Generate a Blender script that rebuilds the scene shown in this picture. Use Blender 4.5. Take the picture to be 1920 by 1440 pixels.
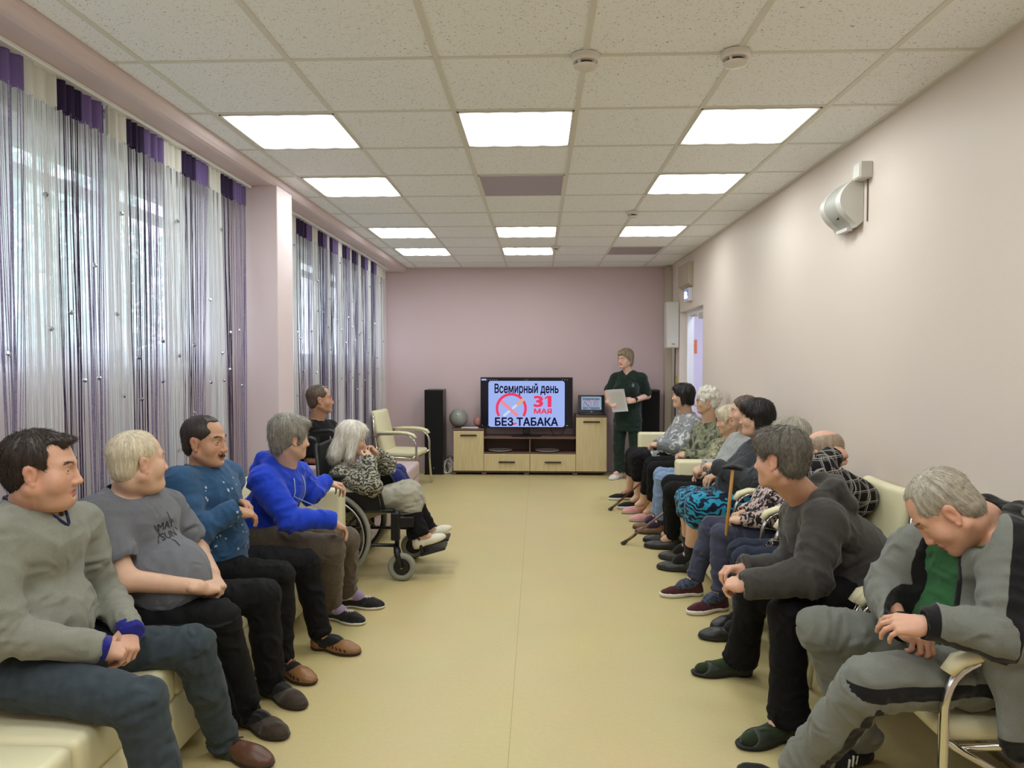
import bpy, bmesh, math, random
import numpy as np
from mathutils import Vector, Matrix
from mathutils.bvhtree import BVHTree
from mathutils.geometry import interpolate_bezier

S = bpy.context.scene
C = S.collection
for o in list(bpy.data.objects):
    bpy.data.objects.remove(o)

# ------------------------------------------------------------------ camera
FPX = 1313.0                                   # focal length in pixels of a 1920 x 1440 frame
YAW = math.atan(49.0 / FPX)                    # turned a little to the left of the room's axis
PIT = math.atan(48.0 / FPX)                    # tipped a little down
EYE = np.array([0.0, 0.0, 1.5])
cam_d = bpy.data.cameras.new('camera')
cam_d.sensor_fit = 'HORIZONTAL'
cam_d.sensor_width = 36.0
cam_d.lens = 36.0 * FPX / 1920.0
cam_d.clip_start = 0.05
cam = bpy.data.objects.new('camera', cam_d)
C.objects.link(cam)
cam.location = EYE
cam.rotation_euler = (math.pi / 2 - PIT, 0.0, YAW)
S.camera = cam
_R = np.array(cam.rotation_euler.to_matrix())


def P(px, py, Y):
    """World point seen at pixel px, py at the distance Y down the room."""
    d = _R @ np.array([(px - 960.0) / FPX, (720.0 - py) / FPX, -1.0])
    return EYE + d * (Y / d[1])


def G(px, py, z=0.0):
    """World point seen at pixel px, py at the height z."""
    d = _R @ np.array([(px - 960.0) / FPX, (720.0 - py) / FPX, -1.0])
    return EYE + d * ((z - EYE[2]) / d[2])


# ------------------------------------------------------------------ colour, sky and exposure
S.view_settings.view_transform = 'Standard'
S.view_settings.look = 'None'
S.view_settings.gamma = 1.0
S.view_settings.use_curve_mapping = False
S.view_settings.exposure = 0.0
S.cycles.use_denoising = True
S.cycles.max_bounces = 8
S.cycles.diffuse_bounces = 5
S.cycles.glossy_bounces = 3
S.cycles.transmission_bounces = 5
S.cycles.transparent_max_bounces = 12
S.cycles.sample_clamp_indirect = 6.0
S.cycles.caustics_reflective = False
S.cycles.caustics_refractive = False

W = bpy.data.worlds.new('overcast_sky')
S.world = W
W.use_nodes = True
wn = W.node_tree.nodes
wn.clear()
_bg = wn.new('ShaderNodeBackground')
_out = wn.new('ShaderNodeOutputWorld')
_bg.inputs['Color'].default_value = (0.74, 0.84, 1.0, 1)
_bg.inputs['Strength'].default_value = 4.2
W.node_tree.links.new(_bg.outputs[0], _out.inputs[0])

LAMP_COLOR = (0.945, 1.0, 0.985)
LAMP_POWER = 12.6

# ------------------------------------------------------------------ materials
def lin(c):
    if isinstance(c, str):
        c = [int(c[i:i + 2], 16) / 255 for i in (0, 2, 4)]
    return tuple((v / 12.92 if v <= 0.04045 else ((v + 0.055) / 1.055) ** 2.4) for v in c)


MATS = {}


def nd(nt, typ, **kw):
    n = nt.nodes.new(typ)
    for k, v in kw.items():
        if k in n.inputs.keys() if isinstance(k, str) else False:
            n.inputs[k].default_value = v
        else:
            setattr(n, k, v)
    return n


def mat(name, col, rough=0.6, metal=0.0, var=None, bump=None, mask=None, sheen=0.0, spec=0.5,
        emit=None, alpha=1.0, trans=0.0, sss=0.0, stretch=(1, 1, 1), attr=None, coat=0.0):
    """Principled material: var=(scale, amount, second colour), bump=(scale, strength), mask=(colour where the mesh attribute m>0)."""
    if name in MATS:
        return MATS[name]
    m = bpy.data.materials.new(name)
    MATS[name] = m
    m.use_nodes = True
    nt = m.node_tree
    L = nt.links.new
    b = nt.nodes['Principled BSDF']
    b.inputs['Roughness'].default_value = rough
    b.inputs['Metallic'].default_value = metal
    b.inputs['Specular IOR Level'].default_value = spec
    c = (*lin(col), 1)
    b.inputs['Base Color'].default_value = c
    if sheen:
        b.inputs['Sheen Weight'].default_value = sheen
        b.inputs['Sheen Roughness'].default_value = 0.5
    if coat:
        b.inputs['Coat Weight'].default_value = coat
    if alpha < 1:
        b.inputs['Alpha'].default_value = alpha
    if trans:
        b.inputs['Transmission Weight'].default_value = trans
    if sss:
        b.inputs['Subsurface Weight'].default_value = sss
        b.inputs['Subsurface Radius'].default_value = (0.012, 0.005, 0.003)
        b.inputs['Subsurface Scale'].default_value = 0.6
    if emit:
        b.inputs['Emission Color'].default_value = (*lin(emit[0]), 1)
        b.inputs['Emission Strength'].default_value = emit[1]
    cur = None
    tc = None
    if var or bump:
        tcn = nt.nodes.new('ShaderNodeTexCoord')
        mp = nt.nodes.new('ShaderNodeMapping')
        mp.inputs['Scale'].default_value = stretch
        L(tcn.outputs['Object'], mp.inputs['Vector'])
        tc = mp.outputs['Vector']
    if var:
        n = nt.nodes.new('ShaderNodeTexNoise')
        n.inputs['Scale'].default_value = var[0]
        n.inputs['Detail'].default_value = 4
        L(tc, n.inputs['Vector'])
        r = nt.nodes.new('ShaderNodeMapRange')
        r.inputs['From Min'].default_value = 0.35
        r.inputs['From Max'].default_value = 0.65
        L(n.outputs['Fac'], r.inputs['Value'])
        mx = nt.nodes.new('ShaderNodeMix')
        mx.data_type = 'RGBA'
        mx.inputs[6].default_value = c
        mx.inputs[7].default_value = (*lin(var[2]), 1)
        mu = nt.nodes.new('ShaderNodeMath')
        mu.operation = 'MULTIPLY'
        mu.inputs[1].default_value = var[1]
        L(r.outputs[0], mu.inputs[0])
        L(mu.outputs[0], mx.inputs[0])
        cur = mx.outputs[2]
    if attr:
        a = nt.nodes.new('ShaderNodeAttribute')
        a.attribute_name = attr
        mx = nt.nodes.new('ShaderNodeMix')
        mx.data_type = 'RGBA'
        mx.blend_type = 'MULTIPLY'
        mx.inputs[0].default_value = 1
        if cur:
            L(cur, mx.inputs[6])
        else:
            mx.inputs[6].default_value = c
        L(a.outputs['Color'], mx.inputs[7])
        cur = mx.outputs[2]
    if mask:
        a = nt.nodes.new('ShaderNodeAttribute')
        a.attribute_name = 'm'
        r = nt.nodes.new('ShaderNodeMapRange')
        w = mask[1] if len(mask) > 1 else 0.0008
        r.inputs['From Min'].default_value = -w
        r.inputs['From Max'].default_value = w
        L(a.outputs['Fac'], r.inputs['Value'])
        mx = nt.nodes.new('ShaderNodeMix')
        mx.data_type = 'RGBA'
        L(r.outputs[0], mx.inputs[0])
        if cur:
            L(cur, mx.inputs[6])
        else:
            mx.inputs[6].default_value = c
        mx.inputs[7].default_value = (*lin(mask[0]), 1)
        cur = mx.outputs[2]
    if cur:
        L(cur, b.inputs['Base Color'])
    if bump:
        n = nt.nodes.new('ShaderNodeTexNoise')
        n.inputs['Scale'].default_value = bump[0]
        n.inputs['Detail'].default_value = 3
        L(tc, n.inputs['Vector'])
        bp = nt.nodes.new('ShaderNodeBump')
        bp.inputs['Strength'].default_value = bump[1]
        bp.inputs['Distance'].default_value = bump[2] if len(bump) > 2 else 0.003
        L(n.outputs['Fac'], bp.inputs['Height'])
        L(bp.outputs[0], b.inputs['Normal'])
    return m


# ------------------------------------------------------------------ object helpers
def tag(o, label=None, cat=None, group=None, kind=None):
    if label:
        o['label'] = label
    if cat:
        o['category'] = cat
    if group:
        o['group'] = group
    if kind:
        o['kind'] = kind
    return o


def thing(name, label, cat, loc=(0, 0, 0), rz=0.0, group=None):
    o = bpy.data.objects.new(name, None)
    o.empty_display_size = 0.1
    C.objects.link(o)
    o.location = loc
    o.rotation_euler = (0, 0, rz)
    return tag(o, label, cat, group)


def link(name, me, m=None, parent=None, loc=None):
    o = bpy.data.objects.new(name, me)
    C.objects.link(o)
    if m is not None:
        for x in (m if isinstance(m, (list, tuple)) else [m]):
            me.materials.append(x)
    if parent is not None:
        o.parent = parent
    if loc is not None:
        o.location = loc
    return o


def copy_tree(o, parent=None):
    c = o.copy()
    C.objects.link(c)
    c.parent = parent
    for ch in o.children:
        copy_tree(ch, c)
    return c


class MB:
    """Collects simple shapes in a bmesh; build() links them as one mesh object."""

    def __init__(self):
        self.bm = bmesh.new()

    def box(self, x0, x1, y0, y1, z0, z1, bev=0.0, seg=2, M=None):
        r = bmesh.ops.create_cube(self.bm, size=1.0)
        vs = r['verts']
        for v in vs:
            v.co = Vector((x0 + (v.co.x + .5) * (x1 - x0), y0 + (v.co.y + .5) * (y1 - y0), z0 + (v.co.z + .5) * (z1 - z0)))
        if bev > 0:
            es = {e for v in vs for e in v.link_edges}
            rr = bmesh.ops.bevel(self.bm, geom=list(es), offset=bev, segments=seg, profile=0.5, affect='EDGES')
            vs = list({v for f in rr['faces'] for v in f.verts} | {v for v in vs if v.is_valid})
        if M is not None:
            bmesh.ops.transform(self.bm, matrix=M, verts=vs)
        return self

    def tube(self, pts, r, n=10, closed=False, caps=True, flat=None):
        """Tube along a polyline; r a number or one radius per point; flat=(axis vector, factor) squeezes the section."""
        pts = [Vector(p) for p in pts]
        k = len(pts)
        rs = r if isinstance(r, (list, tuple)) else [r] * k
        rings = []
        prev = None
        for i, p in enumerate(pts):
            a = pts[(i - 1) % k] if (i > 0 or closed) else p
            b = pts[(i + 1) % k] if (i < k - 1 or closed) else p
            t = (b - a)
            t = t.normalized() if t.length > 1e-9 else Vector((0, 0, 1))
            if prev is None:
                u = t.orthogonal().normalized()
            else:
                u = (prev - t * prev.dot(t))
                u = u.normalized() if u.length > 1e-6 else t.orthogonal().normalized()
            prev = u
            w = t.cross(u)
            ring = []
            for j in range(n):
                an = 2 * math.pi * j / n
                q = (u * math.cos(an) + w * math.sin(an)) * rs[i]
                if flat:
                    fa = Vector(flat[0])
                    q = q - fa * q.dot(fa) * (1 - flat[1])
                ring.append(self.bm.verts.new(p + q))
            rings.append(ring)
        m = k if closed else k - 1
        for i in range(m):
            A, B = rings[i], rings[(i + 1) % k]
            for j in range(n):
                self.bm.faces.new((A[j], A[(j + 1) % n], B[(j + 1) % n], B[j]))
        if caps and not closed:
            self.bm.faces.new(rings[0][::-1])
            self.bm.faces.new(rings[-1])
        return self

    def lathe(self, prof, cx=0, cy=0, cz=0, n=32, M=None):
        """Revolves (radius, height) pairs about the vertical."""
        rings = []
        vs = []
        for (r, z) in prof:
            if r < 1e-6:
                v = self.bm.verts.new((cx, cy, cz + z))
                rings.append([v])
                vs.append(v)
            else:
                ring = [self.bm.verts.new((cx + r * math.cos(2 * math.pi * j / n), cy + r * math.sin(2 * math.pi * j / n), cz + z)) for j in range(n)]
                rings.append(ring)
                vs += ring
        for A, B in zip(rings, rings[1:]):
            for j in range(n):
                j2 = (j + 1) % n
                if len(A) == 1 and len(B) == 1:
                    continue
                if len(A) == 1:
                    self.bm.faces.new((A[0], B[j], B[j2]))
                elif len(B) == 1:
                    self.bm.faces.new((A[j2], A[j], B[0]))
                else:
                    self.bm.faces.new((A[j], B[j], B[j2], A[j2]))
        if M is not None:
            bmesh.ops.transform(self.bm, matrix=M, verts=vs)
        return self

    def quad(self, *pts):
        self.bm.faces.new([self.bm.verts.new(p) for p in pts])
        return self

    def prism(self, outline, axis, a, b):
        """Extrudes a closed 2-D outline along axis 0, 1 or 2 from a to b."""
        def pt(u, v, w):
            return {0: (w, u, v), 1: (u, w, v), 2: (u, v, w)}[axis]
        A = [self.bm.verts.new(pt(u, v, a)) for u, v in outline]
        B = [self.bm.verts.new(pt(u, v, b)) for u, v in outline]
        n = len(A)
        self.bm.faces.new(A)
        self.bm.faces.new(B[::-1])
        for i in range(n):
            self.bm.faces.new((A[i], B[i], B[(i + 1) % n], A[(i + 1) % n]))
        return self

    def build(self, name, m, parent=None, smooth=False, angle=None, loc=None):
        bmesh.ops.recalc_face_normals(self.bm, faces=self.bm.faces[:])
        me = bpy.data.meshes.new(name)
        if smooth or angle:
            for f in self.bm.faces:
                f.smooth = True
            if angle:
                for e in self.bm.edges:
                    if len(e.link_faces) == 2 and e.calc_face_angle(0) > angle:
                        e.smooth = False
        self.bm.to_mesh(me)
        self.bm.free()
        return link(name, me, m, parent, loc)


def arc(p0, p1, p2, n=8):
    """Points of a quadratic curve from p0 by p1 to p2."""
    p0, p1, p2 = (np.array(p, float) for p in (p0, p1, p2))
    return [tuple((1 - t) ** 2 * p0 + 2 * t * (1 - t) * p1 + t * t * p2) for t in np.linspace(0, 1, n)]


def fast_mesh(name, V, F, attrs=None, smooth=True, cols=None):
    """Mesh straight from arrays: V (n,3), F (m,3 or 4)."""
    me = bpy.data.meshes.new(name)
    V = np.asarray(V, np.float32)
    F = np.asarray(F, np.int32)
    k = F.shape[1]
    me.vertices.add(len(V))
    me.vertices.foreach_set('co', V.ravel())
    me.loops.add(F.size)
    me.loops.foreach_set('vertex_index', F.ravel())
    me.polygons.add(len(F))
    me.polygons.foreach_set('loop_start', np.arange(0, F.size, k, dtype=np.int32))
    try:
        me.polygons.foreach_set('loop_total', np.full(len(F), k, np.int32))
    except Exception:
        pass
    me.polygons.foreach_set('use_smooth', np.full(len(F), smooth))
    for nm, a in (attrs or {}).items():
        at = me.attributes.new(nm, 'FLOAT', 'POINT')
        at.data.foreach_set('value', np.asarray(a, np.float32))
    if cols is not None:
        at = me.attributes.new('Col', 'FLOAT_COLOR', 'POINT')
        at.data.foreach_set('color', np.asarray(cols, np.float32).ravel())
    me.update(calc_edges=True)
    me.validate()
    return me


def text_mesh(body, size, bold=0.0, xs=1.0, align='CENTER', ext=0.0):
    """Lettering as a flat mesh in the XY plane, centred; xs squeezes its width."""
    cu = bpy.data.curves.new('lettering', 'FONT')
    cu.body = body
    cu.size = size
    cu.align_x = align
    cu.align_y = 'CENTER'
    cu.extrude = ext
    cu.resolution_u = 3
    o = bpy.data.objects.new('lettering', cu)
    C.objects.link(o)
    dg = bpy.context.evaluated_depsgraph_get()
    dg.update()
    simple = not any(ch in body for ch in 'ныьЫЬ')
    # every outline is filled on its own with the holes it holds, so crossing strokes stay solid
    loops = []
    for sp in o.evaluated_get(dg).to_curve(dg).splines:
        pts = []
        if sp.type == 'BEZIER':
            bp = sp.bezier_points
            for i in range(len(bp)):
                p, q = bp[i], bp[(i + 1) % len(bp)]
                pts += [v.copy() for v in interpolate_bezier(p.co, p.handle_right, q.handle_left, q.co, 5)[:-1]]
        else:
            pts = [Vector(p.co[:3]) for p in sp.points]
        ar = sum(p.x * q.y - q.x * p.y for p, q in zip(pts, pts[1:] + pts[:1])) / 2
        if abs(ar) > 1e-10:
            loops.append((ar, pts))
    sgn = 1 if loops and max(loops, key=lambda l: abs(l[0]))[0] > 0 else -1

    def inside(p, poly):
        c = False
        for u, v in zip(poly, poly[1:] + poly[:1]):
            if (u.y > p.y) != (v.y > p.y) and p.x < (v.x - u.x) * (p.y - u.y) / (v.y - u.y) + u.x:
                c = not c
        return c
    outer = [l for l in loops if l[0] * sgn > 0]
    holes = {id(l): [] for l in outer}
    extra = []
    for l in loops:
        if l[0] * sgn < 0:
            own = [q for q in outer if all(inside(p, q[1]) for p in l[1])]
            if own:
                holes[id(min(own, key=lambda q: abs(q[0])))].append(l[1])
            else:
                extra.append(l)
    for l in extra:
        outer.append(l)
        holes[id(l)] = []
    me = bpy.data.meshes.new('lettering')
    acc = bmesh.new()
    if simple:
        m2 = bpy.data.meshes.new_from_object(o.evaluated_get(dg))
        acc.from_mesh(m2)
        bpy.data.meshes.remove(m2)
    for l in ([] if simple else outer):
        c2 = bpy.data.curves.new('outline', 'CURVE')
        c2.dimensions = '2D'
        c2.fill_mode = 'BOTH'
        for poly in [l[1]] + holes[id(l)]:
            sp = c2.splines.new('POLY')
            sp.points.add(len(poly) - 1)
            for i, p in enumerate(poly):
                sp.points[i].co = (p.x, p.y, 0, 1)
            sp.use_cyclic_u = True
        o2 = bpy.data.objects.new('outline', c2)
        C.objects.link(o2)
        dg.update()
        m2 = bpy.data.meshes.new_from_object(o2.evaluated_get(dg))
        acc.from_mesh(m2)
        bpy.data.objects.remove(o2)
        bpy.data.curves.remove(c2)
        bpy.data.meshes.remove(m2)
    acc.to_mesh(me)
    acc.free()
    bpy.data.objects.remove(o)
    bpy.data.curves.remove(cu)
    if bold:                                   # heavier strokes: the outline repeated all round
        bm = bmesh.new()
        for k in range(17):
            n0 = len(bm.verts)
            bm.from_mesh(me)
            bm.verts.ensure_lookup_table()
            a = k * math.pi / 8
            for v in bm.verts[n0:]:
                v.co.x += bold * math.cos(a) * (k > 0)
                v.co.y += bold * math.sin(a) * (k > 0)
                v.co.z += 3e-5 * k
        bm.to_mesh(me)
        bm.free()
    bm = bmesh.new()
    bm.from_mesh(me)
    bm.normal_update()
    for f in bm.faces:
        if f.normal.z < 0:
            f.normal_flip()
    bm.to_mesh(me)
    bm.free()
    for v in me.vertices:
        v.co.x *= xs
    return me


def text_obj(name, body, size, m, parent, M, bold=0.0, xs=1.0, fit=None, ext=0.0):
    """Lettering placed by matrix M; fit=(width, height) scales it to that box."""
    me = text_mesh(body, size, bold, xs, ext=ext)
    if len(me.vertices) and fit:
        a = np.array([v.co[:] for v in me.vertices])
        lo, hi = a.min(0), a.max(0)
        sx, sy = fit[0] / max(hi[0] - lo[0], 1e-6), fit[1] / max(hi[1] - lo[1], 1e-6)
        for v in me.vertices:
            v.co.x = (v.co.x - (lo[0] + hi[0]) / 2) * sx
            v.co.y = (v.co.y - (lo[1] + hi[1]) / 2) * sy
    me.materials.clear()
    me.transform(M)
    return link(name, me, m, parent)
# ------------------------------------------------------------------ the room
XR, XC, XG = 1.742, -1.745, -2.16            # right wall, face of the pillar, window wall
YB, YF, ZC = 9.34, -1.6, 2.71                # back wall, behind the camera, ceiling

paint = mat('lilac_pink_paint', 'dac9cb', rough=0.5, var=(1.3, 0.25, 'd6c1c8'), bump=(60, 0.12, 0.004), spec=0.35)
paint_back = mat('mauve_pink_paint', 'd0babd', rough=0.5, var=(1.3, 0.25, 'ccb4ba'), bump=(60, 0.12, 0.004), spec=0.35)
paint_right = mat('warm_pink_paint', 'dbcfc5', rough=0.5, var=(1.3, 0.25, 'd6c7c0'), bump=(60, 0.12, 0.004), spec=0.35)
white_paint = mat('white_paint', 'd9d6ce', rough=0.5)
pvc = mat('white_pvc', 'e9ecee', rough=0.3)


def structure(o):
    o['kind'] = 'structure'
    return o


def tile_material():
    m = mat('mineral_fibre_tiles', 'f2f4f7', rough=0.9, spec=0.2)
    nt = m.node_tree
    L = nt.links.new
    b = nt.nodes['Principled BSDF']
    tc = nt.nodes.new('ShaderNodeTexCoord')
    n1 = nt.nodes.new('ShaderNodeTexNoise')
    n1.inputs['Scale'].default_value = 130
    n1.inputs['Detail'].default_value = 2
    n1.inputs['Distortion'].default_value = 1.2
    r1 = nt.nodes.new('ShaderNodeValToRGB')
    r1.color_ramp.elements[0].position = 0.635
    r1.color_ramp.elements[0].color = (*lin('f2f4f7'), 1)
    r1.color_ramp.elements[1].position = 0.69
    r1.color_ramp.elements[1].color = (*lin('8f897e'), 1)
    L(tc.outputs['Object'], n1.inputs['Vector'])
    L(n1.outputs['Fac'], r1.inputs['Fac'])
    L(r1.outputs[0], b.inputs['Base Color'])
    return m


def floor_material():
    m = mat('yellow_linoleum', 'c3b27a', rough=0.42, spec=0.4)
    nt = m.node_tree
    L = nt.links.new
    b = nt.nodes['Principled BSDF']
    tc = nt.nodes.new('ShaderNodeTexCoord')
    n1 = nt.nodes.new('ShaderNodeTexNoise')
    n1.inputs['Scale'].default_value = 55
    n1.inputs['Detail'].default_value = 6
    n2 = nt.nodes.new('ShaderNodeTexNoise')
    n2.inputs['Scale'].default_value = 2.2
    n2.inputs['Detail'].default_value = 3
    mx = nt.nodes.new('ShaderNodeMix')
    mx.data_type = 'RGBA'
    mx.inputs[6].default_value = (*lin('c1b07c'), 1)
    mx.inputs[7].default_value = (*lin('cbbc8a'), 1)
    mx2 = nt.nodes.new('ShaderNodeMix')
    mx2.data_type = 'RGBA'
    mx2.blend_type = 'MULTIPLY'
    mx2.inputs[0].default_value = 0.15
    L(tc.outputs['Object'], n1.inputs['Vector'])
    L(tc.outputs['Object'], n2.inputs['Vector'])
    L(n1.outputs['Fac'], mx.inputs[0])
    L(mx.outputs[2], mx2.inputs[6])
    L(n2.outputs['Color'], mx2.inputs[7])
    L(mx2.outputs[2], b.inputs['Base Color'])
    return m


structure(MB().box(XG - .3, XR + .2, YF, YB + .2, -.12, 0).build('floor', floor_material()))
structure(MB().box(-.006, -.003, YF, 8.9, -.001, .0006).build('trim_1', mat('floor_seam', 'a2925f', rough=.5), loc=(-.105, 0, 0)))
structure(MB().box(XC, XR, YF, YB + .1, ZC, ZC + .12).build('ceiling', tile_material()))
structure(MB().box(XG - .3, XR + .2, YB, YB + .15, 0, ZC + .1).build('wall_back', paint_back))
structure(MB().box(XG - .3, XR + .2, YF - .15, YF, 0, ZC + .1).build('wall_front', paint))
# right wall with the doorway cut out of it
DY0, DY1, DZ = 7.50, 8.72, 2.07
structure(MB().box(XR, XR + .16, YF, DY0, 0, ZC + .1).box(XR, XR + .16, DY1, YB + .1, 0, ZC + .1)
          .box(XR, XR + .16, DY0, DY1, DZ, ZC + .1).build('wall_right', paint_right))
# window wall: piers, apron below the sills and lintel above
WIN = [(0.55, 4.50), (5.08, 9.0)]
WZ0, WZ1 = 1.475, 2.52
mb = MB()
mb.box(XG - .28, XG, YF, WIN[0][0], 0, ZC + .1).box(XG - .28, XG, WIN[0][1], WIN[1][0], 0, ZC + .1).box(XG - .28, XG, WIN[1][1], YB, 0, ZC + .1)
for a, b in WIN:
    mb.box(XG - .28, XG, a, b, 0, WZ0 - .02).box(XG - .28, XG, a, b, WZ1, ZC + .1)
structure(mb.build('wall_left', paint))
structure(MB().box(XG, XC, 4.655, 4.945, 0, 2.655, bev=.006).build('pillar', paint))
# plaster soffit over the curtains, rounded where it meets the ceiling
prof = [(XG - .1, ZC + .05), (XG - .1, 2.652), (-1.80, 2.652), (-1.775, 2.657), (-1.757, 2.672), (-1.748, 2.692), (XC, ZC + .05)]
structure(MB().prism(prof, 1, YF, YB).build('trim_2', paint, smooth=False))
# bars that carry the ceiling tiles
mb = MB()
gx = [.187 + .6 * k for k in range(-3, 3)]
gy = [3.45 + .6 * k for k in range(-8, 10)]
for x in gx:
    mb.box(x - .012, x + .012, YF, YB, ZC - .004, ZC + .01)
for y in gy:
    mb.box(XC, XR, y - .011, y + .011, ZC - .003, ZC + .01)
structure(mb.build('trim_3', mat('ceiling_bars', 'dad8d0', rough=.5)))
structure(MB().box(XR - .022, XR, YF, YB, ZC - .006, ZC + .01).box(XC, XR, YB - .022, YB, ZC - .006, ZC + .01).build('trim_4', MATS['ceiling_bars']))

# windows
glass = bpy.data.materials.new('window_glass')
glass.use_nodes = True
_nt = glass.node_tree
_nt.nodes.clear()
_o = _nt.nodes.new('ShaderNodeOutputMaterial')
_t = _nt.nodes.new('ShaderNodeBsdfTransparent')
_g = _nt.nodes.new('ShaderNodeBsdfGlossy')
_g.inputs['Roughness'].default_value = 0.03
_m = _nt.nodes.new('ShaderNodeMixShader')
_m.inputs[0].default_value = 0.07
_nt.links.new(_t.outputs[0], _m.inputs[1])
_nt.links.new(_g.outputs[0], _m.inputs[2])
_nt.links.new(_m.outputs[0], _o.inputs[0])
for i, (a, b) in enumerate(WIN):
    w = structure(thing('window_%d' % (i + 1), None, None, (XG - .16, a, WZ0)))
    Wd, H = b - a, WZ1 - WZ0
    n = 5
    mb = MB()
    mb.box(-.035, .035, 0, Wd, 0, .07).box(-.035, .035, 0, Wd, H - .07, H).box(-.035, .035, 0, .07, 0, H).box(-.035, .035, Wd - .07, Wd, 0, H)
    for k in range(1, n):
        mb.box(-.035, .035, Wd * k / n - .06, Wd * k / n + .06, 0, H)
    mb.box(-.03, .03, 0, Wd, H * .80, H * .80 + .05)
    mb.build('window_frame', pvc, w)
    for k in range(n):
        MB().box(-.004, .004, Wd * k / n + .03, Wd * (k + 1) / n - .03, .05, H - .05).build('pane', glass, w)
    MB().box(-.02, .20, -.02, Wd + .02, -.035, 0, bev=.008).build('window_sill', pvc, w)

# corridor beyond the doorway
cor = mat('corridor_paint', 'e2deea', rough=.5)
structure(MB().box(XR + .16, 3.6, 6.4, 10.7, -.1, 0).build('floor_corridor', mat('corridor_floor', 'b9b0a0', rough=.4)))
structure(MB().box(XR + .16, 3.6, 10.55, 10.7, 0, 2.8).box(3.5, 3.6, 6.4, 10.6, 0, 2.8).box(XR + .16, 3.6, 6.3, 6.4, 0, 2.8)
          .box(XR + .1, XR + .16, 9.3, 10.6, 0, 2.8).build('wall_corridor', cor))
structure(MB().box(XR + .1, 3.6, 6.3, 10.7, 2.71, 2.8).build('ceiling_corridor', white_paint))
lampc = tag(MB().box(2.2, 2.8, 8.2, 8.8, 2.69, 2.708).build('ceiling_light', mat('corridor_lamp', 'ffffff', emit=('e2e6ff', 34.0))),
            'square ceiling light of the corridor beyond the open doorway', 'ceiling light')
d = structure(thing('door_1', None, None, (XR, DY0, 0)))
mb = MB()
mb.box(.085, .165, DY1 - DY0 - .05, DY1 - DY0 - .001, 0, DZ - .05).box(.085, .165, .001, .05, 0, DZ - .05).box(.085, .165, .001, DY1 - DY0 - .001, DZ - .05, DZ - .001)
mb.build('door_frame', pvc, d)
lf = MB().box(.19, 1.0, -.05, -.01, .01, DZ - .05, bev=.004).build('door_leaf', pvc, d)
MB().tube([(.92, -.05, 1.04), (.92, -.10, 1.04), (.80, -.10, 1.04)], .008).build('door_handle', mat('brushed_steel', 'b9b9b9', rough=.3, metal=1), d)
MB().box(.03, .085, .10, .34, DZ - .13, DZ - .065, bev=.006).tube([(.06, .32, DZ - .1), (-.02, .48, DZ - .09), (.07, .62, DZ - .06)], .007).build('door_closer', mat('closer_grey', 'b4b0a4', rough=.4), d)
p1, p2 = P(1294.5, 637, 10.54), P(1307, 663, 10.54)
nb = thing('paper_notice', 'orange paper notice on the corridor wall seen through the doorway', 'notice', (p1[0], 10.547, p2[2]))
MB().box(0, p2[0] - p1[0], -.003, 0, 0, p1[2] - p2[2]).build('sheet', mat('orange_paper', 'e8875f', rough=.7), nb)
MB().box(.01, (p2[0] - p1[0]) * .62, -.0045, -.003, .11, .125).build('printed_line', mat('ink', '3a3038'), nb)
p1, p2 = P(1291, 668, 10.54), P(1303, 690, 10.54)
nb = thing('paper_notice', 'white paper notice with typed lines below the orange notice in the corridor', 'notice', (p1[0], 10.547, p2[2]))
MB().box(0, p2[0] - p1[0], -.003, 0, 0, p1[2] - p2[2]).build('sheet', mat('white_sheet', 'e4e2ea', rough=.7), nb)
for k in range(5):
    MB().box(.008, (p2[0] - p1[0]) * (.5 + .1 * (k % 3)), -.004, -.003, .02 + .032 * k, .026 + .032 * k).build('printed_line', mat('faint_ink', '8d8aa4'), nb)

# outdoors: ground and trees beyond the glass
structure(MB().box(-40, XG - .28, -20, 45, -1.0, -.8).build('ground', mat('grass_ground', '6f7f58', rough=.9)))
leafm = mat('haze_paled_leaves', 'bccfc2', rough=.7, var=(2, .7, 'e2ede6'))  # green lifted towards white: haze of overexposed daylight put into the leaf colour
barkm = mat('tree_bark', 'aca69c', rough=.9)


def tree(x, y, r, h, seed, label):
    rng = np.random.default_rng(seed)
    t = thing('tree', label, 'tree', (x, y, -.8), 0, 'trees outside the windows')
    mb = MB()
    mb.tube([(0, 0, 0), (.1, 0, h * .5), (0, .1, h * .9)], [.16, .12, .04])
    for k in range(7):
        a = k * 2.4
        z0 = h * (.35 + .07 * k)
        mb.tube([(0.05, 0, z0), (math.cos(a) * r * .45, math.sin(a) * r * .45, z0 + .5), (math.cos(a) * r * .8, math.sin(a) * r * .8, z0 + .7)], [.05, .035, .012], n=6)
    mb.build('trunk', barkm, t, smooth=True)
    n = 1900
    c = rng.normal(size=(n, 3))
    c /= np.linalg.norm(c, axis=1)[:, None]
    c *= (rng.random(n) ** .45)[:, None] * np.array([r, r, h * .42])
    c[:, 2] += h * .62
    c += .25 * np.sin(c[:, [1, 2, 0]] * 3.1)
    u = rng.normal(size=(n, 3))
    u /= np.linalg.norm(u, axis=1)[:, None]
    v = np.cross(u, rng.normal(size=(n, 3)))
    v /= np.linalg.norm(v, axis=1)[:, None]
    s = .09 + .1 * rng.random(n)[:, None]
    V = np.stack([c - u * s, c + v * s * .55, c + u * s, c - v * s * .55], 1).reshape(-1, 3)
    F = np.arange(4 * n).reshape(n, 4)
    o = link('foliage', fast_mesh('foliage', V, F, smooth=False), leafm, t)
    return t


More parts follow.
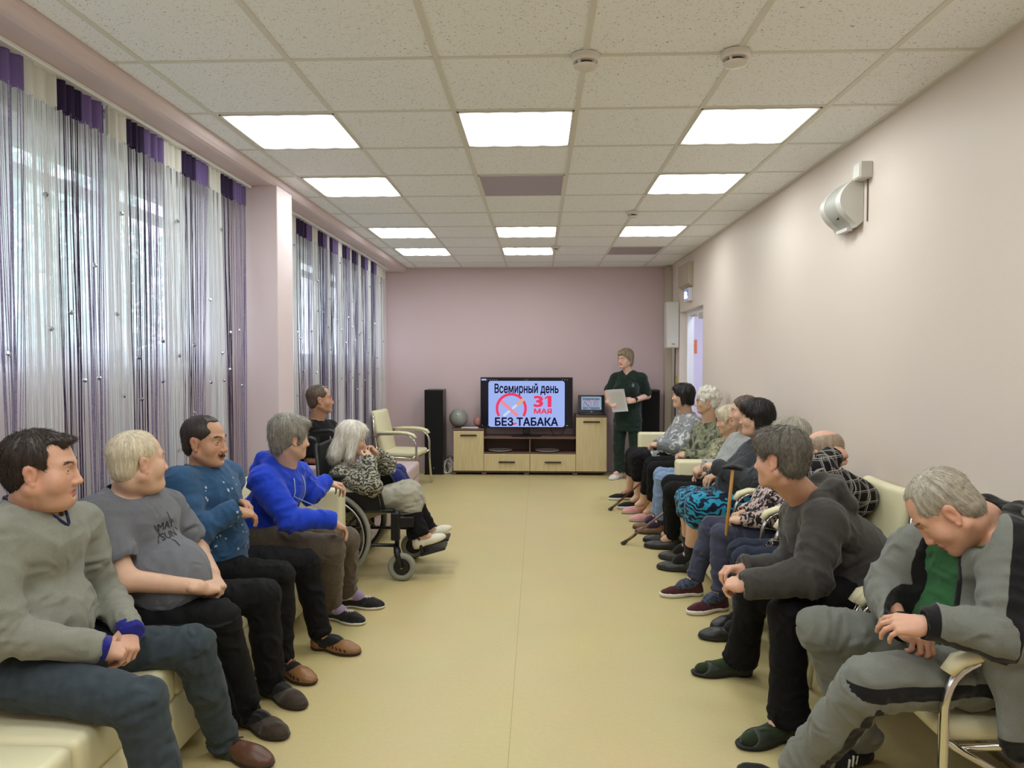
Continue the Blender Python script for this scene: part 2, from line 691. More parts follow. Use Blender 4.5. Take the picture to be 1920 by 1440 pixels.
tree(-7.6, 9.2, 1.7, 5.2, 1, 'tall haze-paled green tree outside the near window')
tree(-10.5, 16.5, 2.0, 6.0, 2, 'farther leafy tree outside the near window, behind the tall haze-paled green tree')
tree(-11.5, 11.2, 1.6, 4.2, 3, 'low leafy tree outside at the left edge of the near window')

# ------------------------------------------------------------------ ceiling lamps
def lamp_material():
    m = bpy.data.materials.new('lit_diffuser')
    m.use_nodes = True
    nt = m.node_tree
    L = nt.links.new
    b = nt.nodes['Principled BSDF']
    b.inputs['Base Color'].default_value = (.9, .9, .86, 1)
    b.inputs['Emission Color'].default_value = (*LAMP_COLOR, 1)
    tc = nt.nodes.new('ShaderNodeTexCoord')
    sp = nt.nodes.new('ShaderNodeSeparateXYZ')
    L(tc.outputs['Object'], sp.inputs[0])
    mm = nt.nodes.new('ShaderNodeMath')          # four tubes glow behind the diffuser
    mm.operation = 'MULTIPLY'
    mm.inputs[1].default_value = 2 * math.pi / .136
    L(sp.outputs['X'], mm.inputs[0])
    cs = nt.nodes.new('ShaderNodeMath')
    cs.operation = 'COSINE'
    L(mm.outputs[0], cs.inputs[0])
    mr = nt.nodes.new('ShaderNodeMapRange')
    mr.inputs['From Min'].default_value = -1
    mr.inputs['From Max'].default_value = 1
    mr.inputs['To Min'].default_value = LAMP_POWER * 1.75
    mr.inputs['To Max'].default_value = LAMP_POWER * .25
    L(cs.outputs[0], mr.inputs['Value'])
    ab = nt.nodes.new('ShaderNodeMath')          # the tubes stop short of the tray's ends
    ab.operation = 'ABSOLUTE'
    L(sp.outputs['Y'], ab.inputs[0])
    m2 = nt.nodes.new('ShaderNodeMapRange')
    m2.inputs['From Min'].default_value = .185
    m2.inputs['From Max'].default_value = .275
    m2.inputs['To Min'].default_value = 1
    m2.inputs['To Max'].default_value = .035
    L(ab.outputs[0], m2.inputs['Value'])
    m3 = nt.nodes.new('ShaderNodeMath')
    m3.operation = 'MULTIPLY'
    L(mr.outputs[0], m3.inputs[0])
    L(m2.outputs[0], m3.inputs[1])
    L(m3.outputs[0], b.inputs['Emission Strength'])
    return m


lit, unlit = lamp_material(), mat('unlit_diffuser', '9c9498', rough=.35)
traym = mat('lamp_tray', 'd8d6cc', rough=.4)


def lamp(cx, cy, on, label, group):
    t = thing('ceiling_light', label, 'ceiling light', (cx, cy, ZC - .0045), 0, group)
    MB().box(-.288, .288, -.288, -.278, -.002, .004).box(-.288, .288, .278, .288, -.002, .004).box(-.288, -.278, -.288, .288, -.002, .004) \
        .box(.278, .288, -.288, .288, -.002, .004).build('frame', traym, t)
    MB().quad((-.278, -.278, 0), (-.278, .278, 0), (.278, .278, 0), (.278, -.278, 0)).build('diffuser', lit if on else unlit, t)
    return t


XL, XM, XRt = -1.298, -.113, 1.076
rows = [(.45, (1, 1, 1)), (1.65, (1, 1, 1)), (3.75, (1, 1, 1)), (4.95, (1, 0, 1)), (6.75, (1, 1, 1)), (7.95, (1, 1, 0))]
rn = ['row overhead', 'row before the camera', 'row nearest the camera', 'second row', 'third row', 'row nearest the back wall']
for (y, on), r in zip(rows, rn):
    for x, o, c in zip((XL, XM, XRt), on, ('over the window side', 'over the middle of the aisle', 'beside the right wall')):
        lamp(x, y, o, ('lit' if o else 'unlit grey') + ' ceiling light %s, in the %s' % (c, r), 'square lights in the tiled ceiling')


def detector(x, y, s, label):
    t = thing('smoke_detector', label, 'smoke detector', (x, y, ZC - .004), 0, 'smoke detectors on the ceiling')
    w = mat('detector_white', 'dcd6cf', rough=.4)
    MB().lathe([(0, 0), (.058 * s, 0), (.058 * s, -.018 * s), (.050 * s, -.026 * s), (.036 * s, -.028 * s), (0, -.028 * s)], n=32).build('base', w, t, angle=.6)
    MB().lathe([(0, -.028 * s), (.032 * s, -.028 * s), (.032 * s, -.042 * s), (0, -.042 * s)], n=24).build('sensing_slot', mat('slot_dark', '3c3630', rough=.7), t)
    mb = MB().lathe([(0, -.041 * s), (.046 * s, -.040 * s), (.044 * s, -.048 * s), (.030 * s, -.054 * s), (0, -.055 * s)], n=32)
    for k in range(4):
        a = k * math.pi / 2 + .9
        mb.box(-.004 * s, .004 * s, .034 * s, .046 * s, -.042 * s, -.026 * s, M=Matrix.Rotation(a, 4, 'Z'))
    mb.build('cap', w, t, angle=.6)
    return t


detector(.187, 2.85, 1.0, 'round white smoke detector on the ceiling above the middle of the aisle, near the camera')
detector(.776, 2.84, 1.0, 'round white smoke detector on the ceiling nearest the right wall and the camera')
detector(.776, 5.85, .9, 'small white smoke detector between the second and third light rows beside the right wall')
detector(.187, 7.62, .9, 'small white smoke detector beside the far middle ceiling light')

# ------------------------------------------------------------------ thread curtains
thr = {'cream': mat('cream_threads', 'f4f4f6', rough=.7), 'dark purple': mat('dark_purple_threads', '41304f', rough=.55, var=(90, .6, '7d6c8c')),
       'lilac': mat('lilac_threads', '9486ae', rough=.55, var=(90, .6, 'd2ccdc'))}
hdr = {'cream': mat('cream_header', 'e9e6de', rough=.8), 'dark purple': mat('dark_purple_header', '33204a', rough=.8, bump=(300, .4)),
       'lilac': mat('lilac_header', '806aa2', rough=.8, bump=(300, .4))}
for k_ in ('cream', 'lilac', 'dark purple'):
    for M_, tr in ((thr[k_], .36), (hdr[k_], .35)):
        nt = M_.node_tree
        b_ = nt.nodes['Principled BSDF']
        t_ = nt.nodes.new('ShaderNodeBsdfTranslucent')
        t_.inputs['Color'].default_value = b_.inputs['Base Color'].default_value
        x_ = nt.nodes.new('ShaderNodeMixShader')
        x_.inputs[0].default_value = tr
        nt.links.new(b_.outputs[0], x_.inputs[1])
        nt.links.new(t_.outputs[0], x_.inputs[2])
        nt.links.new(x_.outputs[0], nt.nodes['Material Output'].inputs[0])
beadm = mat('silver_bead', 'c9ccd4', rough=.15, metal=.9)
ORD = 'first second third fourth fifth sixth seventh eighth ninth tenth eleventh twelfth thirteenth'.split()
_bead = None


def curtain(y0, y1, kind, X, label, group, seed, ztop=2.632, zbot=.10):
    global _bead
    rng = np.random.default_rng(seed)
    t = thing('thread_curtain', label, 'curtain', (X, (y0 + y1) / 2, zbot), 0, group)
    w = y1 - y0
    H = ztop - zbot
    ny = 26
    ys = np.linspace(-w / 2, w / 2, ny)
    xs = .010 * np.sin(np.linspace(0, 5.2 * math.pi, ny) + seed) + .004 * rng.normal(size=ny)
    hh = .125
    V, F = [], []
    for off in (0.0, -.003):
        for z in (H, H - hh * .5, H - hh):
            for k in range(ny):
                V.append((xs[k] + off, ys[k], z + (.004 * math.sin(k * 1.3) if z < H else 0)))
    for s in (0, 3 * ny):
        for r in range(2):
            for k in range(ny - 1):
                a = s + r * ny + k
                F.append((a, a + 1, a + ny + 1, a + ny))
    link('header', fast_mesh('header', V, F), hdr[kind], t)
    n = {'cream': 48, 'dark purple': 18, 'lilac': 19}[kind]
    zz = np.concatenate([[H - hh + .01], np.linspace(H - hh - .2, 0, 9)])
    V, F = [], []
    nc = max(3, n // 7)
    cl = (rng.random(nc) - .5) * w * .95
    for i in range(n):
        yt = -w / 2 + w * (i + .5 + .3 * rng.normal()) / n
        g = cl[np.argmin(abs(cl - yt))]
        pull = (.55 + .45 * rng.random()) if kind != 'cream' else .35 * rng.random()
        wd = rng.choice([.0009, .0013, .0018, .0034], p=[.4, .3, .2, .1]) if kind != 'cream' else rng.choice([.0011, .0015, .002])
        lean = .012 * rng.normal()
        xo = .008 * rng.normal()
        base = len(V)
        for z in zz:
            f = 1 - z / (H - hh)
            f = max(0, min(1, f))
            y = yt + (g - yt) * pull * min(1, f * 1.6) ** 1.2 + lean * f + .002 * math.sin(z * 7 + i)
            y = max(-w / 2 + .004, min(w / 2 - .004, y))
            x = np.interp(yt, ys, xs) + xo * min(1, f * 2)
            for a in (0, 2.094, 4.189):
                V.append((x + wd * math.cos(a), y + wd * math.sin(a), z))
        for r in range(len(zz) - 1):
            for a in range(3):
                p, q = base + r * 3 + a, base + r * 3 + (a + 1) % 3
                F.append((p, q, q + 3, p + 3))
    o = link('threads', fast_mesh('threads', V, F), thr[kind], t)
    o['kind'] = 'stuff'
    for k in range(2 if kind != 'cream' else 3):
        if _bead is None:
            mb = MB().lathe([(0, .011), (.007, .008), (.011, 0), (.007, -.008), (0, -.011)], n=10)
            b = mb.build('bead', beadm, None)
            _bead = b.data
            bpy.data.objects.remove(b)
        b = link('bead', _bead, None, t, (.016, (rng.random() - .5) * w * .7, .9 + 1.5 * (k + rng.random() * .9) / 3))
    return t


def bay(panels, X, where, group, ref, seed):
    cnt = {}
    for i, (a, b, k) in enumerate(panels):
        cnt[k] = cnt.get(k, 0) + 1
        curtain(a, b, k, X, '%s thread curtain panel of the %s, %s %s one counted from %s' % (k, where, ORD[cnt[k] - 1], k.split()[-1], ref), group, seed + i)


pan = []
y = 4.60
seq = ['lilac', 'dark purple', 'cream']
i = 0
edges = [4.612, 4.43, 4.267, 4.095, 3.93, 3.768, 3.60, 3.43, 3.278, 3.11, 2.94, 2.78, 2.607, 2.44, 2.28, 2.11, 1.95, 1.78, 1.62]
for k in range(len(edges) - 1):
    pan.append((edges[k + 1], edges[k], seq[k % 3]))
bay(pan, -1.945, 'near window', 'string curtains of the near window', 'the pillar', 100)
pan = []
edges = [5.0, 5.16, 5.32, 5.45, 5.60, 5.84, 6.0, 6.14, 6.29, 6.42, 6.50, 6.60, 6.76, 6.90, 7.06, 7.20, 7.28, 7.46, 7.55, 7.64, 7.84, 7.96, 8.09, 8.28, 8.42, 8.86]
seq2 = ['cream', 'dark purple', 'lilac']
for k in range(len(edges) - 1):
    pan.append((edges[k], edges[k + 1], seq2[k % 3]))
bay(pan, -1.95, 'far window', 'string curtains of the far window', 'the pillar', 200)
for a, b, lb in ((YF + .1, 4.65, 'long white curtain rail over the near window'), (4.95, 8.95, 'white curtain rail over the far window beyond the pillar')):
    t = thing('curtain_rail', lb, 'curtain rail', (-1.94, 0, 2.632))
    MB().box(-.03, .03, a, b, 0, .020, bev=.004).build('track', pvc, t)

# white voile hanging behind the threads
voile = bpy.data.materials.new('white_voile')
voile.use_nodes = True
_nt = voile.node_tree
_nt.nodes.clear()
_o = _nt.nodes.new('ShaderNodeOutputMaterial')
_t = _nt.nodes.new('ShaderNodeBsdfTransparent')
_d = _nt.nodes.new('ShaderNodeBsdfDiffuse')
_d.inputs['Color'].default_value = (.92, .92, .93, 1)
_l = _nt.nodes.new('ShaderNodeBsdfTranslucent')
_l.inputs['Color'].default_value = (.92, .92, .93, 1)
_a = _nt.nodes.new('ShaderNodeMixShader')
_a.inputs[0].default_value = .62
_m = _nt.nodes.new('ShaderNodeMixShader')
_m.inputs[0].default_value = .66
_nt.links.new(_d.outputs[0], _a.inputs[1])
_nt.links.new(_l.outputs[0], _a.inputs[2])
_nt.links.new(_t.outputs[0], _m.inputs[1])
_nt.links.new(_a.outputs[0], _m.inputs[2])
_nt.links.new(_m.outputs[0], _o.inputs[0])
for y0, y1, lb in ((.9, 4.63, 'white sheer voile hanging behind the threads of the near window'), (4.97, 8.9, 'white sheer voile hanging behind the threads of the far window')):
    t = thing('sheer_curtain', lb, 'curtain', (-2.03, (y0 + y1) / 2, .10))
    ny = int((y1 - y0) / .022)
    ys = np.linspace(-(y1 - y0) / 2, (y1 - y0) / 2, ny)
    V, F = [], []
    for iz, z in enumerate((2.53, 2.0, 1.4, .7, 0)):
        for k in range(ny):
            V.append((.016 * math.sin(k * .55 + .4 * math.sin(k * .13)) * (.7 + .12 * iz) + .006 * math.sin(k * .21), ys[k] + .004 * math.sin(k * .9 + iz), z))
    for r in range(4):
        for k in range(ny - 1):
            a = r * ny + k
            F.append((a, a + 1, a + ny + 1, a + ny))
    link('voile_cloth', fast_mesh('voile_cloth', V, F), voile, t)
    MB().box(-.012, .012, -(y1 - y0) / 2, (y1 - y0) / 2, 2.51, 2.545, bev=.004).build('heading_tape', thr['cream'], t)
# ------------------------------------------------------------------ furniture along the back wall
black = mat('black_plastic', '0c0c0e', rough=.35)
oak = mat('pale_oak', 'd2c197', rough=.5, var=(7, .5, 'b8a272'), stretch=(9, 9, .55), bump=(40, .08))
dark_oak = mat('dark_oak', '6d5348', rough=.5, var=(6, .4, '5a4238'), stretch=(1, 8, 8))
handle_m = mat('dark_handle', '2a1c18', rough=.4)
CY = 8.93                                        # front of the television cabinet


def tv_stand():
    t = thing('tv_cabinet', 'long pale oak television cabinet with dark top and open shelves by the back wall', 'tv cabinet', (-.06, CY, 0))

    def X(px):
        return P(px, 800, CY)[0] + .06

    def Z(py):
        return P(1000, py, CY)[2]
    x0, x1, x2, x3, xm = X(850), X(907), X(1080), X(1138), X(993.5)
    D = .38
    zl, zs, zb, zr, z0 = Z(808), Z(823), Z(849), Z(782), Z(884)
    mb = MB()
    for a, b in ((x0 + .04, x1 - .06), (x1 + .04, xm - .05), (xm, x2), (x2 + .03, x3 - .05)):
        mb.box(a - .07, a - .01, .02, D, 0, z0 - .02)
    mb.box(x0 + .0, x3, .03, D, z0 - .022, z0)
    mb.build('base', dark_oak, t)
    MB().box(x0, x0 + .016, .018, D, z0, zl).box(x1 - .016, x1, .018, D, z0, zl).box(x2, x2 + .016, .018, D, z0, zr).box(x3 - .016, x3, .018, D, z0, zr) \
        .box(x0, x3, D - .01, D, z0, zs).box(x0, x1, D - .01, D, zs, zl).box(x2, x3, D - .01, D, zs, zr).box(x1, x2, .02, D, z0, z0 + .016).build('carcass', dark_oak, t)
    MB().box(x0 - .004, x1 + .002, 0, D, zl, zl + .024, bev=.002).build('top', dark_oak, t)
    MB().box(x2 - .002, x3 + .004, 0, D, zr, zr + .024, bev=.002).build('top', dark_oak, t)
    MB().box(x1, x2, 0, D, zs, zs + .022, bev=.002).build('shelf', dark_oak, t)
    MB().box(x1, x2, .01, D, zb - .016, zb, bev=.002).build('shelf', dark_oak, t)
    MB().box(xm - .008, xm + .008, .01, D, zb, zs).build('divider', dark_oak, t)
    for a, b, zt in ((x0 + .002, x1 - .002, zl - .004), (x2 + .002, x3 - .002, zr - .004)):
        d = MB().box(a, b, 0, .018, z0 + .004, zt, bev=.002).build('door', oak, t)
        MB().box((a + b) / 2 - .105, (a + b) / 2 + .105, -.022, 0, zt - .062, zt - .046, bev=.003).build('handle', handle_m, d)
    for a, b in ((x1 + .002, xm - .002), (xm + .002, x2 - .002)):
        d = MB().box(a, b, 0, .018, z0 + .004, zb - .018, bev=.002).build('drawer', oak, t)
        zc = (z0 + zb) / 2 + .0
        MB().box((a + b) / 2 - .105, (a + b) / 2 + .105, -.022, 0, zc - .008, zc + .008, bev=.003).build('handle', handle_m, d)
    return dict(zl=zl + .024, zr=zr + .024, zs=zs + .022, zb=zb, x0=x0 - .06, x1=x1 - .06, x2=x2 - .06, x3=x3 - .06, xm=xm - .06)


ST = tv_stand()

# writing and sign of the slide
blue_ink = mat('slide_navy', spec=.05, col='0a0a0c', rough=.5, emit=('12143e', .8))
red_ink = mat('slide_red', spec=.05, col='0a0a0c', rough=.5, emit=('ee3a62', 1.0))
pink_ink = mat('slide_pink', spec=.05, col='0a0a0c', rough=.5, emit=('f2909c', .95))
tan_ink = mat('slide_tan', spec=.05, col='0a0a0c', rough=.5, emit=('e6b296', .9))
pale_ink = mat('slide_pale', spec=.05, col='0a0a0c', rough=.5, emit=('cfe0ff', .95))
sky_ink = mat('slide_blue', spec=.05, col='0a0a0c', rough=.3, emit=('a3b8f4', .95))
grey_ink = mat('slide_grey', spec=.05, col='8890b0', emit=('7c84a8', .7))
lap_blue = mat('laptop_slide_blue', '0a0a0c', emit=('9cb4d0', .75))
lap_navy = mat('laptop_navy', '202838', emit=('20283a', .8))
lap_red = mat('laptop_red', 'a05868', emit=('a8506a', .8))


def round_rect(x0, x1, y0, y1, r, n=6):
    out = []
    for cx, cy, a0 in ((x1 - r, y1 - r, 0), (x0 + r, y1 - r, 90), (x0 + r, y0 + r, 180), (x1 - r, y0 + r, 270)):
        for k in range(n + 1):
            a = math.radians(a0 + 90 * k / n)
            out.append((cx + r * math.cos(a), cy + r * math.sin(a)))
    return out


def slide(parent, w, h, M, blue, navy, red, tint=True):
    """The slide in a box w x h centred at the origin of M's XY plane: writing, ring and cigarette."""
    def poly(name, pts, m, z):
        mb = MB()
        mb.bm.faces.new([mb.bm.verts.new((x, y, z)) for x, y in pts])
        o = mb.build(name, m, parent)
        o.data.transform(M)
        return o

    def U(u, v):                                   # 0..1 from the lower left corner
        return (u - .5) * w, (v - .5) * h
    poly('slide_panel', round_rect(-w / 2, w / 2, -h / 2, h / 2, .035 * w), blue, 0)
    T = lambda u, v, z=.0012: M @ Matrix.Translation((*U(u, v), z))
    text_obj('slide_lettering', 'Всемирный день', .1, navy, parent, T(.5, .815), bold=.0026, fit=(.84 * w, .27 * h))
    text_obj('slide_lettering', 'БЕЗ ТАБАКА', .1, navy, parent, T(.5, .115), bold=.0035, fit=(.83 * w, .19 * h))
    text_obj('slide_lettering', '31', .1, red, parent, T(.71, .555), bold=.004, fit=(.235 * w, .25 * h))
    text_obj('slide_lettering', 'МАЯ', .1, red, parent, T(.715, .345), bold=.004, fit=(.235 * w, .115 * h))
    poly('slide_numeral', [U(.738, .600), U(.738, .635), U(.772, .677), U(.80, .677), U(.785, .640)], red, .0011)
    cx, cy = U(.30, .40)
    R, r = .205 * w, .170 * w
    out = [(cx + R * math.cos(a), cy + R * math.sin(a)) for a in np.linspace(-.55, math.pi + .55, 40)]
    inn = [(cx + r * math.cos(a), cy + r * math.sin(a)) for a in np.linspace(-.55, math.pi + .55, 40)]
    mb = MB()
    A = [mb.bm.verts.new((x, y, .0006)) for x, y in out]
    B = [mb.bm.verts.new((x, y, .0006)) for x, y in inn]
    for k in range(39):
        mb.bm.faces.new((A[k], A[k + 1], B[k + 1], B[k]))
    mb.build('slide_ring', red, parent).data.transform(M)

    def bar(name, u0, v0, u1, v1, wd, m, z):
        a, b = np.array(U(u0, v0)), np.array(U(u1, v1))
        d = (b - a) / np.linalg.norm(b - a)
        nrm = np.array([-d[1], d[0]]) * wd / 2
        poly(name, [tuple(a - nrm), tuple(b - nrm), tuple(b + nrm), tuple(a + nrm)], m, z)
    if tint:
        bar('slide_cigarette', .20, .24, .38, .49, .030 * w, pale_ink, .0007)
        bar('slide_filter', .37, .478, .465, .61, .045 * w, tan_ink, .0008)
        bar('slide_bar', .165, .565, .385, .24, .042 * w, pink_ink, .0009)
        bar('slide_ember', .29, .04, .37, .08, .02 * w, red, .0009)
    else:
        bar('slide_bar', .165, .565, .385, .24, .03 * w, navy, .0009)


def television():
    px0, px1, py0, py1 = 901, 1074, 707.5, 802.5
    Y = 9.02
    a, b = P(px0, py1, Y), P(px1, py0, Y)
    w, h = b[0] - a[0], b[2] - a[2]
    t = thing('television', 'wide flat television showing a slide with a red ring and big lettering', 'television', ((a[0] + b[0]) / 2, Y, ST['zs']))
    zc = (a[2] + b[2]) / 2 - ST['zs']
    MB().box(-w / 2, w / 2, .0, .03, zc - h / 2, zc + h / 2, bev=.004).box(-w * .32, w * .32, .03, .075, zc - h * .42, zc + h * .2, bev=.01).build('casing', black, t)
    M = Matrix.Translation((0, -.0015, zc)) @ Matrix.Rotation(math.pi / 2, 4, 'X')
    scr = MB().box(-w / 2 + .010, w / 2 - .010, -.001, 0, zc - h / 2 + .022, zc + h / 2 - .010).build('screen', mat('screen_dark', '0a0b12', rough=.15, emit=('10131f', .5)), t)
    k = w / 173.0
    sx0, sx1, sy0, sy1 = 916 - 987.5, 1059 - 987.5, 755 - 800.5, 755 - 714
    Mp = M @ Matrix.Translation(((sx0 + sx1) / 2 * k, (sy0 + sy1) / 2 * k, .0005))
    slide(scr, (sx1 - sx0) * k, (sy1 - sy0) * k, Mp, sky_ink, blue_ink, red_ink)
    # the window bar above and the task bar below the slide
    MB().box(-w * .489, -w * .435, -.003, -.0015, zc + h * .437, zc + h * .470).build('screen_button', sky_ink, scr)
    text_obj('screen_lettering', 'Слайд', .02, grey_ink, scr, M @ Matrix.Translation((0, h * .448, .001)), fit=(.04, .008))
    for i, u in enumerate((-.42, -.393, -.368, -.345, -.32, .386, .413, .44)):
        MB().box(w * u - .004, w * u + .004, -.003, -.0015, zc + h * .445, zc + h * .457).build('screen_icon', red_ink if i == 0 else grey_ink, scr)
    for i, u in enumerate((-.48, -.415, .0, .22, .25, .31, .33, .36, .40, .44)):
        MB().box(w * u - (.005 if i < 5 else .010), w * u + (.005 if i < 5 else .010), -.003, -.0015, zc - h * .452, zc - h * .440).build('screen_icon', grey_ink, scr)
    MB().box(-.045, .045, .02, .05, .03, zc - h / 2 + .02, bev=.008).build('neck', black, t)
    MB().prism([(-.19, -.02), (-.16, -.09), (.16, -.09), (.19, -.02), (.14, .10), (-.14, .10)], 2, 0.0, .012).build('stand', black, t)
    cb = MB().tube(arc((.31, .05, zc - h / 2 + .02), (.33, .02, -.0), (.40, .0, .012), 8) + arc((.40, 0, .012), (.47, 0, .02), (.50, .06, .10), 8), .004).build('power_cord', black, t, smooth=True)


television()


def laptop():
    t = thing('laptop', 'open black laptop on the tall end of the cabinet repeating the slide', 'laptop', (P(1110, 780, 9.08)[0], 9.08, ST['zr']))
    w, h = .345, .232
    MB().box(-w / 2, w / 2, -.13, .10, 0, .018, bev=.004).build('keyboard_base', black, t)
    MB().box(-w / 2 + .02, w / 2 - .02, -.08, .08, .018, .0195).build('keys', mat('laptop_keys', '1b1b1e', rough=.5), t)
    MB().box(-.045, .045, -.125, -.085, .018, .019).build('touchpad', mat('touchpad', '3a3a3e', rough=.3), t)
    M = Matrix.Translation((0, .10, .016)) @ Matrix.Rotation(math.radians(-10), 4, 'X')
    lid = MB().box(-w / 2, w / 2, 0, .008, 0, h, bev=.003, M=M).build('lid', black, t)
    M2 = M @ Matrix.Translation((.0, -.001, h / 2 + .008)) @ Matrix.Rotation(math.pi / 2, 4, 'X')
    slide(lid, .262, .172, M2, lap_blue, lap_navy, lap_red, tint=False)
    MB().box(-.012, .012, -.003, -.001, .008, .016, M=M).build('lid_badge', mat('badge_white', 'd8d8d8'), lid)


laptop()


def tower(px0, px1, py0, Y, label, rz=0.0):
    a, b = P(px0, 800, Y), P(px1, 800, Y)
    zt = P(px0, py0, Y)[2]
    w = b[0] - a[0]
    t = thing('tower_speaker', label, 'speaker', ((a[0] + b[0]) / 2, Y, 0), rz)
    MB().box(-w / 2, w / 2, 0, .30, .012, zt, bev=.003).build('cabinet_body', black, t)
    MB().box(-w / 2 + .012, w / 2 - .012, -.012, 0, .03, zt - .02, bev=.004).build('grille', mat('speaker_cloth', '09090a', rough=.95), t)
    MB().box(-w / 2 - .004, w / 2 + .004, -.01, .31, 0, .012).build('plinth', black, t)
    MB().box(-.008, .008, -.014, -.011, .075, .095).build('badge', mat('badge_silver', '8d8d90', rough=.3, metal=1), t)


tower(796, 831, 731, 8.96, 'tall black floor speaker standing left of the television cabinet')
tower(1203, 1237, 731, 9.0, 'black floor speaker half hidden behind the standing woman in dark green')


def ball(px, py, r, Y, col, label, zsup):
    c = P(px, py, Y)
    t = thing('exercise_ball', label, 'ball', (c[0], Y, zsup))
    m = mat(col + '_rubber', {'grey': '8f918c', 'pink': 'b57c74'}[col], rough=.38)
    prof = [(r * math.sin(a), r - r * math.cos(a)) for a in np.linspace(0, math.pi, 25)]
    MB().lathe(prof, n=40).build('ball_body', m, t, smooth=True)
    mb = MB()
    for k in range(3):
        z = r * (1.35 + .18 * k)
        q = math.sqrt(max(r * r - (z - r) ** 2, 0)) + .0005
        mb.tube([(q * math.cos(a), q * math.sin(a), z) for a in np.linspace(0, 2 * math.pi, 40)[:-1]], .0016, n=5, closed=True)
    mb.build('raised_rib', m, t, smooth=True)
    MB().lathe([(0, .006), (.010, .006), (.012, 0)], n=12, M=Matrix.Translation((0, -r * .9, r * 1.4)) @ Matrix.Rotation(1.1, 4, 'X')).build('valve', mat('valve_white', 'c8c8c4'), t)


ball(860, 787, .123, 9.16, 'grey', 'grey exercise ball lying on the low left end of the television cabinet', ST['zl'])
ball(898, 791, .072, 9.18, 'pink', 'small pink ball behind the left edge of the television', ST['zl'])
p = P(881, 806, 9.02)
t = thing('paper_stack', 'white sheets of paper lying on the cabinet beside the grey ball', 'paper', (p[0], 9.02, ST['zl'] + .001))
for k in range(3):
    MB().box(-.105, .105, -.07, .07, .004 * k, .004 * k + .002, M=Matrix.Rotation(.12 * k, 4, 'Z')).build('sheet', mat('paper_white', 'dcdad4', rough=.7), t)
for px, lb in ((938, 'white plate in the left open compartment of the television cabinet'), (1026, 'white plate in the right open compartment of the television cabinet')):
    p = P(px, 845, 9.08)
    t = thing('plate', lb, 'plate', (p[0], 9.08, ST['zb'] + .001), 0, 'plates in the cabinet')
    MB().lathe([(0, 0), (.10, 0), (.15, .012), (.152, .016), (.10, .006), (0, .005)], n=40).build('dish', mat('plate_grey', 'b8b0b0', rough=.35), t, angle=.7)
    MB().lathe([(.152, .012), (.158, .018), (.151, .020), (.148, .015), (.152, .012)], n=40).build('rim', MATS['plate_grey'], t, angle=.7)
# coil of cables on the floor
t = thing('cable_coil', 'tangle of pale cables on the floor between the speaker and the cabinet', 'cable', (P(840, 880, 9.0)[0], 9.02, 0))
rng = np.random.default_rng(5)
for k in range(3):
    pts = []
    for i in range(60):
        a = i * .42 + k
        r = .055 + .02 * math.sin(i * .7 + k * 2)
        pts.append((r * math.cos(a) + .02 * k - .02, .03 * math.sin(a) + .01 * k, .01 + .085 * (1 + math.sin(a)) * (.8 + .25 * k)))
    MB().tube(pts, .0035, n=6).build('cable', mat('cable_pale' if k < 2 else 'cable_dark', 'cfcabb' if k < 2 else '3a3330', rough=.5), t, smooth=True)

# ------------------------------------------------------------------ right wall fittings
t = thing('wall_loudspeaker', 'rounded white loudspeaker box high on the right wall', 'loudspeaker', (XR, 3.985, 2.215))
LS = mat('loudspeaker_white', 'c9c6bf', rough=.45)
LG = mat('loudspeaker_grille', 'a9a9a2', rough=.55, bump=(500, .3))
prof = [(-.002, 0.02), (-.002, .275)] + [(-.122 * math.sin(math.pi * k / 14 * .98) ** .8 - .004, .275 - .275 * k / 14) for k in range(1, 14)] + [(-.035, -.010)]
MB().prism(prof, 1, -.135, -.075).build('end_cap', LS, t, angle=.5)
MB().prism(prof, 1, .075, .135).build('end_cap', LS, t, angle=.5)
prof2 = [(x * .97, z) for x, z in prof]
MB().prism(prof2, 1, -.075, .075).build('grille', LG, t, angle=.5)
MB().box(-.06, -.03, -.07, .07, -.018, .0).build('bracket', LS, t)
MB().box(-.104, -.094, -.05, -.03, .045, .055).build('badge', black, t)
t = thing('junction_box', 'small white junction box on the wall above the rounded loudspeaker', 'junction box', (XR, 3.80, 2.445))
MB().box(-.062, 0, -.045, .045, 0, .085, bev=.004).build('box_body', LS, t)
MB().box(-.066, -.062, -.038, .038, .006, .079, bev=.002).build('box_lid', LS, t)
MB().tube([(-.006, .0, 0), (-.004, .0, -.22)], .0035).build('cable', mat('cable_brown', '6a5a50'), t)

p = P(1290, 553, 8.14)
t = thing('exit_sign', 'lit blue exit sign in a white frame above the doorway', 'exit sign', (XR, 8.14, p[2]))
MB().box(-.045, 0, -.13, .13, -.075, .075, bev=.006).build('casing', mat('sign_white', 'd9d8dc', rough=.4), t)
sg = MB().box(-.047, -.045, -.105, .105, -.052, .052).build('display', mat('sign_blue', '5a6cc0', emit=('5c74d8', .8)), t)
wl = mat('sign_glyph', 'e8f0ff', emit=('e6f0ff', 1.1))
MB().box(-.0485, -.047, .02, .095, -.042, .042).build('door_symbol', wl, sg)
MB().tube([(-.048, -.02, .035), (-.048, -.035, .0), (-.048, -.01, -.022), (-.048, -.03, -.045)], .007, n=6).tube([(-.048, -.035, .0), (-.048, -.07, -.02), (-.048, -.09, -.045)], .007, n=6) \
    .tube([(-.048, -.07, .01), (-.048, -.03, .022), (-.048, .0, .005)], .006, n=6).build('figure_symbol', wl, sg)
p, q = P(1283, 505, 8.2), P(1295, 538, 7.9)
t = thing('air_unit', 'beige box unit fixed high on the wall above the exit sign', 'air unit', (XR, 8.25, 2.33))
bg = mat('beige_plastic', 'b3a794', rough=.5)
MB().prism([(-.06, .02), (-.06, .26), (0, .26), (0, -.02)], 1, -.28, .28).build('housing', bg, t)
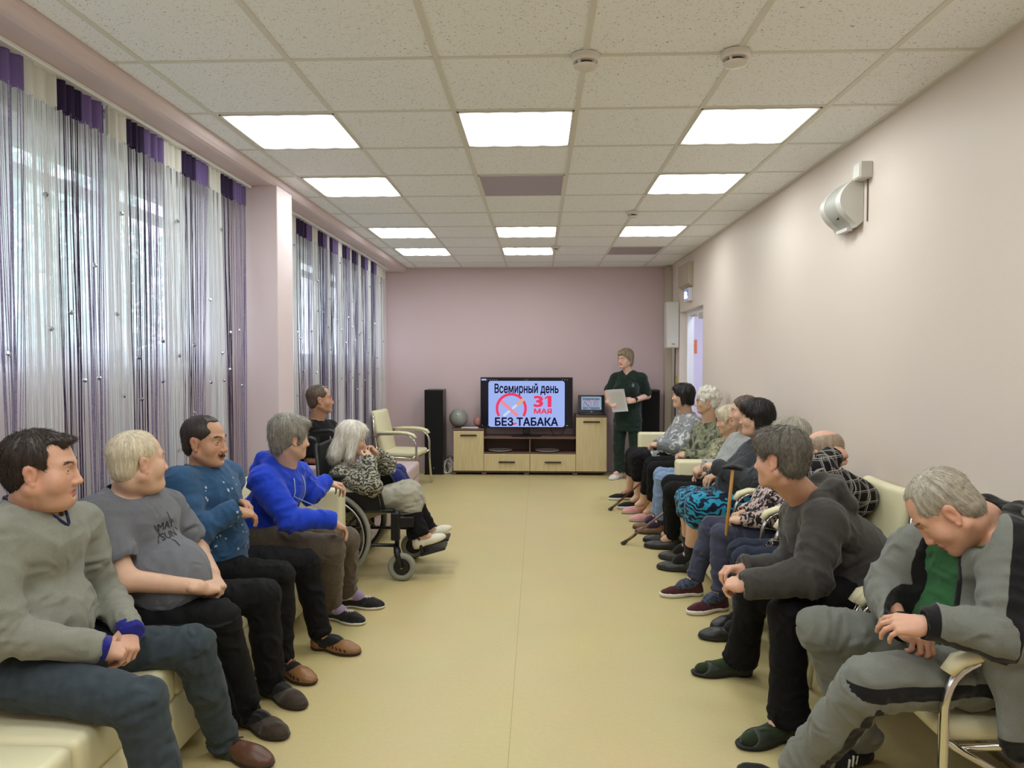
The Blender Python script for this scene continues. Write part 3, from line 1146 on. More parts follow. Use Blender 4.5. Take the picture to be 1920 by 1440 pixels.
MB().box(-.064, -.06, -.24, .24, .05, .23, bev=.002).build('front_panel', bg, t)
t = thing('wall_heater', 'upright white cabinet box hanging in the corner beside the doorway', 'wall box', (1.585, 8.80, 1.63))
hw = mat('heater_white', 'cfccc2', rough=.4)
MB().box(0, .153, -.07, .10, 0, .57, bev=.006).build('housing', hw, t)
MB().box(.008, .145, -.076, -.07, .012, .558, bev=.003).build('front_panel', hw, t)
MB().box(.06, .10, -.079, -.076, .04, .055).build('badge', mat('grey_badge', '8a867e'), t)
MB().tube(arc((.12, .0, 0), (.115, 0, -.5), (.13, 0, -1.0), 10), .007).build('power_cord', black, t, smooth=True)
t = thing('cable_duct', 'beige vertical duct running up the far right corner', 'duct', (XR, 9.25, 0))
MB().box(-.085, -.002, -.04, .085, 0, ZC - .01, bev=.003).build('duct_body', mat('duct_beige', 'bdb2a4', rough=.5), t)
MB().box(-.089, -.085, -.036, .03, 0.01, ZC - .02, bev=.001).build('cover', MATS['duct_beige'], t)
p = P(1268, 711, 8.9)
t = thing('wall_socket', 'small yellow socket on the wall below the white cabinet box', 'socket', (XR, 8.86, p[2]))
MB().box(-.03, 0, -.035, .035, -.05, .05, bev=.006).build('plate', mat('socket_yellow', 'c8b860', rough=.4), t)
MB().lathe([(0, .002), (.014, .002), (.014, 0)], n=14, M=Matrix.Translation((-.030, 0, .018)) @ Matrix.Rotation(-math.pi / 2, 4, 'Y')).build('outlet', black, t)
MB().lathe([(0, .002), (.014, .002), (.014, 0)], n=14, M=Matrix.Translation((-.030, 0, -.022)) @ Matrix.Rotation(-math.pi / 2, 4, 'Y')).build('outlet', black, t)

# ------------------------------------------------------------------ seats
cream = mat('cream_leatherette', 'dfd8b4', rough=.38, bump=(260, .08), spec=.45)
lilac_l = mat('lilac_leatherette', 'c3aeb2', rough=.4, bump=(260, .08))
chrome = mat('chrome', 'd8d5cc', rough=.12, metal=1)


def sofa(label, y0, y1, xf, xb, side, m, seat=.41, back=None, arms=(), armh=.66, armw=.13, group=None, backh=.78, armx=0.0):
    """Box sofa: xf its front, xb its back against the wall; side +1 faces right."""
    t = thing('sofa', label, 'sofa', ((xf + xb) / 2, (y0 + y1) / 2, 0), 0, group)
    cx, cy = (xf + xb) / 2, (y0 + y1) / 2
    f, b = (xf - cx), (xb - cx)
    lo, hi = min(f, b), max(f, b)
    a, c = y0 - cy, y1 - cy
    ia = a + (armw if 'near' in arms else 0)
    ic = c - (armw if 'far' in arms else 0)
    sd = .018 * (1 if f > 0 else -1)
    MB().box(lo + .01, hi - .01, ia, ic, .05, seat - .15, bev=.012).build('base', m, t, angle=.6)
    nn = max(1, round((ic - ia) / .62))
    for k in range(nn):
        MB().box(lo, hi, ia + (ic - ia) * k / nn + .002, ia + (ic - ia) * (k + 1) / nn - .002, seat - .15, seat, bev=.03, seg=4).build('seat_cushion', m, t, angle=.6)
    if back:
        bx = (b + (back if b < 0 else -back))
        MB().box(min(b, bx), max(b, bx), a, c, .05, backh, bev=.03, seg=4).build('backrest', m, t, angle=.6)
    for e in arms:
        y = (a, a + armw) if e == 'near' else (c - armw, c)
        MB().box(lo - (armx if f < 0 else 0), hi + (armx if f > 0 else 0), y[0], y[1], .05, armh, bev=.025, seg=4).build('armrest', m, t, angle=.6)
    for x in (lo + .06, hi - .06):
        for y in (a + .06, c - .06):
            MB().lathe([(0, 0), (.025, 0), (.03, .05), (0, .05)], cx=x, cy=y, n=14).build('foot', black, t)
    return t


sofa('cream backless banquette nearest the camera under the man in the grey sweater', 1.35, 3.02, -1.31, -1.91, 1, cream)
sofa('cream sofa with a backrest under the two people in blue', 3.04, 4.46, -1.33, -1.90, 1, cream, back=.13, arms=('far',), armh=.68, armw=.13, backh=.74, armx=.09)
sofa('lilac sofa by the far window behind the wheelchair', 5.25, 7.45, -1.27, -1.88, 1, lilac_l, arms=('near',), armh=.67, seat=.40)
sofa('cream sofa by the doorway, nearest the tower speaker on the right side', 5.55, 7.78, 1.10, 1.70, -1, cream, back=.12, arms=('near', 'far'), armh=.69, armw=.14)
sofa('cream bench on the right side under the woman in the blue flowered skirt', 4.52, 5.52, 1.12, 1.70, -1, cream, back=.12)


def chair(label, x, y, rz, group):
    """Cream padded armchair on a chrome tube frame; local front is -x."""
    t = thing('armchair', label, 'chair', (x, y, 0), rz, group)
    mb = MB().box(-.25, .24, -.245, .245, .37, .435, bev=.028, seg=4)
    for v in mb.bm.verts:
        v.co.z += .012 * math.cos(v.co.y * 5) - .03 * max(0, -v.co.x - .12) + .0
    mb.build('seat', cream, t, angle=.6)
    n = 9
    mb = MB().box(-.035, .035, -.235, .235, 0, .50, bev=.03, seg=4)
    bmesh.ops.subdivide_edges(mb.bm, edges=[e for e in mb.bm.edges if e.calc_length() > .2], cuts=6, use_grid_fill=True)
    for v in mb.bm.verts:
        k = v.co.z / .50
        v.co.y *= .86 + .14 * math.sin(math.pi * min(1, k * .75 + .1))
        v.co.x += .165 + .11 * k - .03 * math.cos(v.co.y / .235 * 1.2) + .01
        v.co.z += .40
    mb.build('backrest', cream, t, angle=.8)
    for s in (-1, 1):
        y = .275 * s
        pts = [(.27, y * .93, .60), (.16, y, .635), (-.02, y, .640)] + arc((-.14, y, .636), (-.25, y, .62), (-.262, y, .50), 8) + [(-.262, y, .30), (-.285, y, .012)]
        MB().tube(pts, .0125, n=10, flat=((0, 1, 0), 1.5)).build('front_leg', chrome, t, smooth=True)
        MB().tube([(-.262, y * .97, .40), (-.20, y * .96, .36), (.05, y * .96, .22), (.30, y * .96, .012)], .011, n=10).build('rear_leg', chrome, t, smooth=True)
        pp = [(.20, y, .652), (.08, y, .660), (-.06, y, .662), (-.16, y, .655), (-.225, y, .635), (-.255, y, .60)]
        MB().tube(pp, [.020, .026, .029, .030, .029, .022], n=14, flat=((0, 0, 1), .62)).build('arm_pad', cream, t, smooth=True)
        MB().tube([(.255, y * .90, .84), (.245, y * .9, .66), (.215, y * .9, .48), (.10, y * .9, .375), (-.2, y * .9, .365)], .011, n=8).build('side_tube', chrome, t, smooth=True)
    MB().tube([(-.20, -.26, .36), (-.20, .26, .36)], .010, n=8).tube([(.10, -.25, .36), (.10, .25, .36)], .010, n=8).build('cross_tube', chrome, t, smooth=True)
    return t


CG = 'cream chrome-framed armchairs'
chair('cream armchair under the dozing man in the grey tracksuit', 1.43, 2.30, 0, CG)
chair('cream armchair under the man in the dark grey hoodie', 1.42, 2.88, 0, CG)
chair('cream armchair under the bald man in the plaid shirt', 1.472, 3.45, 0, CG).scale = (.84, 1, 1)
chair('cream armchair under the woman in the black and white patterned blouse', 1.472, 4.22, 0, CG).scale = (.84, 1, 1)
chair('empty cream armchair between the lilac sofa and the left tower speaker', -1.60, 8.12, math.pi - .12, CG)


# ------------------------------------------------------------------ wheelchair
def wheelchair(x, y, rz):
    t = thing('wheelchair', 'black wheelchair with grey tyres under the white haired woman', 'wheelchair', (x, y, 0), rz)
    bm_ = mat('wheelchair_black', '121214', rough=.4)
    nyl = mat('black_nylon', '0d0d10', rough=.75, bump=(400, .2))
    tyre = mat('grey_tyre', '8a8a80', rough=.7)
    steel = mat('spoke_steel', 'c0c0c0', rough=.25, metal=1)
    orange = mat('orange_reflector', 'd07820', rough=.3)
    R = .305

    def ring(r, rr, yy, cx, cz, n=48, m=10):
        return MB().tube([(cx + r * math.cos(a), yy, cz + r * math.sin(a)) for a in np.linspace(0, 2 * math.pi, n + 1)[:-1]], rr, n=m, closed=True)
    for s in (-1, 1):
        yy = .285 * s
        WX = -.085
        w = ring(R - .017, .017, yy, WX, R).build('wheel', tyre, t, smooth=True)
        mb = ring(R - .036, .010, yy, WX, R)
        mb.build('wheel_rim', bm_, w, smooth=True)
        ring(R - .045, .007, yy + .035 * s, WX, R).build('hand_rim', steel, w, smooth=True)
        mb = MB()
        for k in range(24):
            a = 2 * math.pi * k / 24
            a2 = a + (.35 if k % 2 else -.35)
            mb.tube([(WX + .03 * math.cos(a2), yy + .02 * (1 if k % 4 < 2 else -1), R + .03 * math.sin(a2)), (WX + (R - .04) * math.cos(a), yy, R + (R - .04) * math.sin(a))], .0014, n=4)
        mb.build('spokes', steel, w)
        MB().lathe([(0, -.04), (.028, -.04), (.033, -.02), (.033, .02), (.028, .04), (0, .04)], n=18, M=Matrix.Translation((WX, yy, R)) @ Matrix.Rotation(math.pi / 2, 4, 'X')).build('hub', bm_, w, angle=.6)
        MB().box(WX + .14, WX + .20, yy - .006, yy + .006, R - .03, R + .03, bev=.004).build('reflector', orange, w)
        # caster
        cx, cr = .42, .095
        c = ring(cr - .022, .022, yy * .93, cx, cr, 32, 12).build('caster', tyre, t, smooth=True)
        MB().lathe([(0, -.016), (.05, -.018), (.056, -.01), (.056, .01), (.05, .018), (0, .016)], n=24, M=Matrix.Translation((cx, yy * .93, cr)) @ Matrix.Rotation(math.pi / 2, 4, 'X')).build('caster_disc', bm_, c, angle=.6)
        MB().lathe([(0, -.03), (.008, -.03), (.008, .03), (0, .03)], n=12, M=Matrix.Translation((cx, yy * .93, cr)) @ Matrix.Rotation(math.pi / 2, 4, 'X')).build('axle_bolt', steel, c)
        MB().tube([(cx, yy * .93 - .028, cr), (cx - .03, yy * .93 - .028, cr + .10), (cx - .035, yy * .93, cr + .13)], [.015, .02, .022], n=8).tube([(cx, yy * .93 + .028, cr), (cx - .03, yy * .93 + .028, cr + .10), (cx - .035, yy * .93, cr + .13)], [.015, .02, .022], n=8).build('fork', bm_, c, smooth=True)
        # side frame
        yf = .245 * s
        f = MB()
        f.tube([(-.16, yf, .93), (-.13, yf, .50), (-.12, yf, .22)], .0125, n=8)
        f.tube([(-.13, yf, .47), (.36, yf, .47)], .0125, n=8)
        f.tube([(-.12, yf, .24), (.385, yf, .235)], .0125, n=8)
        f.tube([(.385, yf, .47), (.385, yf, .20)], .016, n=8)
        f.tube([(.12, yf, .47), (.12, yf, .24)], .012, n=8)
        f.tube([(-.12, yf, .24), (-.24, yf, .06)], .012, n=8)
        f.tube([(.14, yf, .47), (.0, yf, .305)], .010, n=8)
        f.build('side_frame', bm_, t, smooth=True)
        MB().tube([(-.16, yf, .93), (-.17, yf, .955), (-.20, yf, .962), (-.32, yf, .945)], [.0125, .013, .017, .017], n=10).build('push_handle', bm_, t, smooth=True)
        MB().box(-.12, .22, yf - .03, yf + .03, .685, .715, bev=.012, seg=3).build('armrest', nyl, t, angle=.6)
        MB().tube([(-.12, yf, .69), (-.12, yf, .48)], .011, n=8).tube([(.20, yf, .69), (.27, yf, .60), (.30, yf, .47)], .011, n=8).build('armrest_post', bm_, t, smooth=True)
        sp = MB().prism([(-.11, .48), (-.11, .685), (.19, .685), (.26, .60), (.28, .48)], 1, yf + .012 * s, yf + .018 * s).build('side_panel', bm_, t)
        if s < 0:
            lab = MB().box(.035, .13, yf - .0205, yf - .0185, .60, .645).build('name_label', mat('label_white', 'cfccc4', rough=.6), sp)
            ink = MATS['ink']
            Mx = Matrix.Translation((.0825, yf - .021, .632)) @ Matrix.Rotation(math.pi / 2, 4, 'X')
            text_obj('label_lettering', 'Арсентьева', .02, ink, lab, Mx, fit=(.075, .012))
            text_obj('label_lettering', '7 эт', .02, ink, lab, Matrix.Translation((.0825, yf - .021, .612)) @ Matrix.Rotation(math.pi / 2, 4, 'X'), fit=(.028, .010))
        # leg rest
        MB().box(.345, .405, yf - .02, yf + .02, .27, .46, bev=.008).box(.39, .50, yf - .012, yf + .012, .36, .43, bev=.006).build('hanger_bracket', bm_, t)
        yl = .20 * s
        MB().tube([(.36, yf, .44), (.46, yl, .44), (.50, yl, .42), (.53, yl, .24), (.555, yl, .17)], .0125, n=8).build('leg_rest', bm_, t, smooth=True)
        M = Matrix.Translation((.60, .115 * s, .172)) @ Matrix.Rotation(math.radians(-16), 4, 'Y')
        MB().box(-.07, .11, -.085, .085, -.012, .012, bev=.008, M=M).build('footplate', bm_, t)
    MB().box(-.11, .36, -.235, .235, .455, .475, bev=.008).build('seat', nyl, t)
    mb = MB().box(-.16, -.13, -.235, .235, .48, .92, bev=.012)
    mb.build('backrest', nyl, t)
    MB().tube([(.10, -.24, .25), (.10, .24, .46)], .011, n=8).tube([(.13, .24, .25), (.13, -.24, .46)], .011, n=8).build('cross_brace', bm_, t, smooth=True)
    return t


wheelchair(-1.345, 4.90, .03)


# ------------------------------------------------------------------ walking sticks
def stick(label, tip, top, shaft, m2, handle=True, group=None):
    a, b = np.array(tip, float), np.array(top, float)
    t = thing('walking_stick', label, 'walking stick', tuple(a), 0, group)
    d = b - a
    n = d / np.linalg.norm(d)
    L = np.linalg.norm(d)
    MB().tube([n * .03, n * .14], .0125, n=10).build('lower_tube', m2, t, smooth=True) if m2 else None
    MB().tube([n * (.13 if m2 else .02), d], .0095, n=10).build('shaft', shaft, t, smooth=True)
    MB().tube([n * 0, n * .006, n * .045, n * .05], [.019, .020, .014, .0125], n=14).build('rubber_foot', mat('brown_rubber', '3a2c20', rough=.8), t, smooth=True)
    if handle:
        h = np.array([-.0, -.05, .0])
        MB().tube([d + np.array([-.06, 0, .008]), d + np.array([-.03, 0, .014]), d + np.array([.0, 0, .012]), d + np.array([.05, 0, -.002])], [.011, .014, .016, .010], n=10).build('handle', black, t, smooth=True)
    return t


brown = mat('brown_lacquer', '5a2c1c', rough=.3)
lightw = mat('light_wood', 'a5713a', rough=.4, var=(12, .4, '8a5628'), stretch=(1, 1, .2))
steelg = mat('bronze_tube', '6f5a40', rough=.35, metal=.6)
stick('brown walking stick leaning beside the woman in the grey floral cardigan', G(1142, 957, .0), P(1244, 868, 6.98), brown, steelg, group='walking sticks')
stick('light wooden walking stick by the pink slippers', G(1190, 973, .0), P(1250, 900, 6.36), lightw, None, group='walking sticks')
stick('metal walking stick reaching farthest into the aisle', G(1166, 1021, .0), P(1290, 927, 5.62), mat('mauve_tube', '8a746c', rough=.35, metal=.5), steelg, group='walking sticks')
stick('honey coloured walking stick with black handle held by the woman in the patterned blouse', P(1350, 1115, 4.24), P(1374, 880, 4.02), mat('honey_wood', 'b8853c', rough=.35), None, group='walking sticks')
# ------------------------------------------------------------------ sculpting: smooth solids on a grid, then a surface
BIG = np.float32(0.6)
V3 = lambda *a: np.array(a, float)


def unit(v):
    v = np.asarray(v, float)
    return v / max(np.linalg.norm(v), 1e-9)


def capsule(a, b, ra, rb, flat=None):
    """Tapered rod; flat=(axis, factor): the section is factor times as deep along that axis."""
    a, b = np.asarray(a, float), np.asarray(b, float)
    ab = b - a
    l2 = max(ab @ ab, 1e-9)
    r = max(ra, rb)

    def f(x, y, z):
        px, py, pz = x - a[0], y - a[1], z - a[2]
        t = np.clip((px * ab[0] + py * ab[1] + pz * ab[2]) / l2, 0, 1)
        qx, qy, qz = px - t * ab[0], py - t * ab[1], pz - t * ab[2]
        d2 = qx * qx + qy * qy + qz * qz
        rr = ra + t * (rb - ra)
        if flat is None:
            return np.sqrt(d2) - rr
        n, s = flat
        qn = qx * n[0] + qy * n[1] + qz * n[2]
        d = np.sqrt(d2 + qn * qn * (1 / (s * s) - 1)) - rr
        return d * min(1.0, (s + 1) / 2)
    lo = np.minimum(a, b) - r
    hi = np.maximum(a, b) + r
    return f, lo, hi


def ellipsoid(c, r, R=None):
    c, r = np.asarray(c, float), np.asarray(r, float)
    m = r.min()

    def f(x, y, z):
        px, py, pz = x - c[0], y - c[1], z - c[2]
        if R is not None:
            px, py, pz = (R[0, 0] * px + R[1, 0] * py + R[2, 0] * pz, R[0, 1] * px + R[1, 1] * py + R[2, 1] * pz,
                          R[0, 2] * px + R[1, 2] * py + R[2, 2] * pz)
        k0 = np.sqrt((px / r[0]) ** 2 + (py / r[1]) ** 2 + (pz / r[2]) ** 2)
        k1 = np.sqrt((px / r[0] ** 2) ** 2 + (py / r[1] ** 2) ** 2 + (pz / r[2] ** 2) ** 2)
        return k0 * (k0 - 1) / np.maximum(k1, 1e-6)
    e = np.full(3, r.max()) if R is not None else r
    return f, c - e, c + e


def halfspace(p, n):
    """Solid on the side the normal n points away from (negative inside)."""
    p, n = np.asarray(p, float), unit(n)
    return (lambda x, y, z: (x - p[0]) * n[0] + (y - p[1]) * n[1] + (z - p[2]) * n[2]), None, None


class Grid:
    def __init__(s, lo, hi, h):
        s.h = h
        s.lo = np.asarray(lo, float)
        n = np.ceil((np.asarray(hi) - s.lo) / h).astype(int) + 1
        s.n = n
        s.ax = [(s.lo[i] + h * np.arange(n[i])).astype(np.float32) for i in range(3)]
        s.d = np.full(tuple(n), BIG, np.float32)

    def _win(s, lo, hi, pad):
        if lo is None:
            return tuple(slice(0, k) for k in s.n)
        a = np.clip(np.floor((lo - pad - s.lo) / s.h).astype(int), 0, s.n)
        b = np.clip(np.ceil((hi + pad - s.lo) / s.h).astype(int) + 1, 0, s.n)
        if (b <= a).any():
            return None
        return tuple(slice(a[i], b[i]) for i in range(3))

    def _eval(s, w, f):
        x, y, z = s.ax[0][w[0]][:, None, None], s.ax[1][w[1]][None, :, None], s.ax[2][w[2]][None, None, :]
        return np.broadcast_to(f(x, y, z), s.d[w].shape).astype(np.float32)

    def add(s, prim, k=0.0):
        w = s._win(prim[1], prim[2], k + 3 * s.h + .004)
        if w is None:
            return s
        a, b = s.d[w], s._eval(w, prim[0])
        if k > 0:
            h = np.clip(.5 + .5 * (a - b) / k, 0, 1)
            s.d[w] = a + (b - a) * h - k * h * (1 - h)
        else:
            s.d[w] = np.minimum(a, b)
        return s

    def sub(s, prim, k=0.0):
        w = s._win(prim[1], prim[2], k + 2 * s.h)
        if w is None:
            return s
        a, b = s.d[w], -s._eval(w, prim[0])
        if k > 0:
            h = np.clip(.5 + .5 * (b - a) / k, 0, 1)
            s.d[w] = a + (b - a) * h + k * h * (1 - h)
        else:
            s.d[w] = np.maximum(a, b)
        return s

    def cut(s, p, n, k=0.0):
        """Keeps the side of the plane that n points away from."""
        f = halfspace(p, n)[0]
        w = tuple(slice(0, m) for m in s.n)
        b = s._eval(w, f)
        a = s.d
        if k > 0:
            h = np.clip(.5 + .5 * (b - a) / k, 0, 1)
            s.d = a + (b - a) * h + k * h * (1 - h)
        else:
            s.d = np.maximum(a, b)
        return s

    def surface(s):
        """Surface nets: vertices (n,3) and quads (m,4)."""
        d = s.d
        d[0], d[-1], d[:, 0], d[:, -1], d[:, :, 0], d[:, :, -1] = BIG, BIG, BIG, BIG, BIG, BIG
        neg = d < 0
        c = neg[:-1, :-1, :-1].astype(np.int8)
        tot = np.zeros_like(c)
        for i in (0, 1):
            for j in (0, 1):
                for k in (0, 1):
                    tot += neg[i:neg.shape[0] - 1 + i, j:neg.shape[1] - 1 + j, k:neg.shape[2] - 1 + k]
        act = (tot > 0) & (tot < 8)
        I = np.argwhere(act)
        if not len(I):
            return np.zeros((0, 3)), np.zeros((0, 4), int)
        idx = np.full(act.shape, -1, np.int32)
        idx[act] = np.arange(len(I))
        co = [(i, j, k) for i in (0, 1) for j in (0, 1) for k in (0, 1)]
        vals = np.stack([d[I[:, 0] + i, I[:, 1] + j, I[:, 2] + k] for i, j, k in co], 1)
        acc = np.zeros((len(I), 3))
        cnt = np.zeros(len(I))
        for a in range(8):
            for b in range(a + 1, 8):
                A, B = np.array(co[a]), np.array(co[b])
                if abs(A - B).sum() != 1:
                    continue
                va, vb = vals[:, a], vals[:, b]
                m = (va < 0) != (vb < 0)
                t = np.where(m, va / np.where(m, va - vb, 1), 0)
                acc += np.where(m[:, None], A + t[:, None] * (B - A), 0)
                cnt += m
        V = s.lo + (I + acc / cnt[:, None]) * s.h
        Fs = []
        for ax in range(3):
            u, v = (ax + 1) % 3, (ax + 2) % 3
            sl0 = [slice(None)] * 3
            sl1 = [slice(None)] * 3
            sl0[ax], sl1[ax] = slice(0, -1), slice(1, None)
            n0, n1 = neg[tuple(sl0)], neg[tuple(sl1)]
            E = np.argwhere(n0 != n1)
            if not len(E):
                continue
            E = E[(E[:, u] > 0) & (E[:, v] > 0) & (E[:, u] < act.shape[u]) & (E[:, v] < act.shape[v])]
            q = []
            for du, dv in ((1, 1), (0, 1), (0, 0), (1, 0)):
                K = E.copy()
                K[:, u] -= du
                K[:, v] -= dv
                q.append(idx[K[:, 0], K[:, 1], K[:, 2]])
            q = np.stack(q, 1)
            fl = ~n0[E[:, 0], E[:, 1], E[:, 2]]
            q[fl] = q[fl][:, ::-1]
            Fs.append(q[(q >= 0).all(1)])
        return V, np.concatenate(Fs)


def normals(V, F):
    n = np.cross(V[F[:, 2]] - V[F[:, 0]], V[F[:, 3]] - V[F[:, 1]])
    N = np.zeros_like(V)
    for k in range(4):
        np.add.at(N, F[:, k], n)
    return N / np.maximum(np.linalg.norm(N, axis=1), 1e-12)[:, None]


_LAT = np.random.default_rng(77).random((32, 32, 32)).astype(np.float32)


def noise(p):
    """Smooth value noise in -1..1 at points p (n,3)."""
    p = np.asarray(p)
    i = np.floor(p).astype(int)
    f = p - i
    f = f * f * (3 - 2 * f)
    r = 0
    for a in (0, 1):
        for b in (0, 1):
            for c in (0, 1):
                w = (f[:, 0] if a else 1 - f[:, 0]) * (f[:, 1] if b else 1 - f[:, 1]) * (f[:, 2] if c else 1 - f[:, 2])
                r = r + w * _LAT[(i[:, 0] + a) % 32, (i[:, 1] + b) % 32, (i[:, 2] + c) % 32]
    return r * 2 - 1


def seg_dist(p, a, b):
    ab = b - a
    t = np.clip(((p - a) @ ab) / max(ab @ ab, 1e-9), 0, 1)
    return np.linalg.norm(p - a - t[:, None] * ab, axis=1), t


def strands(pts, dirs, nrm, length, width, seg=4, lift=.25, grav=.0, rng=None, curl=0.0, hold=None):
    """Thin three-sided tapering hairs starting at pts, lying along dirs; hold keeps them near the skull: (centre, radii, R)."""
    n = len(pts)
    rng = rng or np.random.default_rng(1)
    L = length * (.6 + .8 * rng.random(n))
    d = dirs + nrm * lift * (.4 + 1.2 * rng.random((n, 1))) + .18 * rng.normal(size=(n, 3))
    d /= np.linalg.norm(d, axis=1)[:, None]
    P_ = [pts.copy()]
    cur = pts.copy()
    for k in range(seg):
        d = d + np.array([0, 0, -1.0]) * grav + curl * rng.normal(size=(n, 3)) - nrm * lift * .55 / seg * (k > 0)
        d /= np.linalg.norm(d, axis=1)[:, None]
        cur = cur + d * (L / seg)[:, None]
        P_.append(cur.copy())
    P_ = np.stack(P_, 1)
    t = P_[:, -1] - P_[:, 0]
    t /= np.maximum(np.linalg.norm(t, axis=1), 1e-9)[:, None]
    u = np.cross(t, nrm)
    u /= np.maximum(np.linalg.norm(u, axis=1), 1e-6)[:, None]
    v = np.cross(t, u)
    V = []
    for k in range(seg + 1):
        w = width * (1 - .75 * (k / seg) ** 1.5)
        for a in (0, 2.094, 4.189):
            V.append(P_[:, k] + (u * math.cos(a) + v * math.sin(a)) * w)
    V = np.stack(V, 1)                       # n, 3(seg+1), 3
    m = 3 * (seg + 1)
    F = []
    for k in range(seg):
        for a in range(3):
            b = (a + 1) % 3
            F.append((3 * k + a, 3 * k + b, 3 * k + 3 + b, 3 * k + 3 + a))
    F = np.array(F)
    F = (F[None] + (np.arange(n) * m)[:, None, None]).reshape(-1, 4)
    return V.reshape(-1, 3), F, m
# ------------------------------------------------------------------ people
EYEM = None


def rot_frame(f, up):
    f = unit(f)
    r = unit(np.cross(f, up))
    u = np.cross(r, f)
    return np.stack([r, f, u], 1)          # columns: right, forward, up


def look_frame(c, side, a, pitch, roll=0.0):
    """Head frame: a degrees away from a pure profile as the camera sees it, pitch and roll in degrees."""
    r = unit([c[0], c[1], 0])
    p = V3(r[1], -r[0], 0) * side
    a, pitch, roll = (math.radians(v) for v in (a, pitch, roll))
    f = p * math.cos(a) + r * math.sin(a)
    f = f * math.cos(pitch) + V3(0, 0, math.sin(pitch))
    R = rot_frame(f, V3(0, 0, 1))
    cr, sr = math.cos(roll), math.sin(roll)
    return np.stack([R[:, 0] * cr - R[:, 2] * sr, R[:, 1], R[:, 2] * cr + R[:, 0] * sr], 1)


class Head:
    def __init__(s, c, R, k=1.0):
        s.c, s.R, s.k = np.asarray(c, float), R, k

    def T(s, *v):
        return s.c + s.R @ (np.array(v, float) * s.k)

    def inv(s, p):
        return ((p - s.c) @ s.R) / s.k

    def ell(s, c, r):
        return ellipsoid(s.T(*c), np.array(r) * s.k, s.R)

    def cap(s, a, b, ra, rb=None):
        return capsule(s.T(*a), s.T(*b), ra * s.k, (ra if rb is None else rb) * s.k)


def head_ops(H, o):
    """Skull, face, ears and neck as a list of (op, solid, smoothness)."""
    fat, age, nose = o.get('fat', 0), o.get('age', 0.5), o.get('nose', 1.0)
    k = H.k
    A = []
    add = lambda p, s=.012: A.append(('+', p, s * k))
    sub = lambda p, s=.008: A.append(('-', p, s * k))
    add(H.ell((0, -.018, .035), (.073, .094, .078)), 0)
    add(H.ell((0, .028, -.028), (.060 + .008 * fat, .058, .080)), .03)
    for x in (-1, 1):
        add(H.cap((.052 * x * (1 + .12 * fat), -.012, -.055), (.014 * x, .060, -.097), .020 + .003 * fat, .018 + .004 * fat), .03)
        add(H.ell((.042 * x + .004 * fat * x, .046, -.034), (.024 + .007 * fat, .024 + .003 * fat, .026 + .012 * fat)), .02)
        add(H.cap((.042 * x, .058 - .003 * fat, .020), (.010 * x, .078 - .003 * fat, .018), .010, .009), .014 + .006 * fat)
        sub(H.ell((.031 * x, .088, -.002), (.020, .018, .013)), .012)
    add(H.ell((0, .068, -.098), (.020 + .006 * fat, .015, .014)), .018)
    if fat > .4:
        add(H.ell((0, .030, -.106), (.054, .046, .030)), .03)
    add(H.ell((0, .058, -.066), (.034, .026, .030)), .018)
    add(H.cap((0, .078, .012), (0, .0945, -.037), .0075, .0105 * nose), .010)
    add(H.ell((0, .0945, -.040), (.0125 * nose, .0125 * nose, .0105)), .007)
    for x in (-1, 1):
        add(H.ell((.0125 * x * nose, .088, -.043), (.008, .011, .008)), .006)
        sub(H.ell((.006 * x, .094, -.0525), (.0035, .0045, .003)), .003)
        if age > .3:
            sub(H.cap((.019 * x, .086, -.046), (.030 * x, .070, -.074), .0018 + .0012 * age, .0015), .006)
        add(H.ell((.031 * x, .0655, -.0035), (.0148, .0138, .0125)), .004)
        if not o.get('shut'):
            sub(H.ell((.031 * x, .082, -.002), (.0115, .012, o.get('lid', .0038))), .0015)
        else:
            sub(H.cap((.021 * x, .0795, -.008), (.042 * x, .0745, -.008), .0012), .002)
        if age > .4:
            sub(H.cap((.022 * x, .080, -.020), (.042 * x, .069, -.018), .0012), .005)
    # mouth
    add(H.cap((-.020, .074, -.0675), (0, .0855, -.0655), .0045, .0055), .005)
    add(H.cap((.020, .074, -.0675), (0, .0855, -.0655), .0045, .0055), .005)
    add(H.cap((-.016, .075, -.077), (0, .083, -.0775), .005, .0062), .005)
    add(H.cap((.016, .075, -.077), (0, .083, -.0775), .005, .0062), .005)
    for x in (-1, 1):
        sub(H.cap((0, .0905, -.0715), (.025 * x, .075, -.0722 + .002 * o.get('smile', 0)), .0018), .003)
    if o.get('open'):
        sub(H.ell((0, .088, -.0725), (.013, .010, .0035)), .003)
    sub(H.cap((-.012, .083, -.0865), (.012, .083, -.0865), .004), .008)
    # ears
    for x in (-1, 1):
        add(H.ell((.0745 * x, -.012, -.010), (.0075, .0175, .030)), .006)
        add(H.ell((.0795 * x, -.018, .004), (.0060, .0145, .020)), .004)
        add(H.ell((.076 * x, -.004, -.038), (.006, .008, .009)), .004)
        sub(H.ell((.0865 * x, -.010, -.008), (.0085, .009, .018)), .004)
        sub(H.cap((.089 * x, -.018, .008), (.089 * x, -.022, -.006), .0035), .003)
    return A


def run_ops(g, ops):
    for op, p, k in ops:
        (g.add if op == '+' else g.sub)(p, k)
    return g


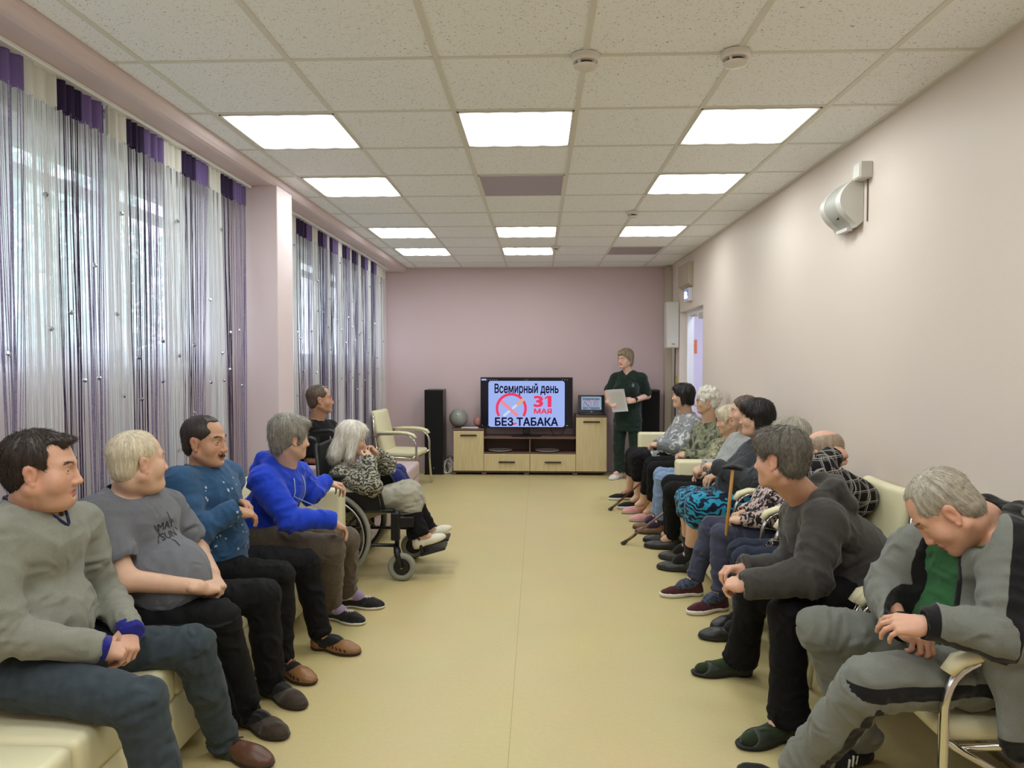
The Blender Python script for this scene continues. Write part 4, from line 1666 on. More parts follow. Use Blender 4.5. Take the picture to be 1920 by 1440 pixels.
def hand_ops(w, d, n, right, s=1.0, curl=(20, 35, 20), spread=4, thumb=0.0, fing=None):
    """Palm, four fingers of unequal length bent at each knuckle, and a thumb leaving the side of the palm near its base."""
    d = unit(d)
    n = unit(n - d * (n @ d))
    x = np.cross(n, d) if right else np.cross(d, n)          # towards the thumb
    T = lambda a, b, c: w + (x * a + d * b + n * c) * s
    A = [('+', capsule(T(0, -.03, 0), T(0, .015, 0), .026 * s, .025 * s, (n, .72)), .010 * s)]
    kn = [(.027, .088, .002), (.009, .093, .004), (-.010, .089, .003), (-.027, .079, .000)]
    ln = [.074, .082, .076, .060]
    for i in range(4):
        A.append(('+', capsule(T(kn[i][0] * .45, .008, -.002), T(*kn[i]), .0135 * s, .0112 * s), .010 * s))
    A.append(('+', ellipsoid(T(.020, .038, -.012), V3(.018, .028, .015) * s, np.stack([x, d, n], 1)), .012 * s))
    A.append(('+', ellipsoid(T(-.022, .040, -.010), V3(.013, .032, .013) * s, np.stack([x, d, n], 1)), .012 * s))
    for i in range(4):
        c = fing[i] if fing else curl
        sp = math.radians((1.5 - i) * spread)
        p = np.array(kn[i], float)
        ang = 0
        r0 = [.0090, .0092, .0088, .0078][i]
        for j, fr in enumerate((.46, .30, .24)):
            ang += math.radians(c[j] + (i * 2))
            dd = V3(math.sin(sp) * math.cos(ang), math.cos(sp) * math.cos(ang), -math.sin(ang))
            q = p + dd * ln[i] * fr
            A.append(('+', capsule(T(*p), T(*q), r0 * (1 - .10 * j) * s, r0 * (.93 - .10 * j) * s), (.005 if j == 0 else .002) * s))
            p = q
    tb = [(.020, .018, -.010), (.044 - .010 * thumb, .046, -.020 - .010 * thumb), (.050 - .022 * thumb, .076, -.026 - .016 * thumb), (.046 - .034 * thumb, .100, -.030 - .020 * thumb)]
    for j in range(3):
        A.append(('+', capsule(T(*tb[j]), T(*tb[j + 1]), [.0145, .0115, .0098][j] * s, [.0115, .0100, .0082][j] * s), (.008 if j == 0 else .003) * s))
    tips = T(0, .19, -.05)
    pts = np.array([T(*v) for v in ((.08, -.05, .04), (-.06, -.05, .04), (.08, .20, .04), (-.06, .20, .04), (.08, -.05, -.13), (-.06, -.05, -.13), (.08, .20, -.13), (-.06, .20, -.13))])
    return A, pts.min(0), pts.max(0)


# hair shapes in head coordinates: (op, kind, centre/ends, radii, smoothness)
def hair_ops(H, st):
    A = []
    k = H.k
    add = lambda p, s=.015: A.append(('+', p, s * k))
    sub = lambda p, s=.006: A.append(('-', p, s * k))
    face = lambda z=-.032, y=.098, rz=.108, rx=.098: sub(H.ell((0, y, z), (rx, .088, rz)), .011)

    def ears(r=.036):
        for x in (-1, 1):
            sub(H.ell((.088 * x, -.004, -.020), (.034, r, r + .008)), .004)
    t = {'short': .006, 'fringe': .006, 'crew': .0035, 'thick': .014, 'thin': .003, 'bald': .0015}.get(st, .012)
    add(H.ell((0, -.020, .036), (.074 + t, .095 + t, .079 + t)), 0)
    add(H.ell((0, -.052, -.022), (.060 + t * .6, .052 + t * .6, .062)), .02)
    if st in ('short', 'crew', 'thick', 'thin', 'bald', 'fringe'):
        face()
        ears()
        if st == 'thick':
            for x in (-1, 1):
                add(H.ell((.058 * x, .022, .060), (.030, .050, .042)), .02)
            add(H.ell((0, .040, .092), (.055, .050, .026)), .02)
            face(z=-.030, y=.112)
            ears(.040)
        if st == 'fringe':
            for x in (-1, 1):
                sub(H.ell((.056 * x, .070, .070), (.030, .046, .040)), .010)
            add(H.ell((0, .052, .090), (.042, .034, .016)), .02)
            for x in (-1, 1):
                sub(H.ell((.074 * x, .050, .030), (.032, .026, .024)), .006)
            sub(H.ell((0, .112, .035), (.07, .055, .052)), .010)
        if st in ('thin', 'crew'):
            for x in (-1, 1):
                sub(H.ell((.042 * x, .080, .082), (.030, .050, .036)), .008)
            sub(H.ell((0, .100, .070), (.07, .055, .045)), .012)
        if st == 'bald':
            sub(H.ell((0, .010, .115), (.062, .105, .062)), .01)
            sub(H.ell((0, .090, .06), (.09, .07, .07)), .01)
        A.append(('c', (H.T(0, -.05, -.074), H.R @ V3(0, .25, -1)), .006 * k))
    if st == 'bob':
        add(H.ell((0, -.022, .040), (.090, .108, .088)), 0)
        for x in (-1, 1):
            add(H.cap((.070 * x, -.018, .02), (.070 * x, -.030, -.070), .030, .024), .02)
        add(H.cap((0, -.070, .0), (0, -.075, -.068), .055, .045), .03)
        face(z=-.052, y=.100, rz=.110, rx=.080)
        for x in (-1, 1):
            sub(H.ell((.09 * x, .030, -.040), (.03, .030, .05)), .008)
        add(H.ell((0, .062, .070), (.058, .030, .030)), .02)
        A.append(('c', (H.T(0, -.05, -.100), H.R @ V3(0, -.1, -1)), .008 * k))
    if st == 'pixie':
        add(H.ell((0, -.024, .044), (.086, .106, .086)), 0)
        add(H.cap((0, -.072, .0), (0, -.070, -.060), .052, .040), .02)
        for x in (-1, 1):
            add(H.ell((.066 * x, -.01, .010), (.020, .050, .050)), .02)
        face(z=-.046, y=.106, rz=.110, rx=.082)
        ears(.026)
        add(H.ell((.01, .058, .078), (.058, .030, .028)), .02)
        A.append(('c', (H.T(0, -.05, -.090), H.R @ V3(0, .2, -1)), .006 * k))
    if st == 'curly':
        rng = np.random.default_rng(8)
        for _ in range(70):
            v = rng.normal(size=3)
            v /= np.linalg.norm(v)
            c = (v[0] * .080, -.020 + v[1] * .098, .038 + v[2] * .084)
            if c[1] > .055 and c[2] < .07 or c[2] < -.045:
                continue
            add(H.ell(c, (.022, .022, .022)), .008)
        face(z=-.046, y=.110, rz=.112, rx=.080)
        ears(.024)
        A.append(('c', (H.T(0, -.05, -.080), H.R @ V3(0, .2, -1)), .006 * k))
    if st == 'long':
        add(H.ell((0, -.022, .044), (.092, .112, .090)), 0)
        for x in (-1, 1):
            add(H.cap((.066 * x, -.010, .02), (.080 * x, -.015, -.130), .036, .030), .02)
        add(H.cap((0, -.065, .0), (0, -.105, -.135), .065, .055), .03)
        face(z=-.055, y=.108, rz=.120, rx=.070)
        add(H.ell((0, .055, .080), (.060, .030, .028)), .02)
    return A


HAIR_COMB = {'fringe': .014, 'crew': .006, 'short': .010, 'thick': .020, 'thin': .012, 'bald': .008, 'bob': .03, 'pixie': .024, 'curly': .012, 'long': .045}


def build_hair(H, st, m, root, org, near, seed=1, dens=1.0):
    ops = hair_ops(H, st)
    h = .0042 if near else .0060
    ext = .21 if st == 'long' else .14
    corners = np.array([H.T(x, y, z) for x in (-.12, .12) for y in (-.16, .12) for z in (-ext, .14)])
    g = Grid(corners.min(0), corners.max(0), h)
    for op, p, k in ops:
        if op == '+':
            g.add(p, k)
        elif op == '-':
            g.sub(p, k)
        else:
            g.cut(p[0], p[1], k)
    V, F = g.surface()
    if not len(V):
        return
    lab = np.arange(len(V))                       # drop loose specks, keep the main tuft
    for _ in range(60):
        low = lab[F].min(1)
        new = lab.copy()
        for k in range(4):
            np.minimum.at(new, F[:, k], low)
        new = new[new]
        if (new == lab).all():
            break
        lab = new
    big = np.bincount(lab[F[:, 0]]).argmax()
    F = F[lab[F[:, 0]] == big]
    N = normals(V, F)
    L = H.inv(V)
    rng = np.random.default_rng(seed)
    # comb direction: away from the crown, then down
    crown = V3(.012, -.045, .115)
    dl = L - crown
    dl[:, 2] -= .02
    D = dl @ H.R.T
    D = D - N * (D * N).sum(1)[:, None]
    D /= np.maximum(np.linalg.norm(D, axis=1), 1e-6)[:, None]
    az = np.arctan2(L[:, 0] - crown[0], L[:, 1] - crown[1])
    rad = np.linalg.norm(L - crown, axis=1)
    q = np.stack([np.cos(az) * 9 + 20, np.sin(az) * 9 + 20, rad * 14 + seed], 1)
    q2 = np.stack([np.cos(az) * 22 + 20, np.sin(az) * 22 + 20, rad * 20 + seed], 1)
    amp = {'crew': .0010, 'short': .0028, 'thin': .0020, 'bald': .0005}.get(st, .0050)
    ok = np.clip(-g_face_mask(L), 0, 1)
    V = V + N * (amp * noise(q) + amp * .6 * noise(q2))[:, None] * ok[:, None]
    cap = V, F
    n = int({'crew': 2600, 'bald': 500, 'thin': 2200}.get(st, 3200) * dens * (1 if near else .35))
    fi = rng.integers(0, len(F), n)
    pts = V[F[fi]].mean(1) + (V[F[fi, 0]] - V[F[fi, 2]]) * (rng.random((n, 1)) - .5)
    nn = unit_rows(N[F[fi]].mean(1))
    keep = (H.inv(pts)[:, 1] < .085)
    inner = ((pts - H.T(0, -.01, .02)) * nn).sum(1) > .02 * H.k
    keep &= inner
    pts, nn, dd = pts[keep], nn[keep], D[F[fi, 0]][keep]
    SV, SF, m3 = strands(pts, dd, nn, HAIR_COMB[st] * H.k, (.0007 if near else .0012) * H.k, 4 if near else 3, {'crew': .45, 'curly': .5, 'long': .05, 'pixie': .10, 'bob': .06, 'thin': .16, 'thick': .26}.get(st, .20),
                         .05 if st in ('bob', 'long') else .02, rng, curl={'curly': .3, 'long': .03, 'bob': .04}.get(st, .10))
    shade = .72 + .5 * rng.random(len(pts))
    cols = np.ones((len(V) + len(SV), 4), np.float32)
    cv = .82 + .28 * noise(q2 * 1.5)
    cols[:len(V), :3] = cv[:, None]
    cols[len(V):, :3] = np.repeat(shade, m3)[:, None]
    allV = np.concatenate([V, SV]) - org
    allF = np.concatenate([F, SF + len(V)])
    link('hair', fast_mesh('hair', allV, allF, cols=cols), m, root)


def g_face_mask(L):
    return np.full(len(L), -1.0)


def unit_rows(a):
    return a / np.maximum(np.linalg.norm(a, axis=1), 1e-9)[:, None]


def build_eye(H, x, root, org, iris='4a5a60', shut=False):
    c = H.T(.031 * x, .0640, -.0025)
    r = .0128 * H.k
    seg, rings = 20, 16
    V, F, mi = [], [], []
    for i in range(rings + 1):
        a = math.pi * i / rings
        for j in range(seg):
            b = 2 * math.pi * j / seg
            v = V3(math.sin(a) * math.cos(b), math.cos(a), math.sin(a) * math.sin(b))
            V.append(c + H.R @ v * r - org)
    for i in range(rings):
        for j in range(seg):
            F.append((i * seg + j, i * seg + (j + 1) % seg, (i + 1) * seg + (j + 1) % seg, (i + 1) * seg + j))
            mi.append(2 if i < 1 else 1 if i < 3 else 0)
    me = fast_mesh('eye', V, F)
    for m in (mat('eye_white', 'c9c0b4', rough=.25), mat('iris_' + iris, iris, rough=.2), mat('pupil', '08080a', rough=.15)):
        me.materials.append(m)
    if len(me.polygons) == len(mi):
        me.polygons.foreach_set('material_index', np.array(mi, np.int32))
    link('eye', me, None, root)


def build_brows(H, m, bvh, org, root, n=70, thick=1.0, seed=3):
    rng = np.random.default_rng(seed)
    for x in (-1, 1):
        pts, dirs, nn = [], [], []
        for _ in range(n):
            t = rng.random()
            lx = (.012 + .036 * t) * x
            lz = .0195 + .006 * math.sin(t * 2.6) + .0022 * rng.normal() * thick
            o = H.T(lx, .14, lz)
            hit = bvh.ray_cast(Vector(o - org), Vector(-H.R[:, 1]))
            if hit[0] is None:
                continue
            pts.append(np.array(hit[0]) + org)
            nn.append(np.array(hit[1]))
            dirs.append(H.R @ unit([x, -.3, .25 * (1 - t)]))
        if len(pts) < 5:
            continue
        SV, SF, m3 = strands(np.array(pts), np.array(dirs), np.array(nn), .010 * H.k, .0008 * H.k, 2, .25, 0, rng)
        cols = np.ones((len(SV), 4), np.float32)
        link('eyebrow', fast_mesh('eyebrow', SV - org, SF, cols=cols), m, root)


def fold(V, N, segs, spots, amp, seed=0):
    """Cloth folds: ridges across the limbs, strongest near the joints in spots [(point, reach, strength)]."""
    w = np.full(len(V), .30)
    for p, r, k in spots:
        w += k * np.exp(-((V - p) ** 2).sum(1) / (r * r))
    best = np.full(len(V), 9.0)
    ax = np.zeros_like(V)
    for a, b in segs:
        d, _ = seg_dist(V, a, b)
        m = d < best
        best[m] = d[m]
        ax[m] = unit(b - a)
    al = (V * ax).sum(1)[:, None] * ax
    wob = np.stack([noise(V * 6 + 4.1), noise(V * 6 + 9.7), noise(V * 6 + 2.3)], 1) * .05
    al = ((V + wob) * ax).sum(1)[:, None] * ax
    q = (V - al) * 5 + al * 17
    q2 = (V - al) * 9 + al * 30
    f = (1 - 2.2 * np.abs(noise(q + seed)) ** .8) * .65 + (1 - 2.2 * np.abs(noise(q2 + 3 + seed)) ** .8) * .35
    return V + N * (amp * 2.5 * np.minimum(w, 1.3) * (f - .1))[:, None]


SHOE = {}


def build_shoe(root, org, ank, toe, style, m, sole_m, s=1.0, floor=0.0, pitch=0.0, near=True, fur=None, stripes=None):
    d = unit([toe[0] - ank[0], toe[1] - ank[1], 0])
    cp, sp = math.cos(pitch), math.sin(pitch)
    f = d * cp + V3(0, 0, sp)
    x = V3(d[1], -d[0], 0)
    u = np.cross(x, f)
    o = V3(ank[0], ank[1], floor) + d * .012
    T = lambda a, b, c: o + (x * a + f * b + u * c) * s
    R = np.stack([x, f, u], 1)
    E = lambda c, r: ellipsoid(T(*c), V3(*r) * s, R)
    K = lambda a, b, ra, rb: capsule(T(*a), T(*b), ra * s, rb * s)
    lo, hi = T(0, .07, .05) - .19 * s, T(0, .07, .05) + .19 * s
    h = .0055 if near else .0075

    def shape(g, e):
        g.add(E((0, -.030, .034), (.033 + e, .042 + e, .046)))
        g.add(K((0, -.01, .040), (.002, .125, .026), .034 + e, .034 + e), .02)
        g.add(E((.004, .135, .020), (.046 + e, .082 + e, .036)), .03)
        return g
    g = shape(Grid(lo, hi, h), 0)
    if style != 'slipper':
        g.add(K((0, -.022, .05), (0, -.024, .088), .036, .037), .02)
    g.sub(K((0, -.022, .07 if style != 'slipper' else .058), (0, -.03, .16), .030, .036), .006)
    if style == 'slipper':
        g.sub(E((0, -.05, .085), (.05, .06, .052)), .01)
    if style == 'sandal':
        g.sub(E((0, .195, .040), (.052, .058, .030)), .006)
    g.cut(T(0, 0, .012), -u, .002)
    V, F = g.surface()
    N = normals(V, F)
    V = V + N * (.0012 * noise(V * 60))[:, None]
    upV, upF = V, F
    up = link('shoe', fast_mesh('shoe', V - org, F), m, root)
    g = shape(Grid(lo, hi, h), .004)
    top = .030 if style == 'sneaker' else .019
    g.cut(T(0, 0, top), u, .002)
    g.cut(T(0, 0, .0015), -u, .001)
    V, F = g.surface()
    link('sole', fast_mesh('sole', V - org, F), sole_m, up)
    def on_side(side, b, z):                       # a point on the upper's side wall
        tr = BVHTree.FromPolygons([tuple(v) for v in upV], [tuple(int(i) for i in f) for f in upF])
        hh = tr.ray_cast(Vector(T(.12 * side, b, z)), Vector(-x * side))
        return (np.array(hh[0]) + np.array(hh[1]) * .0012 - org) if hh[0] is not None else None
    if style == 'loafer':
        for sd in (-1, 1):
            for k in range(5):
                a, b = on_side(sd, .050 + .024 * k, .050 - .004 * k), on_side(sd, .060 + .024 * k, .036 - .003 * k)
                if a is not None and b is not None:
                    MB().tube([a, b], .0036 * s, n=6).build('slot', mat('slot_black', '17110d', rough=.8), up, smooth=True)
    if stripes:
        for sd in (-1, 1):
            for k in range(3):
                a, b = on_side(sd, .030 + .026 * k, .058 - .005 * k), on_side(sd, .052 + .026 * k, .024)
                if a is not None and b is not None:
                    MB().tube([a, (a + b) / 2, b], .0050 * s, n=6).build('stripe', stripes, up, smooth=True)
    if fur:
        pts = [T(.036 * math.cos(a), -.004 + .050 * math.sin(a), .060 + .010 * math.sin(a)) - org for a in np.linspace(0, 2 * math.pi, 25)[:-1]]
        MB().tube(pts, .009 * s, n=8, closed=True).build('fur_trim', fur, up, smooth=True)
        tr = BVHTree.FromPolygons([tuple(v) for v in upV], [tuple(int(i) for i in f) for f in upF])
        mb = MB()
        for k in range(9):                         # pale star worked on the instep
            a = k * 2 * math.pi / 9
            seg_ = []
            for q_ in (.004, .018):
                hh = tr.ray_cast(Vector(T(q_ * math.cos(a) * 1.1, .112 + q_ * math.sin(a) * 1.5, .14)), Vector(-u))
                if hh[0] is not None:
                    seg_.append(np.array(hh[0]) + np.array(hh[1]) * .0015 - org)
            if len(seg_) == 2:
                mb.tube(seg_, .0030 * s, n=5)
        mb.build('embroidered_star', mat('star_white', 'd0ccc6', rough=.8), up)
    if style in ('loafer', 'lace', 'sneaker'):
        mb = MB()
        for k in range(4 if style != 'loafer' else 2):
            b = .055 + .020 * k
            z = .076 - .0135 * k
            pts = [T(-.026 + .003 * k, b - .004, z - .010) - org, T(0, b, z + .003) - org, T(.026 - .003 * k, b - .004, z - .010) - org]
            mb.tube(pts, .003 * s if style != 'loafer' else .006 * s, n=6)
        mb.build('lace' if style != 'loafer' else 'strap', m if style == 'loafer' else sole_m if style == 'sneaker' else mat('lace_dark', '2a1a14'), up, smooth=True)
    return up


def chain_tube(pts, rad, n=14, sub=4):
    """Smooth tube points through pts (Catmull-Rom) with interpolated radii."""
    P_ = [np.asarray(p, float) for p in pts]
    P_ = [2 * P_[0] - P_[1]] + P_ + [2 * P_[-1] - P_[-2]]
    out, rr = [], []
    for i in range(1, len(P_) - 2):
        for k in range(sub):
            t = k / sub
            a, b, c, d = P_[i - 1:i + 3]
            out.append(.5 * ((2 * b) + (c - a) * t + (2 * a - 5 * b + 4 * c - d) * t * t + (3 * b - a - 3 * c + d) * t ** 3))
            rr.append(rad[i - 1] + (rad[i] - rad[i - 1]) * t)
    out.append(P_[-2])
    rr.append(rad[-1])
    return out, rr


def person(label, J, side, look, hair, skin, top, pants, shoes, near=True, s=1.0, face=None, hands=None, group=None, standing=False, hs=1.0, skirt=None, extra=None, seed=1):
    """J: joints by name (N = nearer the camera, F = farther); side +1 faces right, -1 faces left."""
    face = face or {}
    J = {k: np.asarray(v, float) for k, v in J.items()}
    pel = (J['hN'] + J['hF']) / 2
    org = V3(pel[0], pel[1], 0)
    root = thing('person', label, 'person', tuple(org), 0, group)
    neck = J['neck']
    rt = unit(J['sN'] - J['sF']) * side
    up = unit(neck - pel)
    fwd = unit(np.cross(up, rt))
    rt = np.cross(fwd, up)
    for q in ('N', 'F'):
        J['s' + q] = J['s' + q] - up * .034 * s
    H = Head(J['head'], look_frame(J['head'], side, *look), hs)
    w, belly, slim = top.get('w', 1.0), top.get('belly', 0.0), top.get('slim', 1.0)
    ww = w * s
    chest = neck - up * .17 * s + fwd * top.get('chestf', .015)
    waist = pel * .55 + chest * .45 - fwd * top.get('slouch', .015)

    def torso(e, low=True):
        A = [('+', capsule(pel + up * .02, waist, (.152 * ww + e), (.148 * ww + e), (fwd, .80)), 0),
             ('+', capsule(waist, chest, .146 * ww + e, .156 * ww + e, (fwd, .72)), .05),
             ('+', capsule(chest + up * .02, neck - up * .045 * s, .125 * ww + e, .066 * s + e, (fwd, .8)), .06)]
        for q in ('N', 'F'):
            sh = J['s' + q]
            A.append(('+', capsule(chest + up * .03, sh - up * .015, .095 * ww + e, .056 * s + e), .06))
            A.append(('+', capsule(neck - up * .03 * s - fwd * .012, sh + up * .005, .046 * s + e, .050 * s + e), .05))
        if belly:
            A.append(('+', ellipsoid(waist + fwd * (.055 + .05 * belly) - up * .03, V3(.15 * ww, .11 + .05 * belly, .17 * s) + e, np.stack([rt, fwd, up], 1)), .06))
        if top.get('bust'):
            for x in (-1, 1):
                A.append(('+', ellipsoid(chest - up * .06 * s + fwd * .10 + rt * x * .075 * s, V3(.075, .06, .075) * top['bust'] + e), .05))
        return A

    def arm(q, e, ra=1.0, upto=1.0):
        sh, el, wr = J['s' + q], J['e' + q], J['w' + q]
        A = [('+', capsule(sh, el, (.058 * ra * s + e), (.047 * ra * s + e)), .035)]
        if upto >= 1:
            A.append(('+', capsule(el, wr, (.046 * ra * s + e), (.032 * ra * s + e)), .02))
        return A

    # ---- skin: one continuous body surface
    hand = {}
    for q in ('N', 'F'):
        hd = (hands or {}).get(q)
        if hd is None:
            continue
        right = (q == 'N') == (side > 0)
        tip = J['t' + q]
        nrm = np.asarray(hd.get('n', (0, 0, 1)), float)
        hand[q] = hand_ops(J['w' + q], tip - J['w' + q], nrm, right, s * hd.get('s', 1.0), hd.get('curl', (20, 35, 20)), hd.get('spread', 4), hd.get('thumb', 0), hd.get('fing'))
    base = H.T(0, -.024, -.070)
    bare = top.get('sleeve', 1.0)
    if bare < 1:
        for q in hand:
            A, lo, hi = hand[q]
            e = [J['s' + q] - .07, J['s' + q] + .07, J['e' + q] - .07, J['e' + q] + .07]
            hand[q] = (A, np.minimum(lo, np.min(e, 0)), np.maximum(hi, np.max(e, 0)))
    skin_ops = torso(-.018)
    for q in ('N', 'F'):
        skin_ops += arm(q, -.006 if bare >= 1 else .0, .82 if bare >= 1 else .90)
        kn, an = J['k' + q], J['a' + q]
        skin_ops.append(('+', capsule(J['h' + q], kn, .070 * s, .056 * s), .03))
        skin_ops.append(('+', capsule(kn, kn * .62 + an * .38 - V3(0, 0, 0), .054 * s, .056 * s), .02))
        skin_ops.append(('+', capsule(kn * .62 + an * .38, an, .056 * s, .036 * s), .02))
        skin_ops.append(('+', capsule(an, an * .6 + J['o' + q] * .4, .036 * s, .028 * s), .02))
    neck_ops = [('+', capsule(base, neck - up * .02, (.049 + .010 * face.get('fat', 0)) * hs, (.058 + .010 * face.get('fat', 0)) * s), .025),
                ('+', capsule(H.T(0, .02, -.085), neck + fwd * .035 - up * .01, .034 * hs, .034 * s), .03)]
    blocks = []
    hc = np.array([H.T(x, y, z) for x in (-.10, .10) for y in (-.13, .13) for z in (-.135, .125)])
    lo, hi = np.minimum(hc.min(0), neck - .09), np.maximum(hc.max(0), neck + V3(.09, .09, 0))
    blocks.append((lo, hi, .0035 if near else .0052, 'head'))
    if len(hand) == 2 and (np.maximum(hand['N'][1], hand['F'][1]) < np.minimum(hand['N'][2], hand['F'][2])).all():
        blocks.append((np.minimum(hand['N'][1], hand['F'][1]), np.maximum(hand['N'][2], hand['F'][2]), .0038 if near else .006, 'NF'))
    else:
        for q in hand:
            blocks.append((hand[q][1], hand[q][2], .0038 if near else .006, q))
    if skirt:
        e = np.array([J[k + q] for k in 'kao' for q in 'NF'])
        blocks.append((e.min(0) - .09, e.max(0) + .09, .0065 if near else .009, 'legs'))
    allp = np.array(list(J.values()))
    blocks.append((allp.min(0) - .22, allp.max(0) + .22, .014, 'all'))
    Vs, Fs, nv, done = [], [], 0, []
    hops = head_ops(H, face)
    headV = None
    for lo, hi, h, nm in blocks:
        g = Grid(lo, hi, h)
        run_ops(g, skin_ops)
        run_ops(g, neck_ops)
        g2 = Grid(lo, hi, h)
        if nm in ('head', 'all'):
            run_ops(g2, hops)
            k = .02
            a, b = g.d, g2.d
            t = np.clip(.5 + .5 * (a - b) / k, 0, 1)
            bl = a + (b - a) * t - k * t * (1 - t)
            g.d = np.where((a < BIG * .9) & (b < BIG * .9), bl, np.minimum(a, b))
        for q in hand:
            g3 = Grid(lo, hi, h)
            run_ops(g3, hand[q][0])
            a, b = g.d, g3.d
            k = .012
            # the hand grows out of its own wrist; elsewhere skin only touches skin
            X = [g.ax[0][:, None, None], g.ax[1][None, :, None], g.ax[2][None, None, :]]
            wq = J['w' + q]
            dist = np.sqrt((X[0] - wq[0]) ** 2 + (X[1] - wq[1]) ** 2 + (X[2] - wq[2]) ** 2)
            kk = np.where(dist < .05, k, .0012)
            t = np.clip(.5 + .5 * (a - b) / kk, 0, 1)
            bl = a + (b - a) * t - kk * t * (1 - t)
            g.d = np.where((a < BIG * .9) & (b < BIG * .9), bl, np.minimum(a, b)).astype(np.float32)
        V, F = g.surface()
        if not len(V):
            continue
        cen = V[F].mean(1)
        keep = np.ones(len(F), bool)
        for a, b, hh in done:
            keep &= ~((cen > a + 1.6 * hh) & (cen < b - 2.0 * hh)).all(1)
        F = F[keep]
        done.append((lo, hi, h))
        Vs.append(V)
        Fs.append(F + nv)
        nv += len(V)
        if nm == 'head':
            headV, headF = V, F
    V, F = np.concatenate(Vs), np.concatenate(Fs)
    L = H.inv(V)
    lip = .0085 - np.sqrt((L[:, 0] * .30) ** 2 + ((L[:, 2] + .0718) * .95) ** 2)
    lip = np.where(L[:, 1] > .066, lip, -1)
    Nn = noise(V * 60)
    red = np.exp(-(((np.abs(L[:, 0]) - .04) / .022) ** 2 + ((L[:, 2] + .03) / .025) ** 2)) * (L[:, 1] > .02) * .5
    red += np.exp(-((L[:, 0] / .018) ** 2 + ((L[:, 2] + .04) / .018) ** 2)) * (L[:, 1] > .08) * .6
    red += (np.abs(L[:, 0]) > .071) * (np.abs(L[:, 2] + .01) < .05) * (np.abs(L[:, 1] + .01) < .035) * .6
    cols = np.ones((len(V), 4), np.float32)
    cols[:, 1] -= .16 * red
    cols[:, 2] -= .18 * red
    cols[:, :3] *= (1 + .05 * Nn)[:, None]
    if face.get('stubble'):
        sb = np.clip((-.045 - L[:, 2]) / .02, 0, 1) * (L[:, 1] > .0) * (L[:, 2] > -.125) * (lip < 0) * (np.abs(L[:, 0]) < .075)
        cols[:, :3] *= (1 - face['stubble'] * sb * .3)[:, None]
    body = link('body', fast_mesh('body', V - org, F, {'m': lip}, cols=cols), skin, root)
    bvh = BVHTree.FromPolygons([tuple(v) for v in (headV - org)], [tuple(int(i) for i in f) for f in headF]) if headV is not None else None
    if not face.get('shut'):
        for x in (-1, 1):
            build_eye(H, x, root, org, face.get('iris', '4a5a60'))
    build_brows(H, face.get('brow', hair[1]), bvh, org, root, 48 if near else 30, face.get('browt', 1.0))
    if face.get('moustache'):
        rng = np.random.default_rng(4)
        pts, dirs, nn = [], [], []
        for _ in range(160):
            lx = .024 * (2 * rng.random() - 1)
            hit = bvh.ray_cast(Vector(H.T(lx, .14, -.0595 + .0028 * rng.normal() - abs(lx) * .12) - org), Vector(-H.R[:, 1]))
            if hit[0] is None:
                continue
            pts.append(np.array(hit[0]) + org)
            nn.append(np.array(hit[1]))
            dirs.append(H.R @ unit([lx * 20, .0, -1]))
        SV, SF, _ = strands(np.array(pts), np.array(dirs), np.array(nn), .009, .0007, 2, .3, 0, rng)
        link('moustache', fast_mesh('moustache', SV - org, SF, cols=np.ones((len(SV), 4))), face['moustache'], root)
    if hair[0]:
        build_hair(H, hair[0], hair[1], root, org, near, seed, hair[2] if len(hair) > 2 else 1.0)

    # ---- clothes
    hg = .0085 if near else .012
    arms_seg = [(J['sN'], J['eN']), (J['eN'], J['wN']), (J['sF'], J['eF']), (J['eF'], J['wF'])]
    spots = [(J['eN'], .09, 1.0), (J['eF'], .09, 1.0), (pel + up * .06, .16, .8), (J['sN'] - up * .08, .08, .5), (J['sF'] - up * .08, .08, .5), (J['wN'], .06, .5), (J['wF'], .06, .5)]
    ops = torso(top.get('e', .004))
    hem = top.get('hem', .04)
    ops.append(('+', ellipsoid(pel + up * .02, V3(.165 * ww, .125, .10), np.stack([rt, fwd, up], 1)), .04))
    ra = top.get('loose', 1.18)
    pts = [pel, neck, J['sN'], J['sF'], J['eN'], J['eF'], J['wN'], J['wF']]
    lo, hi = np.min(pts, 0) - .24, np.max(pts, 0) + .24
    g = Grid(lo, hi, hg)
    run_ops(g, ops)
    if top.get('drape') is not None:
        a, b = top['drape']
        g.add(capsule(a, b, .085, .075, (rt, .45)), .03)
        mid = (a + neck) / 2 - fwd * .1
        g.add(capsule(pel - fwd * .08 - rt * side * .0, a, .10, .08), .05)
    if top.get('lap'):
        for q in ('N', 'F'):
            g.add(capsule(J['h' + q], J['h' + q] * (1 - top['lap']) + J['k' + q] * top['lap'], .100 * s, .088 * s), .03)
    gt, g = g, Grid(lo, hi, hg)
    for q in ('N', 'F'):
        if bare >= 1:
            wr = J['w' + q]
            run_ops(g, arm(q, .006, ra))
            a = unit(wr - J['e' + q])
            g.sub(capsule(wr + a * .052, wr + a * .11, .050, .056), .003)
        else:
            sh, el = J['s' + q], J['e' + q]
            end = sh + (el - sh) * bare
            g.add(capsule(sh, end, .062 * ra * s, .060 * ra * s), .035)
            a = unit(el - sh)
            g.sub(capsule(end + a * .062, end + a * .13, .068, .074), .003)
    t_ = np.clip(.5 + .5 * (gt.d - g.d) / .03, 0, 1)
    bl = gt.d + (g.d - gt.d) * t_ - .03 * t_ * (1 - t_)
    g.d = np.where((gt.d < BIG * .9) & (g.d < BIG * .9), bl, np.minimum(gt.d, g.d)).astype(np.float32)
